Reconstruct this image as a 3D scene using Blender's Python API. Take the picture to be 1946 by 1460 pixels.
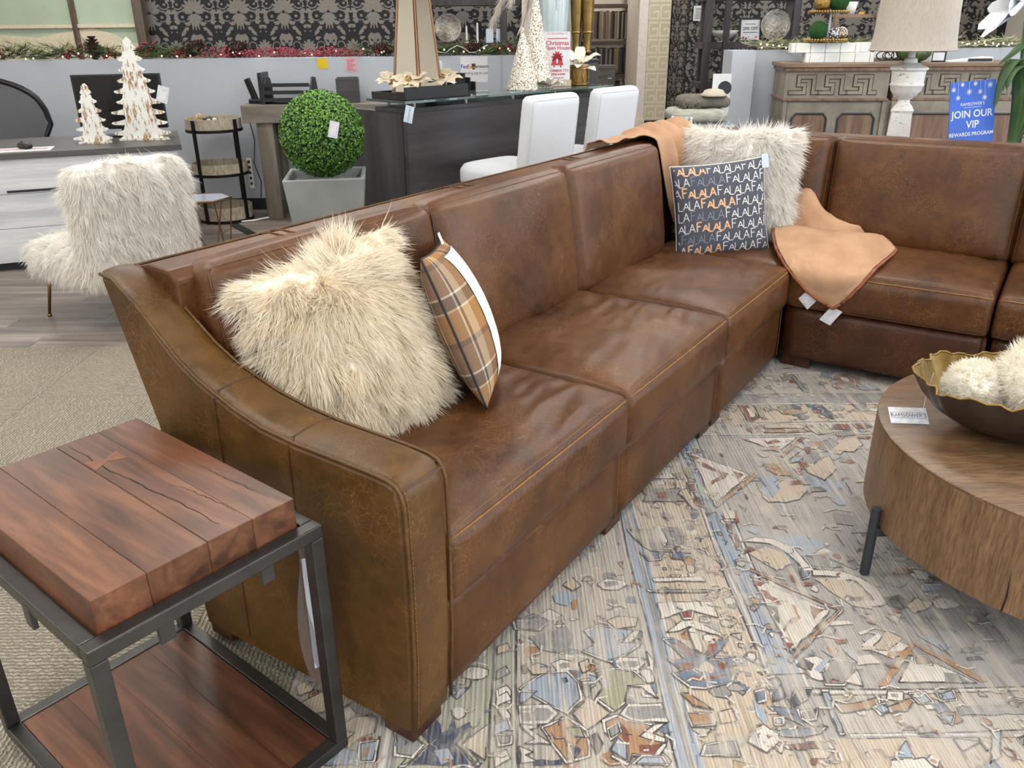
import bpy, bmesh, math, random
import numpy as np
from mathutils import Vector, Matrix, noise

for _o in list(bpy.data.objects):
    bpy.data.objects.remove(_o, do_unlink=True)
COL = bpy.context.scene.collection
scene = bpy.context.scene
R = math.radians
PI = math.pi

# ---------------------------------------------------------------- camera
cam_d = bpy.data.cameras.new('camera')
cam_d.sensor_width = 36.0
cam_d.lens = 1563.0 / 1946.0 * 36.0
cam_d.clip_start = 0.05
cam = bpy.data.objects.new('camera', cam_d)
COL.objects.link(cam)
TH, ROLL = 0.4085, 0.0103
_f = Vector((0, math.cos(TH), -math.sin(TH)))
_u = Vector((0, math.sin(TH), math.cos(TH)))
_r = Vector((1, 0, 0))
_c, _s = math.cos(ROLL), math.sin(ROLL)
_ix = _r * _c - _u * _s
_iy = _r * _s + _u * _c
cam.matrix_world = Matrix(((_ix.x, _iy.x, -_f.x, 0), (_ix.y, _iy.y, -_f.y, 0), (_ix.z, _iy.z, -_f.z, 1.45), (0, 0, 0, 1)))
scene.camera = cam

# ---------------------------------------------------------------- look, world, daylight
vs = scene.view_settings
vs.view_transform = 'Standard'
vs.look = 'None'
vs.gamma = 1.0
vs.use_curve_mapping = False
vs.exposure = -0.45
scene.cycles.max_bounces = 7
scene.cycles.diffuse_bounces = 3
scene.cycles.glossy_bounces = 3
scene.cycles.transmission_bounces = 6
scene.cycles.caustics_reflective = False
scene.cycles.caustics_refractive = False
world = bpy.data.worlds.new('world')
scene.world = world
world.use_nodes = True
_bg = world.node_tree.nodes['Background']
_bg.inputs[0].default_value = (0.80, 0.90, 1.0, 1)
_bg.inputs[1].default_value = 1.0


def area_light(name, loc, rot, sx, sy, power, color):
    d = bpy.data.lights.new(name, 'AREA')
    d.shape = 'RECTANGLE'
    d.size, d.size_y = sx, sy
    d.energy = power
    d.color = color
    o = bpy.data.objects.new(name, d)
    COL.objects.link(o)
    o.location = loc
    o.rotation_euler = rot
    return o


# daylight through the shop windows behind and to the right of the camera
area_light('window_daylight_right', (7.35, 1.2, 1.7), (0, R(90), 0), 2.6, 8.0, 360, (0.80, 0.90, 1.0))
area_light('window_daylight_back', (1.5, -4.8, 1.7), (R(90), 0, 0), 9.0, 2.6, 270, (0.84, 0.92, 1.0))


# ---------------------------------------------------------------- helpers
def S(r, g, b):
    def c(x):
        x /= 255.0
        return x / 12.92 if x <= 0.04045 else ((x + 0.055) / 1.055) ** 2.4
    return (c(r), c(g), c(b), 1.0)


class NT:
    """small wrapper to wire shader nodes"""
    def __init__(self, name):
        self.m = bpy.data.materials.new(name)
        self.m.use_nodes = True
        self.t = self.m.node_tree
        self.p = self.t.nodes['Principled BSDF']
        self.out = self.t.nodes['Material Output']

    def n(self, typ, **kw):
        nd = self.t.nodes.new('ShaderNode' + typ)
        for k, v in kw.items():
            if k.startswith('i_'):
                key = k[2:]
                nd.inputs[int(key) if key.isdigit() else key.replace('_', ' ')].default_value = v
            else:
                setattr(nd, k, v)
        return nd

    def l(self, a, b):
        self.t.links.new(a, b)

    def coords(self, kind='Object', scale=(1, 1, 1), rot=(0, 0, 0), loc=(0, 0, 0)):
        tc = self.n('TexCoord')
        mp = self.n('Mapping')
        mp.inputs['Scale'].default_value = scale
        mp.inputs['Rotation'].default_value = rot
        mp.inputs['Location'].default_value = loc
        self.l(tc.outputs[kind], mp.inputs['Vector'])
        return mp.outputs['Vector']

    def noise(self, vec, scale, detail=3, rough=0.55, dist=0.0):
        nd = self.n('TexNoise')
        nd.inputs['Scale'].default_value = scale
        nd.inputs['Detail'].default_value = detail
        nd.inputs['Roughness'].default_value = rough
        nd.inputs['Distortion'].default_value = dist
        self.l(vec, nd.inputs['Vector'])
        return nd.outputs['Fac']

    def ramp(self, fac, stops, interp='LINEAR'):
        nd = self.n('ValToRGB')
        cr = nd.color_ramp
        cr.interpolation = interp
        while len(cr.elements) < len(stops):
            cr.elements.new(0.5)
        for e, (p, c) in zip(cr.elements, stops):
            e.position = p
            e.color = c
        self.l(fac, nd.inputs['Fac'])
        return nd.outputs['Color']

    def mix(self, fac, a, b, mode='MIX'):
        nd = self.n('Mix', data_type='RGBA', blend_type=mode)
        for sock, v in ((nd.inputs[0], fac), (nd.inputs[6], a), (nd.inputs[7], b)):
            if isinstance(v, bpy.types.NodeSocket):
                self.l(v, sock)
            else:
                sock.default_value = v
        return nd.outputs[2]

    def math(self, op, a, b=0.0, c=None):
        nd = self.n('Math', operation=op)
        for i, v in enumerate((a, b, c)):
            if v is None:
                continue
            if isinstance(v, bpy.types.NodeSocket):
                self.l(v, nd.inputs[i])
            else:
                nd.inputs[i].default_value = v
        return nd.outputs[0]

    def bump(self, h, strength=0.2, dist=0.002, prev=None):
        nd = self.n('Bump')
        nd.inputs['Strength'].default_value = strength
        nd.inputs['Distance'].default_value = dist
        self.l(h, nd.inputs['Height'])
        if prev is not None:
            self.l(prev, nd.inputs['Normal'])
        self.l(nd.outputs[0], self.p.inputs['Normal'])
        return nd.outputs[0]

    def set(self, col=None, rough=None, metal=None, spec=None, **kw):
        for key, v in (('Base Color', col), ('Roughness', rough), ('Metallic', metal), ('Specular IOR Level', spec)):
            if v is None:
                continue
            if isinstance(v, bpy.types.NodeSocket):
                self.l(v, self.p.inputs[key])
            else:
                self.p.inputs[key].default_value = v
        for k, v in kw.items():
            self.p.inputs[k.replace('_', ' ')].default_value = v
        return self.m


def plain(name, c1, rough=0.5, metal=0.0, c2=None, scale=8.0, stretch=(1, 1, 1), bump=0.0, bscale=None, bdist=0.002, spec=0.5, detail=3, **kw):
    """two-tone procedural material with noise variation and optional noise relief"""
    t = NT(name)
    vec = t.coords('Object', stretch)
    if c2 is None:
        c2 = tuple(min(1, x * 0.86) for x in c1[:3]) + (1,)
    f = t.noise(vec, scale, detail)
    col = t.ramp(f, [(0.3, c1), (0.7, c2)])
    t.set(col, rough, metal, spec, **kw)
    if bump:
        t.bump(t.noise(vec, bscale or scale * 3, 4), bump, bdist)
    return t.m


def wood(name, dark, mid, light, axis='X', scale=1.0, rough=0.35, bump=0.15, per_object=False, swirl=1.2, line=None):
    t = NT(name)
    st = {'X': (0.9, 9, 9), 'Y': (9, 0.9, 9), 'Z': (9, 9, 0.9)}[axis]
    tc = t.n('TexCoord')
    vec = tc.outputs['Object']
    if per_object:
        oi = t.n('ObjectInfo')
        ad = t.n('VectorMath', operation='MULTIPLY_ADD')
        t.l(oi.outputs['Random'], ad.inputs[0])
        ad.inputs[1].default_value = (13.1, 7.7, 5.3)
        t.l(vec, ad.inputs[2])
        vec = ad.outputs[0]
    mp = t.n('Mapping')
    mp.inputs['Scale'].default_value = tuple(s * scale for s in st)
    t.l(vec, mp.inputs['Vector'])
    v = mp.outputs[0]
    n1 = t.noise(v, 1.1, 4, 0.5, swirl)
    n2 = t.noise(v, 7.0, 3, 0.6, 0.4)
    c = t.ramp(n1, [(0.28, dark), (0.5, mid), (0.72, light)])
    c = t.mix(t.math('MULTIPLY', t.ramp(n2, [(0.42, (0, 0, 0, 1)), (0.75, (1, 1, 1, 1))]), 0.45 if line is None else 0.9), c, line or dark)
    if per_object:
        hs = t.n('HueSaturation')
        t.l(c, hs.inputs['Color'])
        t.l(t.math('MULTIPLY_ADD', oi.outputs['Random'], 0.5, 0.75), hs.inputs['Value'])
        c = hs.outputs[0]
    t.set(c, rough)
    if bump:
        t.bump(n2, bump, 0.001)
    return t.m


class MB:
    """collects geometry; build() links it as one mesh object"""
    def __init__(self):
        self.v, self.f, self.fc = [], [], []

    def add(self, vs_, fs, M=None, col=None):
        o = len(self.v)
        if M is not None:
            vs_ = [M @ Vector(p) for p in vs_]
        self.v.extend(tuple(p) for p in vs_)
        self.f.extend(tuple(i + o for i in q) for q in fs)
        self.fc.extend([col] * len(fs))
        return self

    def box(self, c, d, M=None, rot=None, col=None):
        x, y, z = (q / 2 for q in d)
        vv = [Vector((sx * x, sy * y, sz * z)) for sx in (-1, 1) for sy in (-1, 1) for sz in (-1, 1)]
        if rot is not None:
            rm = rot if isinstance(rot, Matrix) else Matrix.Rotation(rot, 3, 'Z')
            vv = [rm.to_3x3() @ p for p in vv]
        vv = [p + Vector(c) for p in vv]
        return self.add(vv, [(0, 1, 3, 2), (4, 6, 7, 5), (0, 4, 5, 1), (2, 3, 7, 6), (0, 2, 6, 4), (1, 5, 7, 3)], M, col)

    def b6(self, x0, x1, y0, y1, z0, z1, M=None, col=None):
        return self.box(((x0 + x1) / 2, (y0 + y1) / 2, (z0 + z1) / 2), (x1 - x0, y1 - y0, z1 - z0), M, None, col)

    def prism(self, poly, z0, z1, M=None, col=None, map3=None):
        """poly: 2D points (ccw); extruded; map3 maps (a,b,h)->xyz"""
        n = len(poly)
        mp = map3 or (lambda a, b, h: (a, b, h))
        vv = [mp(a, b, z0) for a, b in poly] + [mp(a, b, z1) for a, b in poly]
        ff = [tuple(range(n - 1, -1, -1)), tuple(range(n, 2 * n))] + [(i, (i + 1) % n, n + (i + 1) % n, n + i) for i in range(n)]
        return self.add(vv, ff, M, col)

    def tube(self, pts, r, n=6, closed=False, M=None, col=None):
        pts = [Vector(p) for p in pts]
        k = len(pts)
        rs = r if isinstance(r, (list, tuple)) else [r] * k
        vv, ff = [], []
        prev = None
        for i, p in enumerate(pts):
            a = pts[i - 1] if (i > 0 or closed) else p
            b = pts[(i + 1) % k] if (i < k - 1 or closed) else p
            d = (b - a)
            d = d.normalized() if d.length > 1e-9 else Vector((0, 0, 1))
            if prev is None:
                x = d.orthogonal().normalized()
            else:
                x = (prev - d * prev.dot(d))
                x = x.normalized() if x.length > 1e-6 else d.orthogonal().normalized()
            prev = x
            y = d.cross(x)
            for j in range(n):
                t = 2 * PI * j / n
                vv.append(p + (x * math.cos(t) + y * math.sin(t)) * rs[i])
        for i in range(k if closed else k - 1):
            i2 = (i + 1) % k
            for j in range(n):
                j2 = (j + 1) % n
                ff.append((i * n + j, i * n + j2, i2 * n + j2, i2 * n + j))
        if not closed:
            ff.append(tuple(range(n - 1, -1, -1)))
            ff.append(tuple(range((k - 1) * n, k * n)))
        return self.add(vv, ff, M, col)

    def lathe(self, prof, n=32, M=None, col=None, wob=None):
        """prof: (r,z) list, bottom to top; closed with caps when r>0"""
        vv, ff = [], []
        for i, (r_, z) in enumerate(prof):
            for j in range(n):
                t = 2 * PI * j / n
                rr = r_ * (wob(t, i) if wob else 1)
                vv.append((rr * math.cos(t), rr * math.sin(t), z))
        for i in range(len(prof) - 1):
            for j in range(n):
                j2 = (j + 1) % n
                ff.append((i * n + j, i * n + j2, (i + 1) * n + j2, (i + 1) * n + j))
        if prof[0][0] > 1e-6:
            ff.append(tuple(range(n - 1, -1, -1)))
        if prof[-1][0] > 1e-6:
            ff.append(tuple(range((len(prof) - 1) * n, len(prof) * n)))
        return self.add(vv, ff, M, col)

    def grid(self, fn, nu, nv, M=None, col=None, cu=False):
        vv = [fn(i / nu, j / nv) for i in range(nu + (0 if cu else 1)) for j in range(nv + 1)]
        ff = []
        m = nv + 1
        for i in range(nu):
            i2 = (i + 1) % nu if cu else i + 1
            for j in range(nv):
                ff.append((i * m + j, i2 * m + j, i2 * m + j + 1, i * m + j + 1))
        return self.add(vv, ff, M, col)

    def ball(self, c, r, n=10, m=7, sc=(1, 1, 1), M=None, col=None):
        vv = [(c[0], c[1], c[2] - r * sc[2])]
        for i in range(1, m):
            a = -PI / 2 + PI * i / m
            for j in range(n):
                t = 2 * PI * j / n
                vv.append((c[0] + r * sc[0] * math.cos(a) * math.cos(t), c[1] + r * sc[1] * math.cos(a) * math.sin(t), c[2] + r * sc[2] * math.sin(a)))
        vv.append((c[0], c[1], c[2] + r * sc[2]))
        ff = [(0, 1 + (j + 1) % n, 1 + j) for j in range(n)]
        for i in range(m - 2):
            for j in range(n):
                a, b = 1 + i * n + j, 1 + i * n + (j + 1) % n
                ff.append((a, b, b + n, a + n))
        last = len(vv) - 1
        o = 1 + (m - 2) * n
        ff += [(last, o + j, o + (j + 1) % n) for j in range(n)]
        return self.add(vv, ff, M, col)

    def mesh(self, name, smooth=False, bev=0.0, seg=2, ang=30, weld=0.0):
        me = bpy.data.meshes.new(name)
        me.from_pydata(self.v, [], self.f)
        if any(c is not None for c in self.fc):
            at = me.color_attributes.new('Col', 'FLOAT_COLOR', 'CORNER')
            arr = []
            for q, c in zip(self.f, self.fc):
                arr.extend((tuple(c or (1, 1, 1, 1))) * len(q))
            at.data.foreach_set('color', arr)
        if bev or weld:
            bm = bmesh.new()
            bm.from_mesh(me)
            if weld:
                bmesh.ops.remove_doubles(bm, verts=bm.verts, dist=weld)
            if bev:
                es = [e for e in bm.edges if len(e.link_faces) == 2 and e.calc_face_angle(0) > R(ang)]
                bmesh.ops.bevel(bm, geom=es, offset=bev, segments=seg, profile=0.6, affect='EDGES', clamp_overlap=True)
            bm.to_mesh(me)
            bm.free()
        me.polygons.foreach_set('use_smooth', [bool(smooth)] * len(me.polygons))
        if smooth == 'auto':
            me.set_sharp_from_angle(angle=R(40))
        me.update()
        return me

    def build(self, name, mt, parent=None, smooth=False, bev=0.0, seg=2, ang=30, label=None, weld=0.0, kind=None):
        return link(name, self.mesh(name, smooth, bev, seg, ang, weld), mt, parent, label, kind)


def link(name, me, mt, parent=None, label=None, kind=None):
    o = bpy.data.objects.new(name, me)
    COL.objects.link(o)
    if mt is not None:
        if not me.materials:
            me.materials.append(mt)
    if parent is not None:
        o.parent = parent
    if label:
        o['label'] = label
    if kind:
        o['kind'] = kind
    return o


def thing(name, label, cat, loc=(0, 0, 0), rz=0.0, group=None):
    o = bpy.data.objects.new(name, None)
    COL.objects.link(o)
    o.empty_display_size = 0.05
    o.location = loc
    o.rotation_euler = (0, 0, rz)
    return tag(o, label, cat, group)


def tag(o, label, cat, group=None):
    o['label'] = label
    o['category'] = cat
    if group:
        o['group'] = group
    return o


def struct(o):
    o['kind'] = 'structure'
    return o


def dup(src, parent=None):
    c = src.copy()
    COL.objects.link(c)
    if parent is not None:
        c.parent = parent
    for ch in list(src.children):
        dup(ch, c)
    return c


def soft(cx, cy, cz, w, d, h, r, n=14, bul=(0, 0, 0, 0, 0, 0), dent=0.0, fn=None):
    """map from cube surface point (-1..1)^3 to a padded rounded box. bul = puff of -x,+x,-y,+y,-z,+z faces"""
    def f(p):
        x, y, z = p
        q = Vector((x * w / 2, y * d / 2, z * h / 2))
        inner = Vector((max(-w / 2 + r, min(w / 2 - r, q.x)), max(-d / 2 + r, min(d / 2 - r, q.y)), max(-h / 2 + r, min(h / 2 - r, q.z))))
        dv = q - inner
        if dv.length > 1e-9:
            q = inner + dv.normalized() * r
        bx, by, bz = (1 - x ** 4), (1 - y ** 4), (1 - z ** 4)
        bx2, by2, bz2 = math.sqrt(max(bx, 0)), math.sqrt(max(by, 0)), math.sqrt(max(bz, 0))
        q.x += (bul[1] * max(x, 0) ** 3 - bul[0] * max(-x, 0) ** 3) * by2 * bz2
        q.y += (bul[3] * max(y, 0) ** 3 - bul[2] * max(-y, 0) ** 3) * bx2 * bz2
        q.z += (bul[5] * max(z, 0) ** 3 - bul[4] * max(-z, 0) ** 3) * bx2 * by2
        q += Vector((cx, cy, cz))
        if fn:
            q = fn(q, p)
        return q
    return f


def cube_surface(mb, f, nx, ny, nz, M=None):
    """sample the 6 cube faces with welded edges"""
    idx, vv, ff = {}, [], []

    def wp(t):   # denser near the edges
        return math.sin(t * PI / 2) * 0.35 + t * 0.65

    def vid(i, j, k):
        key = (i, j, k)
        if key not in idx:
            idx[key] = len(vv)
            vv.append(f((wp(2 * i / nx - 1), wp(2 * j / ny - 1), wp(2 * k / nz - 1))))
        return idx[key]
    for k, flip in ((0, 1), (nz, 0)):
        for i in range(nx):
            for j in range(ny):
                q = (vid(i, j, k), vid(i + 1, j, k), vid(i + 1, j + 1, k), vid(i, j + 1, k))
                ff.append(q[::-1] if flip else q)
    for j, flip in ((0, 0), (ny, 1)):
        for i in range(nx):
            for k in range(nz):
                q = (vid(i, j, k), vid(i + 1, j, k), vid(i + 1, j, k + 1), vid(i, j, k + 1))
                ff.append(q[::-1] if flip else q)
    for i, flip in ((0, 1), (nx, 0)):
        for j in range(ny):
            for k in range(nz):
                q = (vid(i, j, k), vid(i, j + 1, k), vid(i, j + 1, k + 1), vid(i, j, k + 1))
                ff.append(q[::-1] if flip else q)
    mb.add(vv, ff, M)
    return mb


def edge_loop(f, axis, side, n=16):
    """points along the four edges of one cube face, mapped by f"""
    out = []
    ab = [i for i in range(3) if i != axis]
    cs = [(-1, -1), (1, -1), (1, 1), (-1, 1)]
    for e in range(4):
        a, b = cs[e], cs[(e + 1) % 4]
        for i in range(n):
            t = i / n
            p = [0, 0, 0]
            p[axis] = side
            p[ab[0]] = a[0] + (b[0] - a[0]) * t
            p[ab[1]] = a[1] + (b[1] - a[1]) * t
            out.append(f(p))
    return out


def text_mesh(txt, size, font_extrude=0.0, align='CENTER', bold=0.0, sx=1.0, shear=0.0):
    cu = bpy.data.curves.new('txt', 'FONT')
    cu.body = txt
    cu.size = size
    cu.align_x = align
    cu.align_y = 'CENTER'
    cu.extrude = font_extrude
    cu.offset = bold
    cu.resolution_u = 3
    cu.shear = shear
    o = bpy.data.objects.new('txt', cu)
    COL.objects.link(o)
    dg = bpy.context.evaluated_depsgraph_get()
    me = bpy.data.meshes.new_from_object(o.evaluated_get(dg))
    bpy.data.objects.remove(o, do_unlink=True)
    bpy.data.curves.remove(cu)
    vv = [(v.co.x * sx, v.co.y, v.co.z) for v in me.vertices]
    ff = [tuple(p.vertices) for p in me.polygons]
    bpy.data.meshes.remove(me)
    return vv, ff


def frame3(o, x, y, z):
    o, x, y, z = Vector(o), Vector(x), Vector(y), Vector(z)
    return Matrix(((x.x, y.x, z.x, o.x), (x.y, y.y, z.y, o.y), (x.z, y.z, z.z, o.z), (0, 0, 0, 1)))

# ================================================================ materials
M = {}
def leather(name, a, b, c, rough=0.42):
    t = NT(name)
    v = t.coords('Object')
    big = t.noise(v, 3.2, 4, 0.6)
    fine = t.noise(v, 22, 5, 0.65)
    col = t.ramp(t.math('ADD', t.math('MULTIPLY', big, 0.65), t.math('MULTIPLY', fine, 0.35)), [(0.34, a), (0.5, b), (0.68, c)])
    wv = t.coords('Object', (1, 1, 1))
    nz = t.n('TexNoise')
    nz.inputs['Scale'].default_value = 9
    nz.inputs['Detail'].default_value = 4
    t.l(wv, nz.inputs['Vector'])
    warp = t.mix(0.12, wv, nz.outputs['Color'])
    vo = t.n('TexVoronoi', feature='DISTANCE_TO_EDGE')
    vo.inputs['Scale'].default_value = 55
    t.l(warp, vo.inputs['Vector'])
    lines = t.ramp(vo.outputs['Distance'], [(0.0, (1, 1, 1, 1)), (0.045, (0, 0, 0, 1))])
    msk = t.ramp(t.noise(v, 6, 2), [(0.45, (0, 0, 0, 1)), (0.62, (1, 1, 1, 1))])
    lf = t.math('MULTIPLY', t.math('MULTIPLY', lines, msk), 0.42)
    col = t.mix(lf, col, S(150, 104, 58))
    rr = t.math('MULTIPLY_ADD', fine, 0.25, rough - 0.12)
    t.set(col, rr, spec=0.38)
    vo2 = t.n('TexVoronoi')
    vo2.inputs['Scale'].default_value = 260
    t.l(v, vo2.inputs['Vector'])
    b1 = t.bump(vo2.outputs['Distance'], 0.10, 0.001)
    b2 = t.bump(t.noise(v, 26, 4, 0.6, 0.6), 0.22, 0.004, b1)
    t.bump(lines, 0.2, 0.001, b2)
    return t.m
M['leather'] = leather('brown_leather', S(60, 35, 17), S(84, 51, 25), S(106, 68, 35))
M['leather_arm'] = leather('olive_brown_leather', S(62, 41, 16), S(86, 58, 24), S(108, 76, 34))
M['leather_dark'] = leather('dark_brown_leather', S(46, 26, 15), S(64, 36, 20), S(82, 48, 28))
M['thread'] = plain('gold_thread', S(140, 96, 44), 0.7, c2=S(116, 78, 34), scale=60)
M['foot_wood'] = wood('dark_foot_wood', S(40, 22, 14), S(66, 38, 24), S(84, 50, 32), 'X', 2)


def wall_paint(name, c):
    t = NT(name)
    v = t.coords('Object')
    col = t.ramp(t.noise(v, 1.5, 2), [(0.3, c), (0.7, tuple(x * 0.94 for x in c[:3]) + (1,))])
    t.set(col, 0.75)
    t.bump(t.noise(v, 45, 4, 0.5, 0.5), 0.25, 0.004)
    return t.m
M['grey_wall'] = wall_paint('grey_textured_paint', S(190, 195, 203))
M['white_wall'] = wall_paint('cream_paint', S(222, 214, 202))
M['ceiling'] = wall_paint('ceiling_white', S(235, 235, 232))
M['dark_wall'] = plain('black_wallpaper_ground', S(26, 27, 33), 0.7, scale=30)
M['taupe_print'] = plain('taupe_print', S(134, 128, 120), 0.55, c2=S(114, 109, 102), scale=90)
M['lamp_panel'] = None


def emit(name, c, s):
    t = NT(name)
    t.set(c, 0.5)
    t.p.inputs['Emission Color'].default_value = c
    t.p.inputs['Emission Strength'].default_value = s
    return t.m
M['panel_glow'] = emit('light_panel', (1, 0.97, 0.92, 1), 6.0)

# ================================================================ floor
def carpet_mat():
    t = NT('beige_loop_carpet')
    v = t.coords('Object')
    w = t.n('TexWave', wave_type='BANDS', bands_direction='X')
    w.inputs['Scale'].default_value = 26
    w.inputs['Distortion'].default_value = 5
    w.inputs['Detail'].default_value = 3
    w.inputs['Detail Scale'].default_value = 3.0
    t.l(v, w.inputs['Vector'])
    n = t.noise(v, 160, 3, 0.7)
    c = t.ramp(w.outputs['Fac'], [(0.0, S(116, 110, 98)), (0.45, S(164, 156, 142)), (1.0, S(200, 192, 174))])
    c = t.mix(t.math('MULTIPLY', n, 0.55), c, S(112, 104, 92))
    c = t.mix(t.math('MULTIPLY', t.noise(v, 3, 2), 0.35), c, S(186, 174, 150))
    t.set(c, 0.95, spec=0.1)
    b = t.bump(w.outputs['Fac'], 0.8, 0.006)
    t.bump(n, 0.9, 0.004, b)
    return t.m
M['carpet'] = carpet_mat()
M['subfloor'] = plain('subfloor', S(90, 84, 78), 0.9)
fl = MB().b6(-7.0, 7.4, -5.0, 16.0, -0.12, -0.012).build('floor', M['subfloor'])
struct(fl)
ct_me = None
T_ = 0.61
mb = MB()
mb.b6(-T_ / 2 + .0008, T_ / 2 - .0008, -T_ / 2 + .0008, T_ / 2 - .0008, -0.012, 0.0)
ct_me = mb.mesh('carpet_tile')
for i in range(-11, 12):
    for j in range(0, 15):
        y = 3.88 - T_ * (j + 0.5)
        x = i * T_ + 0.07
        if y < -4.7:
            continue
        o = link('carpet_tile', ct_me, M['carpet'], fl)
        o.location = (x, y, 0)
        o.rotation_euler = (0, 0, R(90) * ((i + j) % 2) + R(180) * ((i * 7 + j * 3) % 2))
M['plank'] = wood('grey_brown_vinyl_plank', S(84, 76, 70), S(122, 112, 104), S(152, 142, 132), 'X', 0.8, 0.42, 0.1, True)
pk_me = MB().b6(-0.609, 0.609, -0.0765, 0.0765, -0.012, 0.0).mesh('plank', bev=0.0012, seg=1)
M['plank_far'] = wood('grey_brown_vinyl_plank_far', S(84, 76, 70), S(122, 112, 104), S(152, 142, 132), 'X', 0.8, 0.42, 0.1)
for j in range(0, 23):
    y = 3.957 + j * 0.1545
    for i in range(-5, 3):
        x = i * 1.22 + (j * 0.47) % 1.22 - .6
        if abs(x + 2.3) > 3.4:
            continue
        o = link('plank', pk_me, M['plank'], fl)
        o.location = (x, y, 0)
MB().b6(-7.0, 7.4, 7.432, 16.0, -.012, -.0005).b6(1.2, 7.4, 3.88, 7.432, -.012, -.002).b6(-7.0, -5.7, 3.88, 7.432, -.012, -.002).build('plank_field', M['plank_far'], fl, kind='stuff')
M['black_rubber'] = plain('black_rubber', S(28, 28, 30), 0.6, bump=0.2, bscale=80)

# ---------------------------------------------------------------- shell
ceil_o = struct(MB().b6(-7.1, 7.5, -5.1, 16.0, 3.3, 3.4).build('ceiling', M['ceiling']))
struct(MB().b6(-7.1, -7.0, -5.0, 11.0, 0, 3.3).build('wall_left', M['white_wall']))
# right and back walls: piers and headers around tall shop windows
wr = MB()
wr.b6(7.4, 7.5, 5.4, 13.5, 0, 3.3)
wr.b6(7.4, 7.5, -5.0, -2.9, 0, 3.3)
wr.b6(7.4, 7.5, -2.9, 5.4, 0, 0.35)
wr.b6(7.4, 7.5, -2.9, 5.4, 3.05, 3.3)
struct(wr.build('wall_right', M['white_wall']))
wb = MB()
wb.b6(-7.0, -3.2, -5.1, -5.0, 0, 3.3)
wb.b6(6.2, 7.4, -5.1, -5.0, 0, 3.3)
wb.b6(-3.2, 6.2, -5.1, -5.0, 0, 0.35)
wb.b6(-3.2, 6.2, -5.1, -5.0, 3.05, 3.3)
struct(wb.build('wall_back', M['white_wall']))

# ceiling light panels (recessed troffers)
M['troffer'] = plain('white_metal', S(230, 230, 230), 0.4)
k = 0
for y in (-2.6, -0.2, 2.2, 4.6, 7.0, 9.4, 12.0, 14.6):
    for x in (-4.8, -1.6, 1.6, 4.8):
        Mp = Matrix.Translation((x, y, 3.3))
        fr = MB()
        for (x0, x1, y0, y1) in ((-.63, .63, -.33, -.30), (-.63, .63, .30, .33), (-.63, -.60, -.30, .30), (.60, .63, -.30, .30)):
            fr.b6(x0, x1, y0, y1, -0.03, 0.0, Mp)
        lo = fr.build('light_frame', M['troffer'], ceil_o)
        MB().b6(-.60, .60, -.30, .30, -0.012, -0.004, Mp).build('diffuser', M['panel_glow'], lo)
        k += 1
        al = area_light('panel_light', (x, y, 3.27), (0, 0, 0), 1.2, 0.6, 38, (1.0, 0.975, 0.94))

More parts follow.
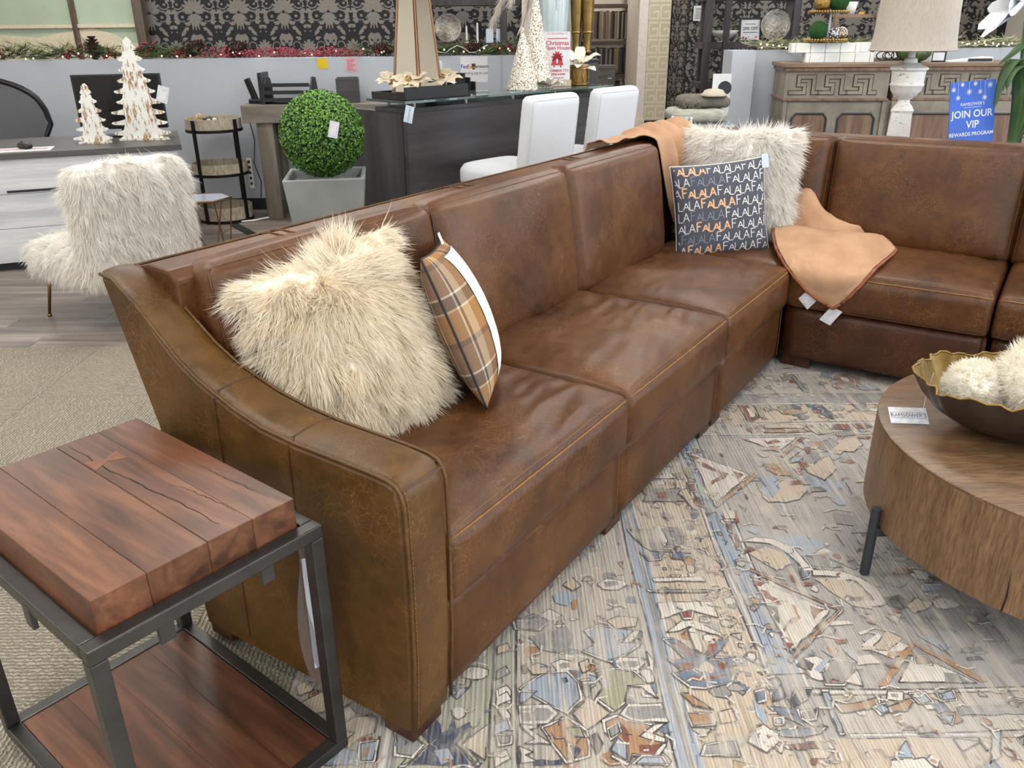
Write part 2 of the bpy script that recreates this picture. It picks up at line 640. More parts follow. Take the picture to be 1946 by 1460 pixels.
# ================================================================ rug
def rug_mat():
    t = NT('patterned_wool_rug')
    at = t.n('VertexColor', layer_name='Col')
    v = t.coords('Object')
    wob = t.n('TexNoise')
    wob.inputs['Scale'].default_value = 14
    wob.inputs['Detail'].default_value = 3
    t.l(v, wob.inputs['Vector'])
    sv = t.n('Mapping')
    sv.inputs['Scale'].default_value = (120, 2.6, 1)
    t.l(t.mix(0.012, v, wob.outputs['Color']), sv.inputs['Vector'])
    streak = t.noise(sv.outputs[0], 1.0, 4, 0.7)          # rows of pile running along Y
    sv2 = t.n('Mapping')
    sv2.inputs['Scale'].default_value = (38, 2.0, 1)
    t.l(t.mix(0.02, v, wob.outputs['Color']), sv2.inputs['Vector'])
    streak2 = t.noise(sv2.outputs[0], 1.0, 3, 0.6)
    grain = t.noise(v, 330, 2, 0.6)
    c = at.outputs['Color']
    gate = t.ramp(t.noise(v, 5.5, 3, .6), [(.36, (.25, .25, .25, 1)), (.62, (1, 1, 1, 1))])
    c = t.mix(t.math('MULTIPLY', t.ramp(streak, [(0.38, (.85, .85, .85, 1)), (0.50, (0, 0, 0, 1))]), gate), c, S(112, 110, 110))
    c = t.mix(t.math('MULTIPLY', t.ramp(streak2, [(0.50, (0, 0, 0, 1)), (0.62, (.8, .8, .8, 1))]), gate), c, S(206, 194, 178))
    # rows of knots: thin dark gaps between the pile rows
    kn = t.n('TexWave', wave_type='BANDS', bands_direction='X')
    kn.inputs['Scale'].default_value = 40
    kn.inputs['Distortion'].default_value = 2.2
    kn.inputs['Detail'].default_value = 2
    kn.inputs['Detail Scale'].default_value = .6
    t.l(v, kn.inputs['Vector'])
    c = t.mix(t.ramp(kn.outputs['Fac'], [(0.0, (.45, .45, .45, 1)), (0.25, (0, 0, 0, 1))]), c, S(110, 106, 102))
    # rubbed areas where the ground shows through the pattern
    rub = t.ramp(t.noise(v, 8.0, 4, .7), [(.50, (0, 0, 0, 1)), (.68, (.6, .6, .6, 1))])
    c = t.mix(rub, c, t.mix(streak2, S(150, 148, 146), S(210, 200, 186)))
    # worn, bleached patches
    worn = t.ramp(t.noise(v, 3.4, 4, 0.6), [(0.52, (0, 0, 0, 1)), (0.72, (.55, .55, .55, 1))])
    c = t.mix(worn, c, S(196, 190, 184))
    c = t.mix(t.math('MULTIPLY', grain, 0.3), c, S(120, 114, 108))
    t.set(c, 0.9, spec=0.12)
    t.p.inputs['Sheen Weight'].default_value = 0.2
    t.p.inputs['Sheen Roughness'].default_value = 0.4
    w = t.n('TexWave', wave_type='BANDS', bands_direction='X')
    w.inputs['Scale'].default_value = 26
    w.inputs['Distortion'].default_value = 1.5
    w.inputs['Detail'].default_value = 2
    t.l(v, w.inputs['Vector'])
    b = t.bump(w.outputs['Fac'], 0.35, 0.004)
    t.bump(grain, 0.4, 0.003, b)
    return t.m
M['rug'] = rug_mat()
PAL = {'C': S(220, 212, 202), 'B': S(200, 182, 160), 'G': S(142, 140, 138), 'R': S(126, 70, 52), 'O': S(170, 130, 92), 'L': S(158, 170, 184),
       'N': S(48, 60, 84), 'M': S(100, 118, 140), 'S': S(156, 156, 128), 'K': S(66, 64, 66), 'g': S(168, 164, 160), 'b': S(188, 180, 168), 's': S(176, 174, 158)}
RUG_TRACE = """Ck 654,2674 827,2513 660,2319
R- 653,2660 684,2636 654,2618
R- 658,2609 685,2599 712,2563 728,2536 756,2518 735,2485 697,2460 665,2428 686,2469 730,2510 706,2537 682,2564
R- 777,2535 810,2513 779,2475
R- 663,2392 695,2388 665,2357
Ok 666,2326 848,2517 855,2504 670,2307
Ck 871,2787 980,2677 1083,2792
Ok 978,2648 1100,2787 1113,2787 988,2643
R- 948,2780 962,2755 998,2774 1015,2754 989,2744 954,2735
R- 954,2721 1000,2720 971,2686
Bk 1048,2610 1075,2591 1156,2644 1149,2590 1142,2545 1075,2465 1050,2504 1032,2521
Gk 1060,2647 1115,2669 1128,2636 1076,2582 1032,2588
R- 1026,2597 1039,2601 1032,2547 1021,2539
R- 990,2557 1017,2548 1019,2513 999,2505
Lk 1005,2620 1070,2684 1065,2646 1030,2601 996,2593
R- 1084,2713 1107,2712 1099,2674 1078,2660
Bk 1156,2682 1212,2749 1241,2779 1308,2782 1309,2727 1255,2671 1217,2676 1199,2653 1163,2663
Gk 1149,2741 1218,2779 1220,2739 1169,2682 1140,2702
R- 1316,2792 1367,2791 1350,2771 1315,2777
Bk 841,2401 927,2481 978,2480 996,2406 951,2344 900,2325 841,2330 830,2361
L- 859,2449 915,2456 905,2407 860,2353 832,2369
O- 901,2568 961,2594 976,2514 968,2463 966,2497 922,2506 902,2541
R- 775,2378 788,2382 778,2343 771,2347
R- 760,2672 770,2667 771,2643 761,2648
R- 1200,2607 1226,2606 1218,2584 1200,2584
Rk 600,2458 629,2466 616,2437 618,2405 601,2401
Rk 604,2366 620,2358 618,2327 626,2301 600,2320
Bk 558,2472 588,2488 591,2414 600,2283 586,2290 565,2367 552,2406
S- 556,2523 588,2531 592,2505 570,2501
S- 602,2556 634,2565 633,2478 607,2496
M- 572,2272 597,2268 586,2232 572,2233
M- 626,2290 646,2289 639,2260 624,2264
R- 669,2252 679,2245 670,2224 674,2209 664,2217
R- 715,2280 723,2280 718,2244 717,2209 686,2209 705,2223
C- 680,2281 715,2280 705,2230 675,2231
Rk 1264,2893 1321,2903 1323,2871 1298,2855 1248,2862
Rk 1345,2902 1393,2901 1401,2874 1347,2859
Ok 989,2857 1052,2861 1060,2840 1126,2854 1144,2838 1052,2829 982,2834
S- 1150,2853 1208,2884 1246,2830 1169,2811
Gk 1251,2830 1302,2839 1308,2808 1249,2799
Bk 987,2900 1057,2909 1140,2896 1134,2864 1065,2871 987,2868
Rk 939,3089 968,3083 986,2966 953,2933 936,2945
C- 962,3059 978,3047 979,2978 955,2961
Sk 1001,3076 1020,3069 1012,2971 994,2977
Sk 1034,3057 1058,3081 1063,3045 1032,3022
Sk 1078,3044 1124,3079 1128,3043 1098,3026
Ok 1094,3015 1126,3037 1184,3030 1191,3013 1158,2996 1104,2997
N- 1143,3090 1163,3090 1188,3042 1153,3043
N- 1149,2985 1195,2972 1217,2995 1164,2940 1142,2946
N- 1223,3041 1277,3081 1300,2964 1277,2942 1259,2960
R- 1226,3029 1258,3028 1239,3000 1221,3000
R- 1362,3026 1387,3025 1369,3003
Gk 1410,3072 1460,3095 1451,3047 1417,3036
R- 890,3085 902,3084 902,3043 892,3043
B- 1130,3165 1150,3189 1155,3164
B- 1196,3169 1219,3194 1225,3162
B- 1256,3161 1278,3186 1284,3161
B- 1063,3166 1082,3188 1089,3166
Gk 1160,3321 1261,3408 1272,3218 1246,3219 1250,3373 1187,3320
R- 1223,3339 1249,3352 1251,3284
Rk 1010,3251 1075,3323 1087,3309 1030,3237
Rk 1431,3383 1502,3409 1535,3338 1503,3258 1461,3272 1427,3341
C- 1464,3368 1491,3353 1481,3312 1454,3326
Sk 1238,3579 1294,3593 1285,3547 1232,3541
Sk 1252,3533 1303,3532 1295,3487 1242,3481
Lk 1514,3284 1561,3297 1577,3230 1504,3232
Mk 1403,3426 1465,3446 1413,3362 1377,3370
Ok 682,1969 878,1779 681,1590 679,1599 867,1779 679,1957
Ck 678,1926 846,1776 690,1619
R- 675,1915 708,1899 690,1885 674,1889
R- 800,1804 829,1779 792,1743
R- 684,1655 714,1655 684,1619
R- 685,1870 702,1862 705,1841 721,1833 726,1805 711,1802 704,1823 689,1834
R- 735,1750 759,1757 742,1731 719,1724 698,1693 695,1705
O- 749,1808 759,1798 757,1743 749,1750
K- 681,1806 710,1798 697,1725 688,1738 684,1771
S- 689,1866 693,1848 679,1848
Ck 688,2103 743,2128 791,2118 840,2065 851,2007 859,1974 835,1959 823,2011 808,2057 773,2092 730,2102
Rk 675,2034 707,2072 732,2054 726,2013 717,2034 703,2055
Rk 672,2203 686,2198 678,2156 670,2166
Rk 673,2125 685,2111 683,2077 671,2068
B- 699,2042 758,2075 802,2041 812,1991 759,1960 720,2009
Ck 860,1962 946,1949 981,1918 1010,1872 1010,1807 982,1794 980,1843 966,1903 928,1926 854,1931
B- 850,1920 925,1918 960,1888 969,1829 963,1781 915,1795 882,1852
Mk 828,1967 863,1970 839,1928 817,1920
Gk 860,2027 924,2034 924,1973 863,1970
R- 903,2030 924,2034 915,2010
R- 786,1932 796,1936 795,1902 785,1906
R- 810,1898 846,1901 840,1888 810,1883
Rk 915,1830 951,1830 945,1819 916,1820
R- 942,1788 946,1777 954,1764 934,1764
R- 1015,1787 1031,1783 1033,1766 1014,1770
R- 927,1734 953,1734 943,1721 927,1724
R- 818,1663 849,1665 848,1653 818,1650
Bk 910,1640 963,1695 990,1669 970,1651 932,1622 901,1628
Bk 1058,1793 1096,1827 1135,1805 1105,1778 1063,1765
K- 1010,1829 1057,1842 1077,1806 1038,1779 1013,1794
O- 861,1501 1003,1651 1016,1647 881,1501
O- 1003,1651 1016,1647 1133,1516 1108,1514
Ck 914,1514 993,1609 1099,1511
R- 1015,1594 1042,1573 1016,1571
Ok 992,1597 1019,1603 1018,1574 985,1574
G- 1036,1545 1066,1539 1083,1512 1028,1512
Gk 748,1549 789,1594 833,1582 816,1548 782,1510 743,1511
Ck 788,1516 833,1559 827,1504
L- 823,1632 845,1623 864,1587 847,1576 830,1605
L- 728,1561 770,1600 781,1594 740,1549
R- 700,1556 715,1547 709,1539
K- 687,1573 717,1601 734,1578 718,1555
Gk 1189,1717 1242,1720 1250,1659 1194,1660
R- 1241,1716 1248,1707 1239,1697
L- 1166,1648 1196,1648 1169,1606 1141,1607
L- 1035,1675 1066,1668 1102,1637 1072,1619
K- 1176,1922 1195,1922 1208,1899 1182,1903
Lk 722,1485 737,1484 727,1363 716,1364
Ok 740,1459 751,1448 782,1448 826,1462 844,1467 837,1442 789,1428 750,1423
Lk 827,1437 850,1444 855,1427 834,1417
Ok 862,1437 913,1459 921,1451 895,1426 860,1424
Lk 928,1474 960,1476 964,1450 936,1448
Lk 991,1476 1026,1483 1022,1460 989,1455
M- 961,1445 988,1445 989,1425 962,1415
Lk 964,1410 992,1408 979,1388
G- 1013,1435 1175,1442 1158,1413 1008,1410
Lk 1058,1361 1074,1364 1038,1298 1011,1281
Lk 811,1293 854,1341 850,1292
Sk 1100,1338 1120,1347 1104,1320
Mk 566,1487 587,1492 582,1461 565,1456
Mk 609,1481 631,1507 630,1473 601,1460
Nk 645,1465 667,1496 698,1496 676,1465 641,1440
Nk 653,1424 689,1429 677,1405 655,1400
Mk 588,1440 617,1437 645,1430 644,1390 629,1400 598,1425
Lk 589,1406 604,1406 599,1391 585,1391
Mk 594,1372 643,1376 693,1380 671,1362 635,1353 589,1358
L- 554,1471 572,1411 560,1382 550,1416
Rk 592,1331 677,1336 682,1321 596,1320
R- 629,1291 647,1290 639,1278 626,1280
Ck 526,1368 558,1389 581,1354 575,1336 542,1309 508,1341
R- 553,1361 565,1352 556,1345
L- 542,1345 551,1340 541,1331
Mk 384,1672 409,1672 468,1611 522,1664 543,1670 518,1628 478,1599 547,1604 535,1581 516,1553 538,1549 512,1520 453,1504 418,1507 387,1552 409,1560 384,1600 425,1600
R- 402,1657 433,1653 455,1605 431,1611
R- 494,1652 522,1655 493,1610 477,1605
R- 404,1588 442,1585 438,1562 409,1560
R- 499,1581 525,1589 515,1564 498,1561
B- 453,1576 473,1593 488,1570 475,1548 461,1559 447,1548
R- 412,1535 528,1550 500,1536 438,1523
Ck 392,1697 440,1742 475,1741 548,1682 511,1689 458,1722 428,1703
Ck 451,1709 466,1719 474,1696 476,1634 467,1622 457,1635 453,1677
Rk 446,1796 481,1795 469,1755 450,1752
Ck 391,1817 432,1820 541,1822 539,1754 471,1788 388,1749
Ck 390,1927 538,1933 542,1910 397,1912
Gk 377,1875 544,1872 532,1862 385,1862
Mk 381,2052 430,2051 429,2018 399,2014
Mk 473,2055 528,2045 498,2017 469,2021
Gk 362,2171 524,2178 520,2106 466,2059 412,2064 384,2108
S- 370,2153 421,2152 427,2125 380,2117
Ck 443,2193 460,2197 471,2115 460,2081 449,2089
Ok 394,1423 443,1422 444,1393 398,1389
Bk 463,1427 499,1436 501,1402 466,1393
Bk 392,1380 437,1379 413,1356
Ok 390,1484 410,1484 450,1437 414,1448
Gk 416,1333 476,1341 476,1306 403,1306
Gk 2,1755 63,1761 85,1741 62,1715 6,1719
G- 92,1708 136,1727 151,1688 130,1621 64,1640 35,1684
Lk 32,1521 73,1553 125,1558 147,1525 151,1472 117,1432 69,1463 15,1505
N- 112,1542 124,1541 127,1525 115,1520
Lk 187,1707 223,1725 270,1712 308,1705 272,1662 313,1655 284,1625 239,1596 176,1633 208,1663
M- 202,1644 224,1650 221,1620 205,1623
Bk 243,1745 272,1764 328,1757 319,1724 266,1715
Ck 234,1903 263,1926 304,1917 316,1898 290,1876 248,1877
G- 252,1911 290,1914 297,1899 258,1884
Ck 238,1585 261,1608 310,1604 319,1584 296,1561 256,1565
G- 252,1585 264,1596 305,1595 309,1584 293,1570 259,1573
Bk 138,1901 164,1935 189,1897 164,1871
O- 157,1835 175,1835 168,1793 156,1793
Bk 33,1576 54,1593 86,1576 77,1553 44,1551
K- 17,1582 33,1594 32,1559 20,1554
R- 9,1675 22,1668 18,1659
R- 313,1683 326,1686 324,1670
R- 305,2004 323,2012 317,1983
Bk 160,1592 182,1603 187,1569 165,1552
Sk 198,1557 244,1568 287,1556 317,1517 269,1512 254,1460 228,1435 190,1476 213,1508
L- 207,1529 225,1540 225,1513 212,1502
Gk 159,1525 179,1530 179,1482 167,1477
Bk 132,1427 171,1477 219,1425 158,1378
Ck 7,1453 76,1457 98,1427 74,1398 10,1396
G- 15,1443 72,1445 87,1427 70,1405 14,1404
Ck 238,1425 261,1455 339,1456 344,1399 262,1400
G- 260,1445 337,1449 342,1409 266,1408 250,1425
Lk 47,1494 23,1466 11,1463 11,1495
Ck 10,1396 55,1389 32,1382 77,1340 17,1343 43,1356
Ok 62,1384 116,1412 158,1373 156,1310 108,1293 82,1342
Nk 118,1337 139,1323 123,1301
Ok 202,1401 233,1415 254,1400 305,1390 274,1358 322,1339 295,1303 253,1313 239,1287 210,1309 231,1340 202,1368
R- 236,1406 250,1372 245,1308 237,1331 235,1372
Lk 208,1322 226,1354 242,1335 236,1295
R- 271,1335 318,1337 295,1308 267,1313
Ck 274,1358 313,1392 339,1395 305,1367 336,1352 333,1339
M- 321,1376 343,1394 338,1357
Gk 207,1382 231,1396 232,1372 211,1354
K- 160,1359 180,1373 195,1340 174,1309
Sk 118,1383 144,1388 153,1359 127,1360
N- 37,1298 98,1297 97,1284 37,1285
Lk 253,1287 273,1304 313,1303 319,1282
Ck 9,1334 38,1320 20,1311 44,1294 12,1290
Ck 331,1630 342,1595 334,1522 317,1517 303,1556 331,1578
Ck 272,1662 312,1705 329,1705 297,1661
Ck 269,1512 321,1517 333,1469 300,1506
Ck -40,1506 -20,1516 -8,1500 -12,1459 -39,1474
Ck -39,1439 -20,1444 -9,1423 -16,1390
Nk -43,1419 -20,1409 -11,1382 -38,1385
Gk -38,1366 -12,1361 -12,1343 -34,1339
L- 108,1858 136,1872 172,1849 142,1807 111,1822
N- -189,1423 -170,1401 -165,1373 -150,1380 -142,1429 -131,1387 -102,1407 -101,1386 -125,1373 -139,1349 -113,1313 -99,1287 -224,1288 -205,1311 -190,1340 -211,1367 -193,1381 -216,1391
L- -178,1323 -149,1333 -134,1303 -159,1287
Sk -233,1374 -212,1374 -189,1343 -235,1288 -248,1288 -206,1343
Sk -98,1386 -115,1342 -79,1296 -84,1290 -128,1342 -114,1373
Bk -118,1342 -63,1396 -68,1296
Gk -265,1375 -237,1378 -206,1343 -224,1311 -259,1318
Lk -340,1345 -306,1351 -307,1302 -335,1299
O- -333,1335 -317,1335 -318,1309 -331,1306
Bk -393,1401 -367,1425 -316,1421 -315,1375 -343,1365 -368,1335 -387,1369
L- -379,1336 -345,1325 -334,1289 -394,1290
R- -353,1359 -316,1365 -317,1355 -339,1352
Bk -523,1518 -507,1538 -476,1529 -484,1502 -511,1491
O- -519,1552 -496,1566 -490,1550"""
RX0, RX1, RY0, RY1 = -0.535, 3.25, 0.35, 3.62
# pattern pieces are inlaid a hair above one another, all within the pile
rug = thing('area_rug', 'distressed oriental rug in cream, grey-blue and rust under the sofa and coffee table', 'rug')
rb = MB()
rb.b6(RX0, RX1, RY0, RY1, 0.0, 0.006, None, PAL['g'])
rb.build('rug_base', M['rug'], rug)
rng = random.Random(5)
pt = MB()
_zl = [0.0062]


def rz():
    _zl[0] += 0.0000009
    return _zl[0]


def wob_poly(pts, step=0.02, amp=0.0022):
    out = []
    n = len(pts)
    for i in range(n):
        a, b = pts[i], pts[(i + 1) % n]
        d = math.hypot(b[0] - a[0], b[1] - a[1])
        k = max(1, int(d / step))
        for j in range(k):
            t = j / k
            q = (a[0] + (b[0] - a[0]) * t, a[1] + (b[1] - a[1]) * t)
            out.append((q[0] + rng.uniform(-amp, amp), q[1] + rng.uniform(-amp, amp)))
    return out


def rpoly(pts, col, outline=None, ow=0.0042, jit=True):
    if jit:
        pts = wob_poly(pts)
    z = rz()
    a2 = sum(pts[i][0] * pts[(i + 1) % len(pts)][1] - pts[(i + 1) % len(pts)][0] * pts[i][1] for i in range(len(pts)))
    if a2 < 0:
        pts = pts[::-1]
    pt.add([(x, y, z) for x, y in pts], [tuple(range(len(pts)))], None, col)
    if outline is not None:
        rline(pts + [pts[0]], outline, ow, 0.12)


def rline(pts, col, w=0.005, gap=0.0):
    z = rz()
    for a, b in zip(pts[:-1], pts[1:]):
        if rng.random() < gap:
            continue
        dx, dy = b[0] - a[0], b[1] - a[1]
        d = math.hypot(dx, dy)
        if d < 1e-5:
            continue
        nx, ny = -dy / d * w / 2, dx / d * w / 2
        ex, ey = 0.0, 0.0
        pt.add([(a[0] - ex - nx, a[1] - ey - ny, z), (b[0] + ex - nx, b[1] + ey - ny, z), (b[0] + ex + nx, b[1] + ey + ny, z), (a[0] - ex + nx, a[1] - ey + ny, z)], [(0, 1, 2, 3)], None, col)


def rrect(x0, x1, y0, y1, col, outline=None):
    rpoly([(x0, y0), (x1, y0), (x1, y1), (x0, y1)], col, outline)


def wline(x0, y0, x1, y1, col, w=0.006, gap=0.04, step=0.03):
    d = math.hypot(x1 - x0, y1 - y0)
    k = max(2, int(d / step))
    ph = rng.random() * 9
    pts = []
    for i in range(k + 1):
        t = i / k
        o = 0.0035 * math.sin(ph + t * d * 9) + rng.uniform(-.0012, .0012)
        pts.append((x0 + (x1 - x0) * t + (o if abs(y1 - y0) > abs(x1 - x0) else 0), y0 + (y1 - y0) * t + (0 if abs(y1 - y0) > abs(x1 - x0) else o)))
    rline(pts, col, w, gap)
# ground bands (long side at the left, short sides near and far)
rrect(RX0, -0.30, RY0, RY1, PAL['b'])
rrect(-0.26, -0.055, RY0, RY1, PAL['s'])
rrect(-0.055, 0.004, RY0, RY1, PAL['s'])
rrect(0.004, 0.345, RY0, 3.40, PAL['b'])
rrect(0.345, 0.40, RY0, 3.18, PAL['L'])
rrect(0.40, 0.605, 1.10, 3.10, PAL['B'])
rrect(0.615, 0.70, 1.55, 2.92, PAL['L'])
rrect(0.70, 3.0, 1.52, 2.80, PAL['g'])
rrect(0.66, 3.0, 2.82, 2.91, PAL['b'])
rrect(0.60, 3.0, 2.93, 3.09, PAL['B'])
rrect(0.55, 3.0, 3.10, 3.19, PAL['G'])
rrect(0.55, 3.0, 3.19, 3.45, PAL['b'])
rrect(0.72, 3.0, 1.365, 1.49, PAL['b'])
rrect(0.62, 3.0, 1.02, 1.35, PAL['B'])
rrect(0.62, 3.0, 0.45, 1.02, PAL['b'])
# loose field patches
for (x, y, w, h, c) in ((0.98, 2.45, .30, .12, 'L'), (0.86, 2.05, .22, .20, 'L'), (1.15, 1.75, .3, .12, 'G'), (1.0, 2.62, .2, .1, 'b'), (1.5, 1.62, .35, .1, 'L'),
                        (0.80, 1.95, .18, .13, 'G'), (1.3, 2.3, .4, .2, 'G'), (0.95, 1.6, .2, .1, 'G')):
    rpoly([(x + w * .6 * math.cos(a) * rng.uniform(.7, 1), y + h * .6 * math.sin(a) * rng.uniform(.7, 1)) for a in [q * PI / 5 for q in range(10)]], PAL[c])
# wavering double lines
for x, y0, y1, c, w in ((-.300, RY0, RY1, 'K', .006), (-.262, RY0, RY1, 'G', .014), (-.285, RY0, RY1, 'C', .012), (-.055, RY0, RY1, 'K', .006), (-.064, RY0, RY1, 'S', .008),
                        (.004, RY0, RY1, 'K', .007), (.345, RY0, 3.3, 'K', .005), (.398, RY0, 3.2, 'C', .006), (.372, RY0, 3.2, 'G', .012), (.385, RY0, 3.2, 'M', .004),
                        (.606, 1.55, 2.95, 'K', .005), (.616, 1.55, 2.95, 'C', .006), (.626, 1.55, 2.95, 'K', .004), (.702, 1.5, 2.85, 'K', .005), (.694, 1.5, 2.85, 'C', .006), (.648, 1.55, 2.9, 'M', .004)):
    wline(x, y0, x, y1, PAL[c], w)
for y, x0, x1, c, w in ((2.815, .66, 3.0, 'K', .005), (2.825, .66, 3.0, 'C', .006), (2.925, .62, 3.0, 'K', .005), (2.915, .62, 3.0, 'C', .006), (3.098, .55, 3.0, 'C', .010), (3.088, .55, 3.0, 'K', .005),
                        (3.195, .55, 3.0, 'K', .007), (3.42, .55, 3.0, 'C', .01), (1.497, .70, 3.0, 'K', .005), (1.489, .70, 3.0, 'C', .006), (1.481, .70, 3.0, 'K', .003), (1.365, .74, 3.0, 'K', .005),
                        (1.356, .74, 3.0, 'C', .006), (1.545, .615, .72, 'K', .005), (1.347, .74, 3.0, 'K', .003)):
    wline(x0, y, x1, y, PAL[c], w)
def scatter(x0, x1, y0, y1, n_, cols, smin=.012, smax=.032, op=.5):
    for q in range(n_):
        x, y = rng.uniform(x0, x1), rng.uniform(y0, y1)
        s_ = rng.uniform(smin, smax)
        k = rng.choice((3, 4, 4, 6, 6, 8))
        a0 = rng.choice((0, PI / 4, PI / 2, PI / 6))
        ex = rng.uniform(.6, 1.5)
        P_ = [(min(x1, max(x0, x + s_ * ex * math.cos(a0 + 2 * PI * j / k) * rng.uniform(.75, 1.1))), min(y1, max(y0, y + s_ * math.sin(a0 + 2 * PI * j / k) * rng.uniform(.75, 1.1)))) for j in range(k)]
        rpoly(P_, PAL[rng.choice(cols)], PAL['K'] if rng.random() < op else None, .0030)
        if rng.random() < .4:
            rpoly([(x + (a - x) * .45, y + (b - y) * .45) for a, b in P_], PAL[rng.choice('CLROGB')])
        if rng.random() < .35:
            rline([(x - s_, y + s_), (x, y + s_ * 1.4), (x + s_, y + s_)], PAL['C'], .005)
scatter(.012, .335, .45, 3.3, 330, 'CbLGBSGgMO', .009, .028)
scatter(.41, .60, 1.1, 3.05, 210, 'CbBGGCgO', .008, .024)
scatter(-.53, -.31, .45, 2.2, 130, 'CbLGBO', .01, .03)
scatter(-.25, -.065, .45, 2.2, 110, 'CbLGsS', .01, .028)
scatter(.63, .69, 1.56, 2.9, 40, 'bCGMSO', .008, .018)
scatter(.63, 2.4, 2.83, 2.905, 60, 'CbLGRO', .008, .02)
scatter(.60, 2.4, 2.94, 3.085, 90, 'CbLGSMO', .01, .028)
scatter(.56, 2.4, 3.20, 3.41, 80, 'CbLGRO', .012, .035)
scatter(.73, 2.4, 1.37, 1.485, 70, 'CbLGgO', .01, .026)
scatter(.63, 2.4, .7, 1.345, 200, 'CbLGBMgO', .012, .04)
scatter(.71, 2.4, 1.52, 2.79, 150, 'GgLbCg', .012, .05, .25)
for ln in RUG_TRACE.strip().split('\n'):
    w_ = ln.split()
    P_ = [tuple(int(q) / 1000.0 for q in s_.split(',')) for s_ in w_[1:]]
    if w_[0][1] == 'k' and w_[0][0] not in 'CB':
        cx_, cy_ = sum(a for a, b in P_) / len(P_), sum(b for a, b in P_) / len(P_)
        rr = max(math.hypot(a - cx_, b - cy_) for a, b in P_)
        g_ = 1 + .008 / max(rr, .012)
        rpoly([(cx_ + (a - cx_) * g_, cy_ + (b - cy_) * g_) for a, b in P_], PAL['C'], PAL['K'], .0026)
    rpoly(P_, PAL[w_[0][0]], PAL['K'] if w_[0][1] == 'k' else None, 0.0034)
# repeats of the border motifs where the band runs on beyond the traced stretch
for yy in (1.02, 0.72, 2.55, 2.85):
    for dx, c in ((-.16, 'M'), (-.10, 'B')):
        pass
for q in range(7):
    yy = 2.36 + q * .14
    rpoly([(.10, yy), (.16, yy + .05), (.10, yy + .1), (.04, yy + .05)], PAL['GLBSGLB'[q]], PAL['K'])
    rpoly([(.25, yy), (.31, yy + .05), (.25, yy + .1), (.19, yy + .05)], PAL['LGSBLGB'[q]], PAL['K'])
for q in range(5):
    yy = 2.34 + q * .15
    rpoly([(.43, yy), (.57, yy), (.55, yy + .04), (.57, yy + .08), (.43, yy + .08), (.45, yy + .04)], PAL['GCMCG'[q]], PAL['K'])
    rpoly([(.48, yy + .02), (.52, yy + .02), (.52, yy + .06), (.48, yy + .06)], PAL['RSORS'[q]], PAL['K'])
for q in range(30):    # short dark ticks along the guard stripe
    yy = 0.6 + q * .085
    rpoly([(-.045, yy), (-.01, yy + .02), (-.02, yy + .045), (-.045, yy + .03)], PAL['CLCGBCSC'[q % 8]], PAL['K'], .003)
for q in range(26):
    yy = 0.5 + q * .115
    rpoly([(-.50, yy), (-.40, yy + .03), (-.36, yy + .07), (-.44, yy + .09), (-.50, yy + .05)], PAL['BLGCOBLC'[q % 8]], PAL['K'], .003)
for q in range(60):    # scattered field scraps
    x, y = rng.uniform(.74, 2.3), rng.uniform(1.54, 2.78)
    w, h = rng.uniform(.01, .04), rng.uniform(.006, .02)
    rpoly([(x - w, y - h), (x + w, y - h * .6), (x + w * .7, y + h), (x - w * .6, y + h * .8)], PAL[rng.choice('RKLGBCCKOR')], None)
for q in range(40):
    x, y = rng.uniform(.70, 2.3), rng.uniform(.9, 1.34)
    w, h = rng.uniform(.02, .06), rng.uniform(.012, .035)
    rpoly([(x - w, y - h), (x, y - h * 1.3), (x + w, y - h * .3), (x + w * .7, y + h), (x - w * .6, y + h * .8)], PAL[rng.choice('CBLGOBCRM')], PAL['K'] if q % 2 else None)
for q in range(34):    # dark hatch strokes in the grey field
    x, y = rng.uniform(.74, 2.0), rng.uniform(1.55, 2.7)
    wline(x, y, x + rng.uniform(-.02, .02), y + rng.uniform(.06, .2), PAL['K'], .003, .15)
def ticks(n_, x0, x1, y0, y1, cols, lmin, lmax, w):
    for q in range(n_):
        x, y = rng.uniform(x0, x1), rng.uniform(y0, y1)
        L_ = rng.uniform(lmin, lmax)
        a = rng.choice((0, 0, PI / 2, PI / 2, PI / 4, -PI / 4)) + rng.uniform(-.2, .2)
        p_, c_ = [(x, y)], PAL[rng.choice(cols)]
        for s_ in range(rng.choice((1, 2, 3))):
            p_.append((p_[-1][0] + math.cos(a) * L_, p_[-1][1] + math.sin(a) * L_))
            a += rng.choice((-1, 1)) * rng.uniform(.5, 1.6)
        rline(p_, c_, w)
for (x0, x1, y0, y1, k_) in ((-.53, .34, .45, 2.6, 1.0), (.40, .69, 1.0, 3.1, .6), (.71, 2.4, 1.5, 2.8, .7), (.60, 2.4, 2.82, 3.45, .6), (.62, 2.4, .5, 1.5, .9)):
    ticks(int(260 * k_), x0, x1, y0, y1, 'KKKGN', .006, .022, .0028)
    ticks(int(170 * k_), x0, x1, y0, y1, 'CCCB', .010, .030, .0048)
    ticks(int(50 * k_), x0, x1, y0, y1, 'ROM', .008, .020, .006)
pt.build('rug_pattern', M['rug'], rug)

# ================================================================ sectional sofa
SA = math.atan2(.8335, .5525)
sofa = thing('sectional_sofa', 'large L-shaped sectional sofa in brown distressed leather with sloping arm', 'sofa', (-.2245, 1.3394, 0.0), SA)
RGZ = 0.0108
PROF = [(.85, .951), (.808, .945), (.732, .895), (.675, .845), (.618, .796), (.56, .76), (.50, .735), (.44, .712), (.364, .692), (.265, .681), (.138, .677), (.06, .674), (.02, .671), (.0, .664), (-.013, .65), (-.02, .625)]


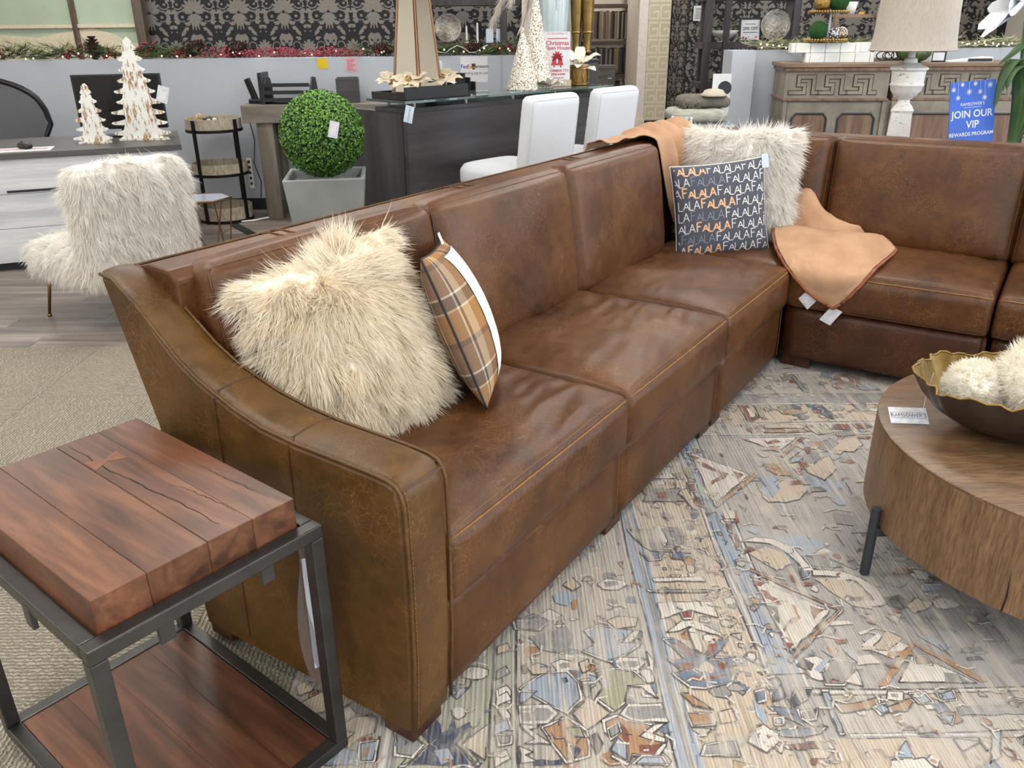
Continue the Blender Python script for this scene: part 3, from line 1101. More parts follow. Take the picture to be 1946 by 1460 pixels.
def arm_w(t):
    return 0.136 - 0.040 * max(0.0, min(1.0, (t - .35) / .5))
am = MB()
top = PROF[:]
low = [(-.022, .45), (-.018, .25), (-.004, .046), (.68, .046), (.74, .60)]
poly = top + low
vv = []
nS = 8
for i in range(nS + 1):
    q = i / nS
    for (t, z) in poly:
        e = 0.014
        d = min(q, 1 - q) * arm_w(t)
        rr = e - math.sqrt(max(0, e * e - max(0, e - d) ** 2)) if d < e else 0.0
        zc, tc_ = .4, .4
        # round the rim between side panels and top strip
        dz = -rr if z > .62 else 0
        dt = rr if t < 0 else (-rr if t > .7 else 0)
        vv.append((q * arm_w(t), t + dt, z + dz + 0.006 * math.sin(PI * q) * (1 if z > .6 and t > .02 else 0)))
n = len(poly)
ff = []
for i in range(nS):
    for j in range(n):
        j2 = (j + 1) % n
        ff.append((i * n + j, i * n + j2, (i + 1) * n + j2, (i + 1) * n + j))
ff.append(tuple(range(n)))
ff.append(tuple(range(nS * n + n - 1, nS * n - 1, -1)))
am.add(vv, ff)
me = am.mesh('arm', 'auto')
bm = bmesh.new(); bm.from_mesh(me); bmesh.ops.recalc_face_normals(bm, faces=bm.faces); bm.to_mesh(me); bm.free()
arm = link('arm', me, M['leather_arm'], sofa)
arm['label'] = 'sloping olive-brown leather arm with gold stitching'
# piping and stitch lines on the arm
def off(pts, s):
    return [(s, t, z) for t, z in pts]
edge = [(t, z - .003) for t, z in top] + [(-.022, .45), (-.018, .25), (-.006, .052)]
MB().tube(off(edge, .004), .0042, 6).tube([(arm_w(t) - .004, t, z) for t, z in edge], .0042, 6).build('piping', M['leather_arm'], arm, True)
def stitch(path, r=.0011, dash=.007, gap=.004):
    mb = MB()
    pts = [Vector(p) for p in path]
    acc = []
    for a, b in zip(pts[:-1], pts[1:]):
        d = (b - a).length
        k = max(1, int(d / .004))
        for i in range(k):
            acc.append(a + (b - a) * (i / k))
    i = 0
    while i + 2 < len(acc):
        mb.tube([acc[i], acc[i + 2]], r, 4)
        i += 3
    return mb
st = stitch([(.014, t, z + .0015 if t > 0 else z) for t, z in [(a, b) if a > 0.01 else (a - .001, b) for a, b in edge]])
st.build('stitching', M['thread'], arm)
sm = MB()
for t0 in (.28, .50):
    zt = np.interp(t0, [p[0] for p in PROF[::-1]], [p[1] for p in PROF[::-1]])
    sm.tube([(-.0005, t0, zt - .01), (-.0005, t0 + .01, .35), (-.0005, t0 + .015, .07)], .0016, 5)
    sm.tube([(0.01, t0, zt + .003), (.06, t0, zt + .007), (arm_w(t0) - .01, t0, zt + .003)], .0016, 5)
sm.tube([(.01, -.021, .655), (.07, -.024, .655), (.126, -.021, .655)], .0016, 5)
sm.build('seam', M['leather_dark'], arm)


def pad(name, s0, s1, t0, t1, z0, z1, r, bul, mt, n=(16, 16, 6), M_=None, pipe=None, wr=0.0, seed=0, wdir=None, parent=None, smooth=True):
    def fn(q, p):
        if wr:
            k = noise.noise(Vector((q.x * 5 + seed, q.y * 5, q.z * 5))) * 0.6
            g = 0.0
            if wdir == 'front' and p[2] > .5:
                # creases gathered towards the front edge and the inner end
                a = q.x * 0.9 + q.y * 0.35
                g = abs(noise.noise(Vector((q.x * 4 + q.y * 3 + seed * 3.1, q.y * 17 - q.x * 5, 1.7)))) * 1.6 * (0.2 + 0.8 * max(0, p[0])) * (0.35 + 0.65 * max(0, -p[1] * .5 + .5))
            if wdir == 'back':
                g = abs(noise.noise(Vector((q.x * 20 + seed * 2.3, q.z * 4, 2.2)))) * 1.5 * max(0, p[2]) ** 2
            fall = (1 - abs(p[0]) ** 6) * (1 - abs(p[1]) ** 8 if wdir == 'front' else 1 - abs(p[2]) ** 8)
            q = q + Vector((0, 0, 1) if wdir == 'front' else (0, -1, 0)) * wr * (k - g) * fall
        return q
    f = soft((s0 + s1) / 2, (t0 + t1) / 2, (z0 + z1) / 2, s1 - s0, t1 - t0, z1 - z0, r, bul=bul, fn=fn)
    f2 = (lambda p: M_ @ f(p)) if M_ is not None else f
    mb = cube_surface(MB(), f2, *n)
    o = mb.build(name, mt, parent or sofa, smooth)
    if pipe:
        for ax, sd in pipe:
            lp = edge_loop(f2, ax, sd, 18)
            MB().tube(lp, .0036, 6, True).build('piping', mt, o, True)
            cen = sum(lp, Vector()) / len(lp)
            lp2 = [p + (cen - p) * (.009 / max((cen - p).length, .01)) for p in lp]
    return o, f2


def yline(name, f2, fixed, parent, r=.0016):
    """gold welt along cube-space polyline"""
    MB().tube([f2(p) for p in fixed], r, 5).build(name, M['thread'], parent, True)


def lin(a, b, n=14):
    return [tuple(a[i] + (b[i] - a[i]) * k / n for i in range(3)) for k in range(n + 1)]
ZC0, ZC1 = .299, .462
# bases (front rails)
for s0, s1, t0, t1 in ((.137, .999, .006, .80), (1.001, 1.820, .006, .80), (1.826, 2.612, .002, .80)):
    o, f2 = pad('base', s0, s1, t0, t1, .052, ZC0 - .002, .012, (0, 0, .006, 0, 0, 0), M['leather'], (10, 8, 6))
    yline('stitching', f2, lin((.97, -1, -1), (.97, -1, 1)), o, .0012)
pad('base', 2.615, 3.44, .02, .80, .068, ZC0 - .002, .012, (0, 0, 0, 0, 0, 0), M['leather_dark'], (8, 8, 5))
for t0, t1 in ((-.815, -.004), (-1.63, -.825)):
    o, f2 = pad('base', 2.622, 3.44, t0, t1, .052, ZC0 - .002, .022, (.006, 0, 0, 0, 0, 0), M['leather_dark'], (8, 10, 6))
    MB().tube([f2(p) for p in lin((-1, -.965, -1), (-1, -.965, 1))], .003, 5).build('piping', M['leather_dark'], o, True)
# seat cushions, run along the long side
seats = []
for i, (s0, s1, t1) in enumerate(((.139, 1.000, .68), (1.002, 1.822, .68), (1.824, 2.612, .66))):
    o, f2 = pad('seat_cushion', s0, s1, -.014, t1, ZC0, ZC1 + .006, .020, (0, 0, .012, 0, 0, .040), M['leather'], (64, 60, 7), None, [(2, -1)], .022, i * 3.7 + 1, 'front')
    yline('piping', f2, lin((-.985, -1, .98), (.985, -1, .98), 20), o, .0034)
    yline('stitching', f2, lin((-.98, -.97, 1), (.98, -.97, 1), 20), o, .0010)
    yline('stitching', f2, lin((.99, -1, -.95), (.99, -1, .95)), o, .0013)
    seats.append(f2)
pad('seat_cushion', 2.616, 3.30, .002, .66, ZC0, ZC1, .022, (0, 0, 0, 0, 0, .035), M['leather'], (14, 14, 6))
for i, (t0, t1) in enumerate(((-.808, -.003), (-1.62, -.816))):
    o, f2 = pad('seat_cushion', 2.606, 3.30, t0, t1, ZC0, ZC1 + .004, .022, (.012, 0, 0, 0, 0, .036), M['leather'], (44, 44, 7), None, [(2, -1)], .012, i * 2.2 + 9, 'front')
    yline('piping', f2, lin((-1, -.985, .98), (-1, .985, .98), 20), o, .0036)
    yline('stitching', f2, lin((-.97, -.98, 1), (-.97, .98, 1), 20), o, .0012)
# back frames
for nm, poly_, s0, s1 in (('back_frame', [(.70, .07), (.70, .93), (.725, .952), (.80, .957), (.848, .945), (.852, .92), (.80, .50), (.74, .07)], .09, 3.46),):
    mb = MB()
    mb.prism([(b, a) for a, b in poly_], s0, s1, map3=lambda a, b, h: (h, b, a))
    me = mb.mesh('back_frame', False, .008, 2)
    bm = bmesh.new(); bm.from_mesh(me); bmesh.ops.recalc_face_normals(bm, faces=bm.faces); bm.to_mesh(me); bm.free()
    bf = link('back_frame', me, M['leather'], sofa)
    pp = MB()
    pp.tube([(s0, .848, .948), (s1, .848, .948)], .004, 6)
    for sx in (.46, .50, 1.26, 1.31, 2.0, 2.05):
        pp.tube([(sx, .71, .945), (sx, .74, .957), (sx, .80, .9585), (sx, .846, .949)], .0022, 5)
    pp.build('seam', M['leather_arm'], bf, True)
mb = MB()
mb.prism([(3.30, .07), (3.44, .07), (3.50, .92), (3.495, .945), (3.45, .955), (3.36, .952), (3.335, .93)], -1.66, .85, map3=lambda a, b, h: (a, h, b))
me = mb.mesh('back_frame', False, .008, 2)
bm = bmesh.new(); bm.from_mesh(me); bmesh.ops.recalc_face_normals(bm, faces=bm.faces); bm.to_mesh(me); bm.free()
link('back_frame', me, M['leather'], sofa)
# back cushions, long side: tilt back about the s axis
for i, (s0, s1) in enumerate(((.142, .952), (.958, 1.775), (1.782, 2.612))):
    Mt = Matrix.Translation((0, .655, .455)) @ Matrix.Rotation(R(-8.0), 4, 'X') @ Matrix.Translation((0, -.655, -.455))
    o, f2 = pad('back_cushion', s0, s1, .585, .735, .452, .957, .030, (.006, .006, .050, 0, 0, .008), M['leather'], (30, 6, 26), Mt, [(1, -1)], .013, i * 4.1 + 2, 'back')
# back cushions, short side: tilt about the t axis
for i, (t0, t1) in enumerate(((.02, .60), (-.80, .012), (-1.62, -.808))):
    Mt = Matrix.Translation((3.27, 0, .455)) @ Matrix.Rotation(R(8.0), 4, 'Y') @ Matrix.Translation((-3.27, 0, -.455))
    o, f2 = pad('back_cushion', 3.185, 3.345, t0, t1, .452, .955, .030, (.050, 0, .006, .006, 0, .008), M['leather'], (6, 28, 26), Mt, [(0, -1)])
# wooden feet
for (x, y, a, b) in ((.005, .002, .10, .085), (.005, .60, .10, .08), (.95, .02, .1, .06), (1.72, .02, .10, .06), (1.84, .02, .1, .06), (2.50, .04, .10, .06), (2.65, -.14, .07, .13), (2.65, -.80, .07, .11), (2.65, -.96, .07, .11), (3.30, .68, .1, .1), (3.30, -1.5, .1, .1)):
    MB().b6(x, x + a, y, y + b, RGZ, .053).build('foot', M['foot_wood'], sofa, bev=.003)

# ================================================================ end table (front left)
M['slab'] = wood('reddish_acacia_board', S(56, 33, 22), S(96, 59, 39), S(120, 78, 53), 'Y', 1.3, 0.33, 0.12, True, 2.2)
M['gunmetal'] = plain('gunmetal_steel', S(92, 90, 88), 0.38, 0.9, c2=S(78, 76, 75), scale=14, bump=0.04)
M['crack'] = plain('dark_crack', S(24, 14, 10), 0.8)
et = thing('end_table', 'square end table with thick reddish wood top and gunmetal frame beside the sofa arm', 'end table', (-.757, 1.366, 0.0), R(51))
HX, HY, TB = .2275, .318, .0145
ZF = .580
def ring(mb, hx, hy, z0, z1, w):
    mb.b6(-hx, hx, -hy, -hy + w, z0, z1)
    mb.b6(-hx, hx, hy - w, hy, z0, z1)
    mb.b6(-hx, -hx + w, -hy + w, hy - w, z0, z1)
    mb.b6(hx - w, hx, -hy + w, hy - w, z0, z1)
fr = MB(); ring(fr, HX, HY, ZF - .028, ZF, .029)
fo = fr.build('top_frame', M['gunmetal'], et, bev=.0025)
fr = MB(); ring(fr, HX, HY, .0095, .036, .029)
lf = fr.build('lower_frame', M['gunmetal'], et, bev=.0025)
for sx in (-1, 1):
    for sy in (-1, 1):
        MB().b6(sx * HX - (.029 if sx > 0 else 0), sx * HX + (.029 if sx < 0 else 0), sy * HY - (.029 if sy > 0 else 0), sy * HY + (.029 if sy < 0 else 0), .036, ZF - .028).build('leg', M['gunmetal'], et, bev=.0025)
for (x, y, a, b) in ((-.10, -HY + .003, .028, .010), (.10, -HY + .003, .028, .010), (-HX + .003, -.1, .010, .028), (-HX + .003, .12, .010, .028), (HX - .003, 0, .010, .028)):
    MB().b6(x - a / 2, x + a / 2, y - b / 2 + .004, y + b / 2 + .004, ZF - .062, ZF - .02).build('bracket', M['gunmetal'], et, bev=.002)
# thick top out of boards running front to back (local Y)
bw = [-.194, -.108, -.012, .074, .132, .194]
bw = [-.194, -.100, .012, .102, .194]
for i in range(4):
    x0, x1 = bw[i] + .0002, bw[i + 1] - .0002
    MB().b6(x0, x1, -.285, .285, .562, .642 - (i % 2) * .0007).build('board', M['slab'], et, bev=.0012, seg=1)
ck = MB()
rg = random.Random(3)
def crack(x, y0, y1, w, wander):
    pts = []
    k = 26
    xx = x
    for i in range(k + 1):
        xx += rg.uniform(-wander, wander) + wander * .25
        pts.append((xx, y0 + (y1 - y0) * i / k))
    L_, Rr = [], []
    for i, (a, b) in enumerate(pts):
        ww = w * (0.25 + 0.75 * math.sin(PI * i / k)) * rg.uniform(.5, 1.2)
        L_.append((a - ww, b)); Rr.append((a + ww, b))
    for i in range(k):
        ck.add([(L_[i][0], L_[i][1], .6423), (Rr[i][0], Rr[i][1], .6423), (Rr[i + 1][0], Rr[i + 1][1], .6423), (L_[i + 1][0], L_[i + 1][1], .6423)], [(0, 1, 2, 3)])
crack(.030, .27, -.255, .0016, .004)
ck.build('crack', M['crack'], et)
ck = MB()
crack(.075, -.05, -.24, .0009, .003)
ck.build('crack', M['crack'], et)
ck = MB()
crack(.155, -.02, -.25, .0007, .003)
ck.build('crack', M['crack'], et)
M['bowtie'] = wood('bowtie_wood', S(90, 50, 30), S(124, 74, 46), S(140, 88, 56), 'X', 2, 0.35, 0.05)
MB().prism([(.015, .115), (.048, .135), (.082, .115), (.082, .165), (.048, .148), (.015, .165)], .6405, .6426).build('bowtie_key', M['bowtie'], et)
# lower shelf boards
for i in range(4):
    x0, x1 = -.197 + i * .0985, -.197 + (i + 1) * .0985
    MB().b6(x0 + .0001, x1 - .0001, -.288, .288, .013, .033).build('shelf_board', M['slab'], et, bev=.001)
# price tag bag hanging off the frame
M['clear_bag'] = None
t = NT('clear_plastic')
t.set(S(235, 235, 240), 0.12, spec=0.6)
t.p.inputs['Transmission Weight'].default_value = 0.85
t.p.inputs['Alpha'].default_value = 0.55
M['clear_bag'] = t.m
bag = thing('hanging_tag_bag', 'clear plastic tag sleeve hanging by a string from the end table frame', 'tag', (-.415, 1.375, 0.0), R(30))
mb = MB()
def bagf(u_, v_):
    z = .13 + .39 * v_
    w = .016 + .018 * math.sin(PI * min(1, v_ * 1.15))
    return ((u_ - .5) * 2 * w, .006 * math.sin(u_ * 9 + v_ * 5) + .008 * (1 - v_), z)
mb.grid(bagf, 10, 14)
mb.build('sleeve', M['clear_bag'], bag, True)
MB().grid(lambda a, b: ((a - .5) * .024, .002 + .003 * math.sin(b * 6), .20 + .28 * b), 3, 6).build('paper_slip', plain('tag_paper', S(226, 226, 232), .7), bag, True)
MB().tube([(0, 0, .515), (.004, 0, .53), (-.004, 0, .545), (0, .004, .556)], .0008, 4).build('string', plain('white_string', S(235, 235, 235), .8), bag)

# ================================================================ coffee table
M['oak'] = wood('brown_oak_veneer', S(94, 70, 48), S(112, 85, 58), S(124, 95, 66), 'X', 3.0, 0.38, 0.2, False, 0.15, S(62, 44, 28))
M['oak_v'] = wood('brown_oak_veneer_upright', S(104, 79, 54), S(124, 95, 66), S(136, 106, 75), 'Z', 3.4, 0.42, 0.3, False, 0.15, S(72, 52, 34))
M['dark_steel'] = plain('dark_grey_powder_coat', S(58, 62, 66), 0.5, 0.4, bump=0.05, bscale=120)
cof = thing('coffee_table', 'round drum coffee table in brown oak on short dark metal legs', 'coffee table', (1.570, 1.945, 0.0))
CR = .552
mb = MB(); mb.lathe([(CR - .02, .165), (CR, .165), (CR, .4195)], 96)
drum = mb.build('drum', M['oak_v'], cof, 'auto')
mb = MB(); mb.lathe([(CR - .0005, .4195), (CR - .0005, .425), (CR - .004, .4275)], 96)
mb.build('table_top', M['oak'], cof, 'auto')
for a in (180.5, 60, 300):
    ca, sa = math.cos(R(a)), math.sin(R(a))
    L_ = MB().tube([((CR + .016) * ca, (CR + .016) * sa, RGZ), ((CR + .016) * ca, (CR + .016) * sa, .226)], .0135, 16).build('leg', M['dark_steel'], cof, 'auto')
    Mx = Matrix.Rotation(R(a), 4, 'Z')
    MB().b6(CR - .10, CR + .012, -.012, .012, .140, .166, Mx).build('bracket', M['dark_steel'], L_, bev=.002)
mb = MB()
mb.add([((CR + .0006) * math.cos(R(a)), (CR + .0006) * math.sin(R(a)), z) for a, z in ((221.6, .165), (222.1, .165), (222.3, .21), (221.6, .285), (221.9, .2))], [(0, 1, 2, 3, 4)])
mb.build('crack', M['crack'], drum)

# ================================================================ fur, pillows, throws, fur chair
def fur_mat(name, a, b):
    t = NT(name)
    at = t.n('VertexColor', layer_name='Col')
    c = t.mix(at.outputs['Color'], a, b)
    t.set(c, 0.55, spec=0.25)
    tr = t.n('BsdfTranslucent')
    t.l(c, tr.inputs['Color'])
    mx = t.n('MixShader')
    mx.inputs[0].default_value = 0.5
    t.l(t.p.outputs[0], mx.inputs[1])
    t.l(tr.outputs[0], mx.inputs[2])
    t.l(mx.outputs[0], t.out.inputs['Surface'])
    return t.m
M['fur_cream'] = fur_mat('cream_fur', S(234, 219, 192), S(252, 246, 234))
M['fur_white'] = fur_mat('white_fur', S(242, 236, 226), S(255, 254, 252))
M['fur_core'] = plain('fur_backing', S(246, 236, 216), 0.9, scale=40)
M['fur_core_w'] = plain('fur_backing_white', S(246, 243, 238), 0.9, scale=40)


def fur(name, mt, parent, me, count, length, comb, w=.0016, lift=.7, droop=.25, curl=.25, seed=1, cell=.05, clump=.6, mask=None, label=None):
    """strands of fur as tapering ribbons, gathered into locks, over a mesh (parent's space)"""
    rg_ = np.random.default_rng(seed)
    me.calc_loop_triangles()
    nt = len(me.loop_triangles)
    tri = np.zeros(nt * 3, int)
    me.loop_triangles.foreach_get('vertices', tri)
    tri = tri.reshape(-1, 3)
    co = np.zeros(len(me.vertices) * 3)
    me.vertices.foreach_get('co', co)
    co = co.reshape(-1, 3)
    no = np.zeros(len(me.vertices) * 3)
    me.vertex_normals.foreach_get('vector', no)
    no = no.reshape(-1, 3)
    A, B, C_ = co[tri[:, 0]], co[tri[:, 1]], co[tri[:, 2]]
    ar = np.linalg.norm(np.cross(B - A, C_ - A), axis=1)
    if mask is not None:
        ar = ar * mask((A + B + C_) / 3)
    ti = rg_.choice(nt, count, p=ar / ar.sum())
    r1, r2 = np.sqrt(rg_.random(count)), rg_.random(count)
    wa, wb_, wc = 1 - r1, r1 * (1 - r2), r1 * r2
    P = A[ti] * wa[:, None] + B[ti] * wb_[:, None] + C_[ti] * wc[:, None]
    N = no[tri[ti, 0]] * wa[:, None] + no[tri[ti, 1]] * wb_[:, None] + no[tri[ti, 2]] * wc[:, None]
    N /= np.linalg.norm(N, axis=1)[:, None] + 1e-9
    key = np.floor((P + rg_.normal(0, cell * .12, P.shape)) / cell).astype(int)
    h = (key[:, 0] * 73856093) ^ (key[:, 1] * 19349663) ^ (key[:, 2] * 83492791)
    tab = rg_.normal(0, 1, (4096, 3))
    tl = rg_.uniform(.75, 1.25, 4096)
    ch = tab[h % 4096]
    tone = rg_.uniform(0, 1, 4096)[h % 4096]
    D = N * lift + comb(P, N) + ch * clump * .45 + rg_.normal(0, .12, P.shape)
    D /= np.linalg.norm(D, axis=1)[:, None]
    L = length * tl[h % 4096] * rg_.uniform(.6, 1.15, count)
    K = 5
    side0 = np.cross(D, rg_.normal(0, 1, P.shape))
    side0 /= np.linalg.norm(side0, axis=1)[:, None] + 1e-9
    cv = np.cross(N, ch)
    vv = np.zeros((count, 2 * K + 1, 3))
    q = P - N * .002
    d = D.copy()
    for k in range(K + 1):
        ww = w * (1 - (k / K) ** 1.6)
        if k < K:
            vv[:, 2 * k] = q - side0 * ww
            vv[:, 2 * k + 1] = q + side0 * ww
        else:
            vv[:, 2 * k] = q
        d = d + np.array([0, 0, -droop / K]) * (k + 1) * .6 + cv * curl / K * math.cos(k * 1.1) + rg_.normal(0, .05, P.shape)
        # stay outside the surface
        dn = (d * N).sum(1)
        d = d + N * np.clip(.12 - dn, 0, 1)[:, None] * .8
        d /= np.linalg.norm(d, axis=1)[:, None]
        q = q + d * (L / K)[:, None]
    nv = 2 * K + 1
    base = np.arange(count) * nv
    quads = np.stack([np.stack([base + 2 * k, base + 2 * k + 1, base + 2 * k + 3, base + 2 * k + 2], 1) for k in range(K - 1)], 1)
    tris = np.stack([base + 2 * K - 2, base + 2 * K - 1, base + 2 * K], 1)
    loops = np.concatenate([quads.reshape(count, -1), tris], 1).ravel()
    nl = 4 * (K - 1) + 3
    starts = (np.arange(count)[:, None] * nl + np.array([4 * k for k in range(K)])[None]).ravel()
    m2 = bpy.data.meshes.new(name)
    m2.vertices.add(count * nv)
    m2.vertices.foreach_set('co', vv.ravel())
    m2.loops.add(len(loops))
    m2.loops.foreach_set('vertex_index', loops.astype(np.int32))
    m2.polygons.add(count * K)
    m2.polygons.foreach_set('loop_start', starts.astype(np.int32))
    m2.update(calc_edges=True)
    m2.polygons.foreach_set('use_smooth', np.ones(count * K, bool))
    at = m2.color_attributes.new('Col', 'FLOAT_COLOR', 'POINT')
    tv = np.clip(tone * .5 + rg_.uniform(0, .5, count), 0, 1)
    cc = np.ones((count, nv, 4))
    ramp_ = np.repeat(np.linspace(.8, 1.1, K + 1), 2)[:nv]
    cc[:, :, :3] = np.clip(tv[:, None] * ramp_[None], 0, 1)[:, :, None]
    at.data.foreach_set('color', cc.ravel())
    return link(name, m2, mt, parent, label, 'stuff')


def pil_f(w, h, T, pinch=.05, p=.42):
    def f(x, y, side):
        X = x * w / 2 * (1 - pinch * (1 - y * y) * abs(x))
        Y = y * h / 2 * (1 - pinch * (1 - x * x) * abs(y))
        Z = T / 2 * (max(0, 1 - x * x) * max(0, 1 - y * y)) ** p
        return Vector((X, Y, Z * side))
    return f


def pil_mesh(f, n=22):
    mb = MB()
    q = lambda a: math.sin((a * 2 - 1) * PI / 2)
    for s_ in (1, -1):
        mb.grid(lambda a, b: f(q(a), q(b), s_), n, n)
        if s_ < 0:
            k = n * n
            mb.f[-k:] = [t[::-1] for t in mb.f[-k:]]
    return mb


def orient(o, c, az, tilt, spin):
    a, t_, s_ = R(az), R(tilt), R(spin)
    n_ = Vector((math.cos(a), math.sin(a), 0))
    nn = n_ * math.cos(t_) + Vector((0, 0, 1)) * math.sin(t_)
    up = -n_ * math.sin(t_) + Vector((0, 0, 1)) * math.cos(t_)
    rt = up.cross(nn)
    r2 = rt * math.cos(s_) + up * math.sin(s_)
    u2 = -rt * math.sin(s_) + up * math.cos(s_)
    o.matrix_world = frame3(c, r2, u2, nn)
# --- cream long-hair pillow by the arm
fp = thing('fur_pillow', 'large shaggy cream fur pillow leaning against the sloping arm', 'pillow')
orient(fp, (-.402, 1.938, .728), -40, 20, 7)
f = pil_f(.46, .46, .19, .04)
core = pil_mesh(f).build('pillow_body', M['fur_core'], fp, True, weld=.0005)
_inv = fp.matrix_world.to_3x3().inverted()
_dn = np.array(_inv @ Vector((0, 0, -1)))


def comb1(P, N):
    # falls away from a crown near the top of the pillow
    d = P - np.array([-.03, .12, .05])
    d /= np.linalg.norm(d, axis=1)[:, None] + 1e-6
    return d * .6 + _dn * .85
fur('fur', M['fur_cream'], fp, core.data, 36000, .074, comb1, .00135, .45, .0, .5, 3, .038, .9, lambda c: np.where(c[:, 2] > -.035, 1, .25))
# --- white fur pillow in the corner
fq = thing('fur_pillow', 'white fur pillow standing in the sofa corner behind the lettered pillow', 'pillow')
orient(fq, (1.105, 4.04, .752), -110, 14, 1)
f = pil_f(.50, .50, .17, .04)
core = pil_mesh(f).build('pillow_body', M['fur_core_w'], fq, True, weld=.0005)
_dn2 = np.array(fq.matrix_world.to_3x3().inverted() @ Vector((0, 0, -1)))
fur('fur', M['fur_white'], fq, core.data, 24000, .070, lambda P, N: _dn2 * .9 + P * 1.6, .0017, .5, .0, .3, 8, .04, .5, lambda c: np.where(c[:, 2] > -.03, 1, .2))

# --- plaid pillow
def plaid_mat():
    t = NT('plaid_wool')
    tc = t.n('TexCoord')
    sx = t.n('SeparateXYZ')
    t.l(tc.outputs['Object'], sx.inputs[0])
    tan, brn, gry, wht, blk, crm = S(172, 128, 78), S(134, 110, 92), S(74, 72, 72), S(222, 214, 202), S(40, 40, 44), S(214, 196, 166)

    def bands(sock, per, ofs, stops):
        m = t.math('FRACT', t.math('MULTIPLY_ADD', sock, 1 / per, ofs))
        return t.ramp(m, stops, 'CONSTANT')
    bx = bands(sx.outputs[0], .30, .42, [(0, tan), (.30, wht), (.33, gry), (.47, blk), (.50, wht), (.53, brn), (.80, wht), (.82, gry), (.85, crm), (.97, tan)])
    by = bands(sx.outputs[1], .215, .1, [(0, tan), (.36, crm), (.39, gry), (.55, wht), (.575, brn), (.92, gry), (.99, tan)])
    chk = t.n('TexChecker')
    chk.inputs['Scale'].default_value = 900
    t.l(tc.outputs['Object'], chk.inputs['Vector'])
    c = t.mix(0.5, bx, by)
    c = t.mix(0.30, c, t.mix(1.0, bx, by, 'MULTIPLY'))
    n = t.noise(tc.outputs['Object'], 420, 2)
    c = t.mix(t.math('MULTIPLY', n, .35), c, S(150, 116, 86))
    t.set(c, .9, spec=.15)
    t.bump(t.noise(tc.outputs['Object'], 500, 2), .3, .001)
    return t.m
M['plaid'] = plaid_mat()
M['sherpa'] = plain('white_sherpa', S(244, 242, 238), .95, bump=.6, bscale=150, bdist=.004, c2=S(226, 222, 216), scale=60)
M['black_cord'] = plain('black_cord', S(30, 30, 32), .7)
pp = thing('plaid_pillow', 'tan, grey and white plaid pillow propped behind the shaggy cream pillow', 'pillow')
orient(pp, (-.138, 2.225, .693), 0, 22, -7)
f = pil_f(.43, .43, .15, .05, .5)
pil_mesh(f).build('pillow_body', M['plaid'], pp, True, weld=.0005)
mb = MB()
q_ = lambda a, lo, hi: lo + (hi - lo) * a
mb.grid(lambda a, b: f(q_(a, -.35, .86), q_(b, -.94, .90), 1) + Vector((0, 0, .0025 + .0015 * noise.noise(Vector((a * 14, b * 14, 0))))), 16, 24)
mb.build('sherpa_panel', M['sherpa'], pp, True)
ed = [f(x, y, 1) for x, y in [(-1 + 2 * i / 24, -1) for i in range(24)] + [(1, -1 + 2 * i / 24) for i in range(24)] + [(1 - 2 * i / 24, 1) for i in range(24)] + [(-1, 1 - 2 * i / 24) for i in range(24)]]
MB().tube(ed, .0032, 6, True).build('piping', M['black_cord'], pp, True)
MB().b6(.10, .135, .205, .24, .012, .014).build('label_tag', plain('white_label', S(236, 236, 232), .7), pp)

# --- lettered pillow
M['slate'] = plain('slate_cotton', S(86, 88, 98), .9, c2=S(74, 76, 86), scale=300, bump=.25, bscale=420, bdist=.001)
M['slate_light'] = plain('silver_print', S(150, 158, 174), .7)
M['white_print'] = plain('white_print', S(236, 234, 230), .8)
M['peach_print'] = plain('peach_print', S(236, 186, 146), .85)
lp = thing('lettered_pillow', 'slate grey pillow printed with rows of FALALA in white, silver and peach', 'pillow')
orient(lp, (.972, 3.822, .668), -92, 12, 6)
f = pil_f(.43, .43, .15, .05, .42)
pil_mesh(f, 26).build('pillow_body', M['slate'], lp, True, weld=.0005)
ed = [f(x, y, 1) for x, y in [(-1 + 2 * i / 24, -1) for i in range(24)] + [(1, -1 + 2 * i / 24) for i in range(24)] + [(1 - 2 * i / 24, 1) for i in range(24)] + [(-1, 1 - 2 * i / 24) for i in range(24)]]
MB().tube(ed, .0034, 6, True).build('piping', M['white_print'], lp, True)
letters = {'w': MB(), 's': MB(), 'p': MB()}
def fala(x0, y0, hgt):
    """strokes for one FALALA word in pillow units; returns strokes and width"""
    st_, x = [], 0.0
    def F(x, h):
        return [[(x, 0), (x, h)], [(x, h), (x + .34, h * 1.02)], [(x, h * .55), (x + .26, h * .57)]], .40
    def A(x, h):
        return [[(x, 0), (x + .20, h), (x + .40, 0)], [(x + .08, h * .34), (x + .32, h * .34)]], .44
    def L_(x, h):
        return [[(x, h), (x, 0), (x + .30, 0)]], .33
    for fn_, h, dy in ((F, 1.08, 0), (A, .72, 0), (L_, 1.0, -.08), (A, .78, 0), (L_, 1.0, -.08), (A, .95, 0)):
        ss, w_ = fn_(x, h)
        st_ += [[(a * 1.62, b + dy) for a, b in s_] for s_ in ss]
        x += w_
    return [[(x0 + a * hgt, y0 + b * hgt) for a, b in s_] for s_ in st_], x * hgt * 1.62
rows = ['wpw', 'ws w'.replace(' ', ''), 'wpw', 'wpw', 'wsw', 'wpw', 'wsw', 'wpw', 'wws']
ph = [.0, .55, .25, .8, .45, .62, .15, .35, .7]
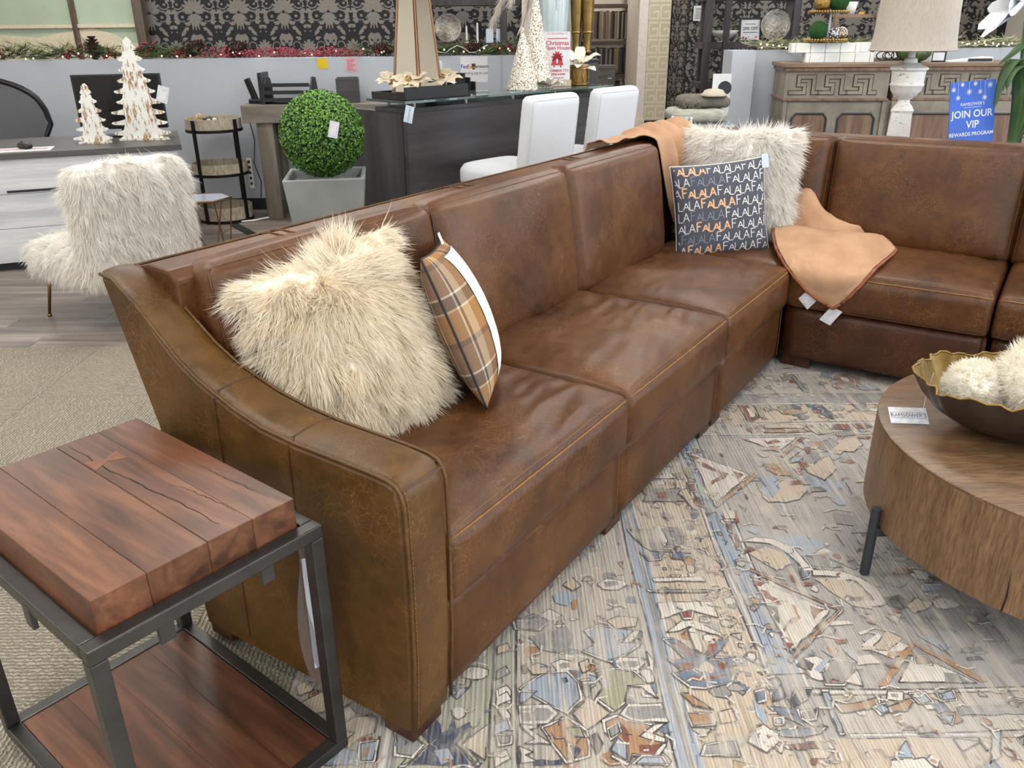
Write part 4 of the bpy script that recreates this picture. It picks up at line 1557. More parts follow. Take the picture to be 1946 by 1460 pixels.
for r_, pat in enumerate(rows):
    y0 = .80 - r_ * .245
    x = -1.75 + ph[r_] * .7
    i = 0
    while x < 1.0:
        ss, wd = fala(x, y0, .185)
        key = pat[i % len(pat)]
        hw = .0088 if key != 'p' else .015
        if key == 's':
            hw = .006
        for s_ in ss:
            for a, b in zip(s_[:-1], s_[1:]):
                dx, dy = b[0] - a[0], b[1] - a[1]
                d = math.hypot(dx, dy)
                nx, ny = -dy / d * hw, dx / d * hw
                for k in range(3):
                    t0, t1 = k / 3, (k + 1) / 3
                    qd = [(a[0] + dx * t0 - nx, a[1] + dy * t0 - ny), (a[0] + dx * t1 - nx, a[1] + dy * t1 - ny), (a[0] + dx * t1 + nx, a[1] + dy * t1 + ny), (a[0] + dx * t0 + nx, a[1] + dy * t0 + ny)]
                    if all(abs(u_) < .975 and abs(v_) < .975 for u_, v_ in qd):
                        letters[key].add([f(u_, v_, 1) + Vector((0, 0, .0012)) for u_, v_ in qd], [(0, 1, 2, 3)])
        x += wd + .035
        i += 1
letters['w'].build('white_lettering', M['white_print'], lp, kind='stuff')
letters['s'].build('silver_lettering', M['slate_light'], lp, kind='stuff')
letters['p'].build('peach_lettering', M['peach_print'], lp, kind='stuff')
M['tag_blue'] = plain('pale_blue_tag', S(206, 218, 232), .6)
MB().b6(.196, .226, .165, .226, .028, .030).build('label_tag', M['tag_blue'], lp)

# ---------------------------------------------------------------- peach throws
M['peach'] = plain('peach_linen', S(172, 134, 104), .9, c2=S(188, 150, 120), scale=9, bump=.5, bscale=26, bdist=.006, spec=.15)
M['peach_trim'] = plain('rust_velvet_trim', S(150, 90, 60), .9, c2=S(124, 70, 46), scale=40, bump=.4, bscale=90)
def net_surface(rows_, nu, nv):
    """Catmull-Rom through a small control net"""
    Rn = len(rows_)
    Cn = len(rows_[0])
    Pn = [[Vector(p) for p in r_] for r_ in rows_]
    def cr(p0, p1, p2, p3, t):
        return 0.5 * ((2 * p1) + (p2 - p0) * t + (2 * p0 - 5 * p1 + 4 * p2 - p3) * t * t + (3 * p1 - p0 - 3 * p2 + p3) * t ** 3)
    def ev(u, v):
        x = u * (Rn - 1); i = min(int(x), Rn - 2); t = x - i
        y = v * (Cn - 1); j = min(int(y), Cn - 2); s_ = y - j
        col = []
        for a in (-1, 0, 1, 2):
            r_ = Pn[max(0, min(Rn - 1, i + a))]
            col.append(cr(*(r_[max(0, min(Cn - 1, j + b))] for b in (-1, 0, 1, 2)), s_))
        return cr(*col, t)
    return ev
th_ = thing('peach_throw', 'peach linen throw with rust edging draped over the seat front', 'throw blanket', (-.2245, 1.3394, 0), SA)
net = [[(3.19, .262, .53), (3.20, .20, .60), (3.20, .13, .66), (3.20, .03, .58), (3.19, -.09, .53)],
       [(3.16, .268, .562), (3.17, .186, .650), (3.175, .090, .712), (3.165, .008, .618), (3.15, -.118, .555)],
       [(3.075, .235, .565), (3.09, .150, .612), (3.10, .052, .640), (3.09, -.052, .600), (3.12, -.178, .572)],
       [(3.02, .20, .515), (3.03, .105, .520), (3.02, .0, .522), (3.03, -.11, .520), (3.13, -.225, .520)],
       [(2.915, .165, .566), (2.945, .058, .582), (2.93, -.052, .575), (2.95, -.165, .582), (3.05, -.285, .560)],
       [(2.806, .125, .548), (2.79, .008, .545), (2.762, -.11, .543), (2.84, -.222, .545), (3.01, -.348, .528)],
       [(2.684, .067, .520), (2.666, -.043, .522), (2.682, -.141, .522), (2.746, -.247, .522), (2.95, -.362, .515)],
       [(2.585, -.017, .474), (2.575, -.094, .468), (2.575, -.183, .468), (2.578, -.265, .484), (2.66, -.344, .512)],
       [(2.575, -.114, .39), (2.572, -.158, .39), (2.571, -.207, .384), (2.572, -.248, .404), (2.577, -.294, .428)],
       [(2.575, -.195, .349), (2.573, -.208, .346), (2.572, -.22, .341), (2.573, -.232, .35), (2.576, -.245, .362)]]
ev = net_surface(net, 8, 5)
def evw(u_, v_):
    p = ev(u_, v_)
    k = noise.noise(Vector((p.x * 13, p.y * 13, p.z * 7))) * .008 + abs(noise.noise(Vector((p.x * 30 + p.y * 14, p.y * 34 - p.x * 10, p.z * 20)))) * .006
    return p + Vector((-.4, 0, .9)) * k
mb = MB().grid(evw, 90, 56)
o = mb.build('cloth', M['peach'], th_, True)
sd = o.modifiers.new('thickness', 'SOLIDIFY'); sd.thickness = .005; sd.offset = 1
lf_ = [evw(4 / 9 + (5 / 9) * i / 24, 0) for i in range(25)]
rt_ = [evw(1 - (5 / 9) * i / 24, 1) for i in range(25)]
def ruffle(pts, out):
    r_ = []
    for i, p in enumerate(pts):
        r_.append(.0065 + .0018 * math.sin(i * 2.4))
    return r_
MB().tube([p + Vector((-.003, 0.006, -.004)) for p in lf_], ruffle(lf_, 1), 7).tube([p + Vector((-.003, -.006, -.004)) for p in rt_], ruffle(rt_, 1), 7).tube([evw(1, i / 8) + Vector((-.003, 0, -.006)) for i in range(9)], .008, 7).build('edging', M['peach_trim'], th_, True)
M['card'] = plain('printed_tag_card', S(228, 228, 230), .5, c2=S(196, 198, 204), scale=70)
M['ink'] = plain('black_ink', S(52, 54, 60), .7)
def quad_tag(nm, lab, P4, txt, off_=.0012):
    """small flat card given by its four corners (sofa space), with a printed name across its length"""
    t_ = thing(nm, lab, 'tag', (-.2245, 1.3394, 0), SA)
    a, b, c, d = [Vector(p) for p in P4]
    n_ = (b - a).cross(d - a).normalized()
    MB().add([a, b, c, d, a - n_ * off_, b - n_ * off_, c - n_ * off_, d - n_ * off_], [(0, 1, 2, 3), (7, 6, 5, 4), (0, 4, 5, 1), (1, 5, 6, 2), (2, 6, 7, 3), (3, 7, 4, 0)]).build('card', M['card'], t_)
    ux = (b - a); L1 = ux.length; ux.normalize()
    uy = (d - a); L2 = uy.length; uy = (uy - ux * uy.dot(ux)).normalized()
    if txt:
        v_, f_ = text_mesh(txt, L1 * .19)
        Mx = frame3((a + b + c + d) / 4 + n_ * .0006, ux, uy, n_)
        MB().add(v_, f_, Mx).build('print', M['ink'], t_)
    return t_
quad_tag('price_tag', 'white printed tag hanging left of the throw tip on the sofa front', [(2.580, -.119, .412), (2.580, -.069, .350), (2.580, -.114, .307), (2.580, -.161, .372)], '')
quad_tag('store_tag', 'grey store name tag hanging right under the throw tip', [(2.576, -.170, .273), (2.576, -.212, .340), (2.576, -.260, .323), (2.576, -.218, .254)], "RAMSOWER'S")
# peach blanket over the corner of the back
bl = thing('peach_blanket', 'peach blanket slung over the corner of the sofa back beside the white fur pillow', 'throw blanket', (-.2245, 1.3394, 0), SA)
def blf(u_, v_):
    s_ = 2.32 + u_ * .92
    k = max(0.0, min(1.0, (s_ - 2.60) / .16))
    path = [(.885, .78), (.872, .90), (.858, .972), (.80, .985), (.74, .980), (.700, .962), (.680, .88), (.665, .76), (.655, .62), (.640, .525)]
    vmax = 4.0 + 5.0 * k
    x = v_ * vmax
    if k < 1:
        x = (1 - k) * (1.6 + v_ * 2.2) + k * x
    i = min(int(x), 8)
    t_ = x - i
    a, b = path[i], path[i + 1]
    tt, zz = a[0] + (b[0] - a[0]) * t_, a[1] + (b[1] - a[1]) * t_
    fo_ = math.sin(s_ * 40 + v_ * 3.5 + 1.2 * math.sin(s_ * 9)) * .5 + .5
    amp = .030 * k + .010
    fo_ = fo_ * amp + .006 + .004 * noise.noise(Vector((s_ * 16, v_ * 5, 0)))
    up_ = max(0.0, 1 - abs(x - 3.2) / 2.6)
    # folds fan out to the right as they fall
    return Vector((s_ + k * .10 * max(0, x - 5) / 4 * (1 - u_), tt - fo_ * (1 - up_) * (1 if x > 3 else -1), zz + fo_ * up_))
mb = MB().grid(blf, 90, 44)
o = mb.build('cloth', M['peach'], bl, True)
sd = o.modifiers.new('thickness', 'SOLIDIFY'); sd.thickness = .004; sd.offset = 1

# ---------------------------------------------------------------- white fur chair (far left)
M['brass'] = plain('aged_brass', S(150, 126, 82), .32, .95, c2=S(128, 106, 66), scale=20)
fc = thing('fur_chair', 'armless lounge chair covered in long white fur on thin brass legs', 'chair', (-1.925, 4.215, 0), R(143))
f = soft(0, 0, .575, .13, .60, .56, .055, bul=(.01, .01, .01, .01, 0, .015))
bk = cube_surface(MB(), f, 5, 16, 16).build('backrest', M['fur_core_w'], fc, True)
f = soft(.355, 0, .345, .56, .60, .16, .06, bul=(0, .01, .01, .01, 0, .02))
stt = cube_surface(MB(), f, 16, 16, 5).build('seat', M['fur_core_w'], fc, True)
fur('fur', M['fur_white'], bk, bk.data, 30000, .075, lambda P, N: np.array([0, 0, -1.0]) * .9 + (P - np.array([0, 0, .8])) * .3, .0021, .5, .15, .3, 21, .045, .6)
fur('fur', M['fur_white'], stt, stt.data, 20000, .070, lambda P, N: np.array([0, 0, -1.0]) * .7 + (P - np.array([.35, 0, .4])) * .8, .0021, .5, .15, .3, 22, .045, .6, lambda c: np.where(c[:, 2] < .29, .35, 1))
for (x, y) in ((.58, .26), (.58, -.26), (.02, .19), (.02, -.19)):
    MB().tube([(x - .03, y * .9, .28), (x + (.03 if x > .3 else -.15), y * 1.02, .012)], [.011, .008], 10).tube([(x + (.03 if x > .3 else -.15), y * 1.02, .0), (x + (.03 if x > .3 else -.15), y * 1.02, .014)], .012, 10).build('leg', M['brass'], fc, True)

# ---------------------------------------------------------------- bowl of white balls on the coffee table
M['gold_leaf'] = plain('gold_leaf', S(150, 122, 70), .4, .8, c2=S(120, 96, 50), scale=14, bump=.25, bscale=30)
M['bowl_out'] = plain('dark_bronze', S(66, 56, 50), .35, .7, c2=S(96, 84, 74), scale=6, bump=.2, bscale=20)
bw_ = thing('wavy_bowl', 'oval gold-lined bowl with a ragged rim on the coffee table', 'bowl', (1.385, 2.000, .4275), R(-10))
def bowlw(t_, i):
    return 1.0 + (.014 * math.sin(t_ * 9) + .016 * math.sin(t_ * 19 + 1) + .016 * math.sin(t_ * 37)) * (i / 6.0) ** 3
def bowl_prof(o_):
    return [(.07 + o_, .0 + (0.004 if o_ < 0 else 0)), (.12 + o_, .012 - o_), (.175 + o_, .035 - o_ * .5), (.215 + o_, .065), (.243 + o_, .100), (.258 + o_, .130), (.266 + o_, .150)]
Ms = Matrix.Diagonal((1.10, .80, 1.0, 1))
def rimz(t_):
    return .007 * math.sin(t_ * 3) + .004 * math.sin(t_ * 11 + 2) + .004 * math.sin(t_ * 29)
def bowl_mesh(o_, flip):
    mb = MB()
    vv, ff = [], []
    pr = bowl_prof(o_)
    n_ = 120
    for i, (r_, z) in enumerate(pr):
        for j in range(n_):
            t_ = 2 * PI * j / n_
            rr = r_ * bowlw(t_, i)
            vv.append((rr * math.cos(t_) * 1.10, rr * math.sin(t_) * .80, z + rimz(t_) * (i / 6.0) ** 3))
    for i in range(len(pr) - 1):
        for j in range(n_):
            q = (i * n_ + j, i * n_ + (j + 1) % n_, (i + 1) * n_ + (j + 1) % n_, (i + 1) * n_ + j)
            ff.append(q[::-1] if flip else q)
    c_ = tuple(range(n_))
    ff.append(c_ if flip else c_[::-1])
    mb.add(vv, ff)
    return mb
bowl_mesh(0.0, False).build('bowl_shell', M['bowl_out'], bw_, True)
bowl_mesh(-.005, True).build('gold_lining', M['gold_leaf'], bw_, True)
rim = []
for j in range(120):
    t_ = 2 * PI * j / 120
    rr = .2635 * bowlw(t_, 6)
    rim.append((rr * math.cos(t_) * 1.10, rr * math.sin(t_) * .80, .150 + rimz(t_)))
MB().tube(rim, .0035, 5, True).build('rim', M['gold_leaf'], bw_, True)
M['snow'] = fur_mat('white_tinsel', S(240, 230, 206), S(255, 255, 253))
M['snow_core'] = plain('white_ball_core', S(250, 246, 234), .8, scale=30)
for (x, y, z, r_, lab) in ((1.248, 2.025, .545, .086, 'smaller fuzzy white ball at the left end of the gold bowl'), (1.400, 1.965, .578, .138, 'larger fuzzy white ball in the front of the gold bowl'), (1.56, 2.06, .558, .105, 'fuzzy white ball half hidden at the right end of the gold bowl')):
    b_ = thing('fuzzy_ball', lab, 'decorative ball', (x, y, z), 0, 'fuzzy white balls in the gold bowl')
    c_ = MB().ball((0, 0, 0), r_ * .86, 20, 14).build('ball_core', M['snow_core'], b_, True)
    fur('tinsel', M['snow'], b_, c_.data, 7000, r_ * .22, lambda P, N: N * 0, .0014, 1.0, 0, .2, 31, .012, .9)
tg = thing('store_tag', 'white store name tag lying on the coffee table tied to the gold bowl', 'tag', (1.103, 2.045, .4275), R(-6))
TM = Matrix.Translation((0, 0, .004)) @ Matrix.Rotation(R(34), 4, 'X') @ Matrix.Translation((0, .027, 0))
MB().b6(-.051, .051, -.026, .026, 0, .0012, TM).build('card', M['card'], tg)
v_, f_ = text_mesh("RAMSOWER'S", .0155)
MB().add(v_, f_, TM @ Matrix.Translation((0, 0, .0016))).build('print', M['ink'], tg)
fr = MB()
for (x0, x1, y0, y1) in ((-.047, .047, .0085, .0093), (-.047, .047, -.0093, -.0085), (-.047, -.0462, -.009, .009), (.0462, .047, -.009, .009)):
    fr.b6(x0, x1, y0, y1, .0010, .0015, TM)
fr.build('print_border', M['ink'], tg)
MB().tube([(.045, .044, .033), (.05, .055, .06), (.055, .06, .10), (.06, .06, .135)], .0008, 4).build('string', M['white_print'], tg)

# ================================================================ back of the shop: walls and wallpaper
M['beige_wall'] = wall_paint('beige_key_paper', S(208, 196, 168))
M['key_print'] = plain('cream_key_print', S(232, 224, 200), .6, scale=40)
M['trim_white'] = plain('white_trim', S(232, 222, 212), .45, scale=20)
M['black_base'] = plain('black_baseboard', S(30, 32, 40), .5)
hw = struct(MB().b6(-7.0, .36, 7.30, 7.44, 0, 1.243).build('wall_partition_left', M['grey_wall'], bev=.004))
MB().b6(-.076, -.066, 7.292, 7.30, 0, 1.243).build('joint_strip', M['grey_wall'], hw)
struct(MB().b6(-7.0, .36, 7.284, 7.2995, 0, .10).build('baseboard_left', M['black_base'], bev=.002))
hr = MB()
hr.b6(2.025, 2.235, 8.00, 8.34, 0, 1.243)
hr.b6(2.235, 7.3, 8.20, 8.34, 0, 1.240)
struct(hr.build('wall_partition_right', M['grey_wall']))
wl = struct(MB().b6(-7.0, .16, 10.70, 10.82, 0, 3.3).build('wall_rear_left', M['dark_wall']))
wr2 = struct(MB().b6(2.40, 7.4, 13.30, 13.42, 0, 3.3).build('wall_rear_right', M['dark_wall']))
gk = struct(MB().b6(2.06, 2.40, 13.28, 13.42, 0.12, 3.3).build('wall_greek_key', M['beige_wall']))
struct(MB().b6(2.06, 2.42, 13.265, 13.279, 0, .12).build('baseboard_rear', M['black_base']))
tm = MB()
tm.b6(1.93, 2.06, 13.24, 13.42, 0, 3.3)
tm.b6(1.915, 2.075, 13.22, 13.44, 0, .14)
struct(tm.build('trim_1', M['trim_white']))
struct(MB().b6(.16, .26, 10.66, 10.86, 0, 3.3).build('trim_2', M['trim_white'], bev=.004))
struct(MB().b6(.17, .25, 10.86, 15.8, 0, 3.3).build('wall_hall_left', M['white_wall']))
struct(MB().b6(1.97, 2.05, 13.44, 15.8, 0, 3.3).build('wall_hall_right', M['white_wall']))
struct(MB().b6(.17, 2.05, 15.8, 15.9, 0, 3.3).build('wall_hall_end', M['white_wall']))
struct(MB().b6(.26, 1.93, 13.26, 13.40, 1.85, 3.3).build('wall_hall_header', M['white_wall']))
# damask pier that stands out from the rear wall
pier = MB()
pier.add([(2.42, 13.28, 0), (2.60, 12.95, 0), (2.98, 13.10, 0), (2.98, 13.29, 0), (2.42, 13.28, 3.3), (2.60, 12.95, 3.3), (2.98, 13.10, 3.3), (2.98, 13.29, 3.3)], [(0, 1, 5, 4), (1, 2, 6, 5), (2, 3, 7, 6), (3, 0, 4, 7)])
pier_o = struct(pier.build('wall_pier', M['dark_wall']))


def leaf(x, y, ang, L_, W_, lobes=3):
    W_ *= 1.45
    L_ *= 1.08
    pts = [(0, 0)]
    for s_ in (1, -1):
        side = []
        for k in range(lobes):
            t0 = (k + .15) / lobes
            t1 = (k + .85) / lobes
            env = math.sin(PI * (.15 + .8 * t0)) * W_
            env2 = math.sin(PI * min(1, .15 + .8 * t1)) * W_
            side += [(t0 * L_, s_ * env * .62), (t1 * L_, s_ * (env2 * 1.0))]
        if s_ > 0:
            pts += side + [(L_ * 1.02, 0)]
        else:
            pts += side[::-1]
    ca, sa = math.cos(ang), math.sin(ang)
    return [(x + a * ca - b * sa, y + a * sa + b * ca) for a, b in pts]


def arc_strip(cx_, cy_, r_, a0, a1, w0, w1, n_=9):
    o_, i_ = [], []
    for k in range(n_ + 1):
        t_ = k / n_
        a = a0 + (a1 - a0) * t_
        w = w0 + (w1 - w0) * t_
        rr = r_ * (1 - .35 * t_)
        o_.append((cx_ + (rr + w) * math.cos(a), cy_ + (rr + w) * math.sin(a)))
        i_.append((cx_ + (rr - w) * math.cos(a), cy_ + (rr - w) * math.sin(a)))
    return o_ + i_[::-1]


def disc(x, y, r_, n_=7):
    return [(x + r_ * math.cos(2 * PI * k / n_), y + r_ * math.sin(2 * PI * k / n_)) for k in range(n_)]


def damask_tile():
    """one mirrored motif on a 1.0 x 1.5 unit cell centred on x=0"""
    P_ = []
    for s_ in (1, -1):
        for a, L_, W_ in ((78, .27, .045), (54, .26, .05), (30, .25, .05), (8, .22, .045), (-16, .18, .04)):
            P_.append((leaf(.015, .02, R(a), L_, W_), s_))
        for a, L_ in ((-40, .20), (-62, .28), (-80, .34)):
            P_.append((leaf(.01, -.05, R(a), L_, .032), s_))
        P_.append((arc_strip(.27, -.12, .15, R(150), R(-120), .016, .012), s_))
        P_.append((arc_strip(.36, .16, .12, R(200), R(430), .014, .012), s_))
        P_.append((disc(.27, -.12, .035), s_))
        P_.append((disc(.36, .16, .03), s_))
        for a, x, y in ((20, .34, -.26), (75, .40, -.20), (-40, .40, .04), (130, .30, .28), (60, .40, .28), (100, .20, .30)):
            P_.append((leaf(x, y, R(a), .13, .04, 2), s_))
        for i, (x, y) in enumerate(((.12, .40), (.16, .43), (.11, .46), (.16, .49), (.13, .53), (.17, .56))):
            P_.append((disc(x, y, .022), s_))
        for a, L_ in ((85, .20), (60, .19), (35, .17), (5, .15)):          # second palmette, half a repeat up
            P_.append((leaf(.5, .62, R(180 - a), L_, .04), s_))
        for a, L_ in ((-60, .20), (-85, .24)):
            P_.append((leaf(.5, .58, R(180 - a), L_, .03), s_))
        P_.append((arc_strip(.22, .70, .10, R(-30), R(220), .013, .010), s_))
        P_.append((leaf(.04, .42, R(80), .20, .035), s_))
        P_.append((leaf(.5, .60, R(90), .2, .03), s_))
        P_.append((leaf(.5, .62, R(-90), .2, .03), s_))
        P_.append((leaf(.0, .0, R(90), .26, .03), s_))
        P_.append((leaf(.0, -.1, R(-90), .3, .025), s_))
        P_.append((leaf(.02, .96, R(-90), .2, .04), s_))
        P_.append((leaf(.06, -.50, R(-70), .2, .035), s_))
        P_.append((leaf(.24, -.42, R(-50), .16, .035), s_))
        for a, x, y, L_ in ((10, .10, -.28, .14), (-25, .16, -.36, .13), (40, .42, -.38, .1), (150, .46, -.05, .1), (-120, .47, .30, .12), (60, .05, .30, .1), (30, .22, .46, .13), (-20, .26, .56, .13), (110, .38, .44, .12), (160, .34, .84, .12), (60, .05, .68, .14), (100, .12, .80, .12), (20, .02, .86, .12)):
            P_.append((leaf(x, y, R(a), L_, .036, 2), s_))
        for x, y in ((.46, .10), (.44, -.14), (.10, .20), (.30, .0), (.20, -.30), (.33, .66), (.06, .58), (.44, -.46)):
            P_.append((disc(x, y, .020), s_))
    out = []
    for p, s_ in P_:
        out.append([(a * s_, b) for a, b in (p if s_ > 0 else p[::-1])])
    return out
DT = damask_tile()


def damask(parent, x0, x1, z0, z1, per, Mx):
    mb = MB()
    h_ = per * 1.36
    nx, nz = int((x1 - x0) / per) + 2, int((z1 - z0) / h_) + 2
    for i in range(nx):
        for j in range(nz):
            for pi_, p in enumerate(DT):
                q = [(x0 + (i + a) * per, z0 + j * h_ + (b + .5) * per * .92) for a, b in p]
                if min(c[0] for c in q) < x0 or max(c[0] for c in q) > x1 or min(c[1] for c in q) < z0 or max(c[1] for c in q) > z1:
                    continue
                mb.add([(c[0], c[1], pi_ * .00003) for c in q], [tuple(range(len(q)))], Mx)
    return mb.build('wallpaper_print', M['taupe_print'], parent, kind='stuff')
damask(wl, -6.9, .15, .70, 2.45, .53, frame3((0, 10.698, 0), (1, 0, 0), (0, 0, 1), (0, -1, 0)))
damask(wr2, 2.99, 7.3, .50, 2.20, .53, frame3((0, 13.298, 0), (1, 0, 0), (0, 0, 1), (0, -1, 0)))
d1 = Vector((.18, -.33, 0)).normalized()
d2 = Vector((.38, .15, 0)).normalized()
damask(pier_o, 0.0, .372, .15, 2.2, .26, frame3(Vector((2.42, 13.28, 0)) + Vector((-.878, -.479, 0)) * .002, d1, (0, 0, 1), (-.878, -.479, 0)))
damask(pier_o, 0.0, .405, .15, 2.2, .40, frame3(Vector((2.60, 12.95, 0)) + Vector((.367, -.93, 0)) * .002, d2, (0, 0, 1), (.367, -.93, 0)))
# greek key print
kb = MB()
def keyrect(x0, x1, z0, z1):
    kb.add([(x0, 13.2785, z0), (x1, 13.2785, z0), (x1, 13.2785, z1), (x0, 13.2785, z1)], [(0, 1, 2, 3)])
for c_ in range(2):
    for r_ in range(12):
        x, z, s_, w = 2.075 + c_ * .165, .14 + r_ * .235, .150, .021
        h_ = .200
        keyrect(x, x + s_, z + h_ - w, z + h_)
        keyrect(x, x + w, z, z + h_ - w)
        keyrect(x + w, x + s_, z, z + w)
        keyrect(x + s_ - w, x + s_, z + w, z + h_ * .58)
        keyrect(x + s_ * .42, x + s_ - w, z + h_ * .58 - w, z + h_ * .58)
        keyrect(x + s_ * .42, x + s_ * .42 + w, z + h_ * .38, z + h_ * .58 - w)
kb.build('key_print', M['key_print'], gk, kind='stuff')

# far sample racks in the hall
M['rack_wood'] = wood('rack_brown', S(60, 48, 42), S(92, 76, 66), S(112, 94, 82), 'X', 1.0)
rk = thing('sample_rack', 'brown wooden rack full of hanging rug samples in the far hall', 'display rack', (1.62, 14.9, 0))
mb = MB()
for z in (.02, .66, 1.17, 1.74, 2.2):
    mb.b6(-.40, .40, -.02, .32, z, z + .06)
mb.b6(-.42, -.38, -.02, .32, 0, 2.26)
mb.b6(.38, .42, -.02, .32, 0, 2.26)
mb.build('rack_frame', M['rack_wood'], rk)
rg = random.Random(11)
sm_cols = [S(150, 132, 112), S(96, 82, 72), S(176, 164, 148), S(70, 64, 62), S(120, 104, 90), S(64, 70, 82), S(140, 138, 136), S(52, 48, 46)]
smm = [plain('rug_sample_%d' % i, c, .95, bump=.3, bscale=90) for i, c in enumerate(sm_cols)]
for row, (z0, z1) in enumerate(((.10, .60), (.74, 1.14), (1.26, 1.70))):
    x = -.37
    while x < .36:
        w = rg.uniform(.022, .042)
        k = rg.choice((0, 1, 2, 4, 6, 7)) if row == 2 else rg.choice((3, 5, 6, 7, 1, 0, 7))
        MB().b6(x, x + w - .004, -.01 - rg.random() * .02, .28, z0 + rg.random() * .02, z1 - rg.random() * .03).build('rug_sample', smm[k], rk)
        x += w
M['cab_grey'] = wood('grey_cabinet', S(66, 62, 60), S(96, 90, 86), S(112, 106, 100), 'X', 1.0)
cb = thing('small_cabinet', 'low dark grey cabinet standing in front of the far sample rack', 'cabinet', (1.30, 12.05, 0))
MB().b6(-.16, .16, 0, .4, 0, .93).build('cabinet_body', M['cab_grey'], cb)
MB().b6(-.18, .18, -.02, .42, .93, .965).build('cabinet_top', M['cab_grey'], cb)
d_ = MB().b6(-.14, .14, -.015, 0, .05, .88).build('door', M['cab_grey'], cb)
MB().b6(.06, .11, -.03, -.015, .80, .81).build('handle', M['troffer'], d_)

# ================================================================ left background
M['white_oak'] = wood('whitewashed_oak', S(176, 178, 184), S(212, 212, 214), S(226, 225, 224), 'X', .8, .5, .12, False, .6)
M['char_top'] = plain('charcoal_top', S(86, 82, 80), .4, c2=S(70, 67, 66), scale=6, stretch=(1, 8, 8))
M['black_plastic'] = plain('black_plastic', S(24, 25, 28), .35, scale=30)
M['black_matte'] = plain('black_matte', S(34, 34, 36), .6, scale=30)
M['screen'] = plain('dark_screen', S(14, 14, 18), .12, spec=.6)
M['paper'] = plain('white_paper', S(232, 232, 234), .8)
M['distressed'] = None
def distressed():
    t = NT('distressed_white_wood')
    v = t.coords('Object')
    vs_ = t.coords('Object', (60, 60, 16))
    n = t.noise(vs_, 1.0, 4, .7)
    m = t.noise(v, 5, 3)
    chips = t.ramp(t.math('ADD', n, t.math('MULTIPLY', m, .55)), [(.80, (0, 0, 0, 1)), (.86, (1, 1, 1, 1))])
    br = t.mix(t.noise(v, 40, 2), S(196, 156, 104), S(120, 96, 72))
    c = t.mix(chips, t.mix(m, S(240, 240, 236), S(226, 222, 212)), br)
    t.set(c, .75)
    t.bump(chips, .4, -.002)
    return t.m
M['distressed'] = distressed()
dk = thing('office_desk', 'whitewashed wooden desk with charcoal top behind the fur chair', 'desk', (-2.25, 5.75, 0), R(21.8))
MB().b6(-2.1, .03, -.02, .88, .715, .752).build('desk_top', M['char_top'], dk, bev=.003)
for i, (z0, z1) in enumerate(((.055, .275), (.278, .495), (.498, .713))):
    MB().b6(-2.05, 0, 0, .03, z0, z1).build('panel', M['white_oak'], dk, bev=.001)
MB().b6(-.03, 0, .03, .85, .04, .713).build('side_panel', M['white_oak'], dk)
MB().b6(-2.0, -.04, .05, .83, 0, .054).build('plinth', M['black_matte'], dk)
MB().b6(-1.06, -.72, -.0025, .0, .505, .52).build('handle_slot', M['black_matte'], dk)
def on_desk(x, y, z=.752):
    c_, s_ = math.cos(R(21.8)), math.sin(R(21.8))
    return (-2.25 + x * c_ - y * s_, 5.75 + x * s_ + y * c_, z)
# cut-out wooden trees
def tree_outline(H_, W_, tiers, rg_):
    L_ = []
    for s_ in (1, -1):
        pts = []
        for k in range(tiers):
            t0, t1 = k / tiers, (k + 1) / tiers
            w = W_ / 2 * (1 - t0) ** .72
            z0 = H_ * (.04 + .93 * t0)
            dz = H_ * .93 / tiers
            inn = w * rg_.uniform(.50, .62)
            out = w * rg_.uniform(.85, 1.08)
            pts += [(s_ * inn, z0 + dz * .05), (s_ * out * .9, z0 + dz * .10), (s_ * out, z0 + dz * .22), (s_ * out * .96, z0 + dz * .36), (s_ * out * .8, z0 + dz * .42), (s_ * inn * .95, z0 + dz * .62), (s_ * inn * .9, z0 + dz * .9)]
        L_.append(pts)
    b_ = W_ * .40
    return [(-b_, 0), (b_, 0)] + L_[0] + [(0, H_)] + L_[1][::-1]
for nm, lab, pos, H_, W_, tiers, sd_ in (('wooden_tree', 'tall distressed white wooden cut-out tree with a price tag on the white desk', (-2.575, 6.02, .752), .67, .44, 9, 4),
                                        ('wooden_tree', 'small distressed white wooden cut-out tree on the white desk', (-2.845, 5.86, .752), .385, .27, 6, 7)):
    t_ = thing(nm, lab, 'decorative tree', pos, R(3), 'cut-out trees on the white desk')
    pl = tree_outline(H_, W_, tiers, random.Random(sd_))
    mb = MB().prism(pl, -.012, .012, map3=lambda a, b, h: (a, h, b))
    me = mb.mesh('tree_board')
    bm = bmesh.new(); bm.from_mesh(me); bmesh.ops.recalc_face_normals(bm, faces=bm.faces); bmesh.ops.triangulate(bm, faces=[f_ for f_ in bm.faces if len(f_.verts) > 4]); bm.to_mesh(me); bm.free()
    link('tree_board', me, M['distressed'], t_)
    MB().b6(-W_ * .36, W_ * .36, -.04, .04, 0, .012).build('base', M['distressed'], t_)
    if H_ > .5:
        tgm = Matrix.Translation((.185, -.02, .30)) @ Matrix.Rotation(R(18), 4, 'Y')
        MB().b6(-.038, .038, -.001, .001, -.055, .055, tgm).build('price_tag', M['card'], t_)
        MB().b6(-.022, .022, -.0018, -.001, -.035, .02, tgm).build('tag_label', M['paper'], t_)
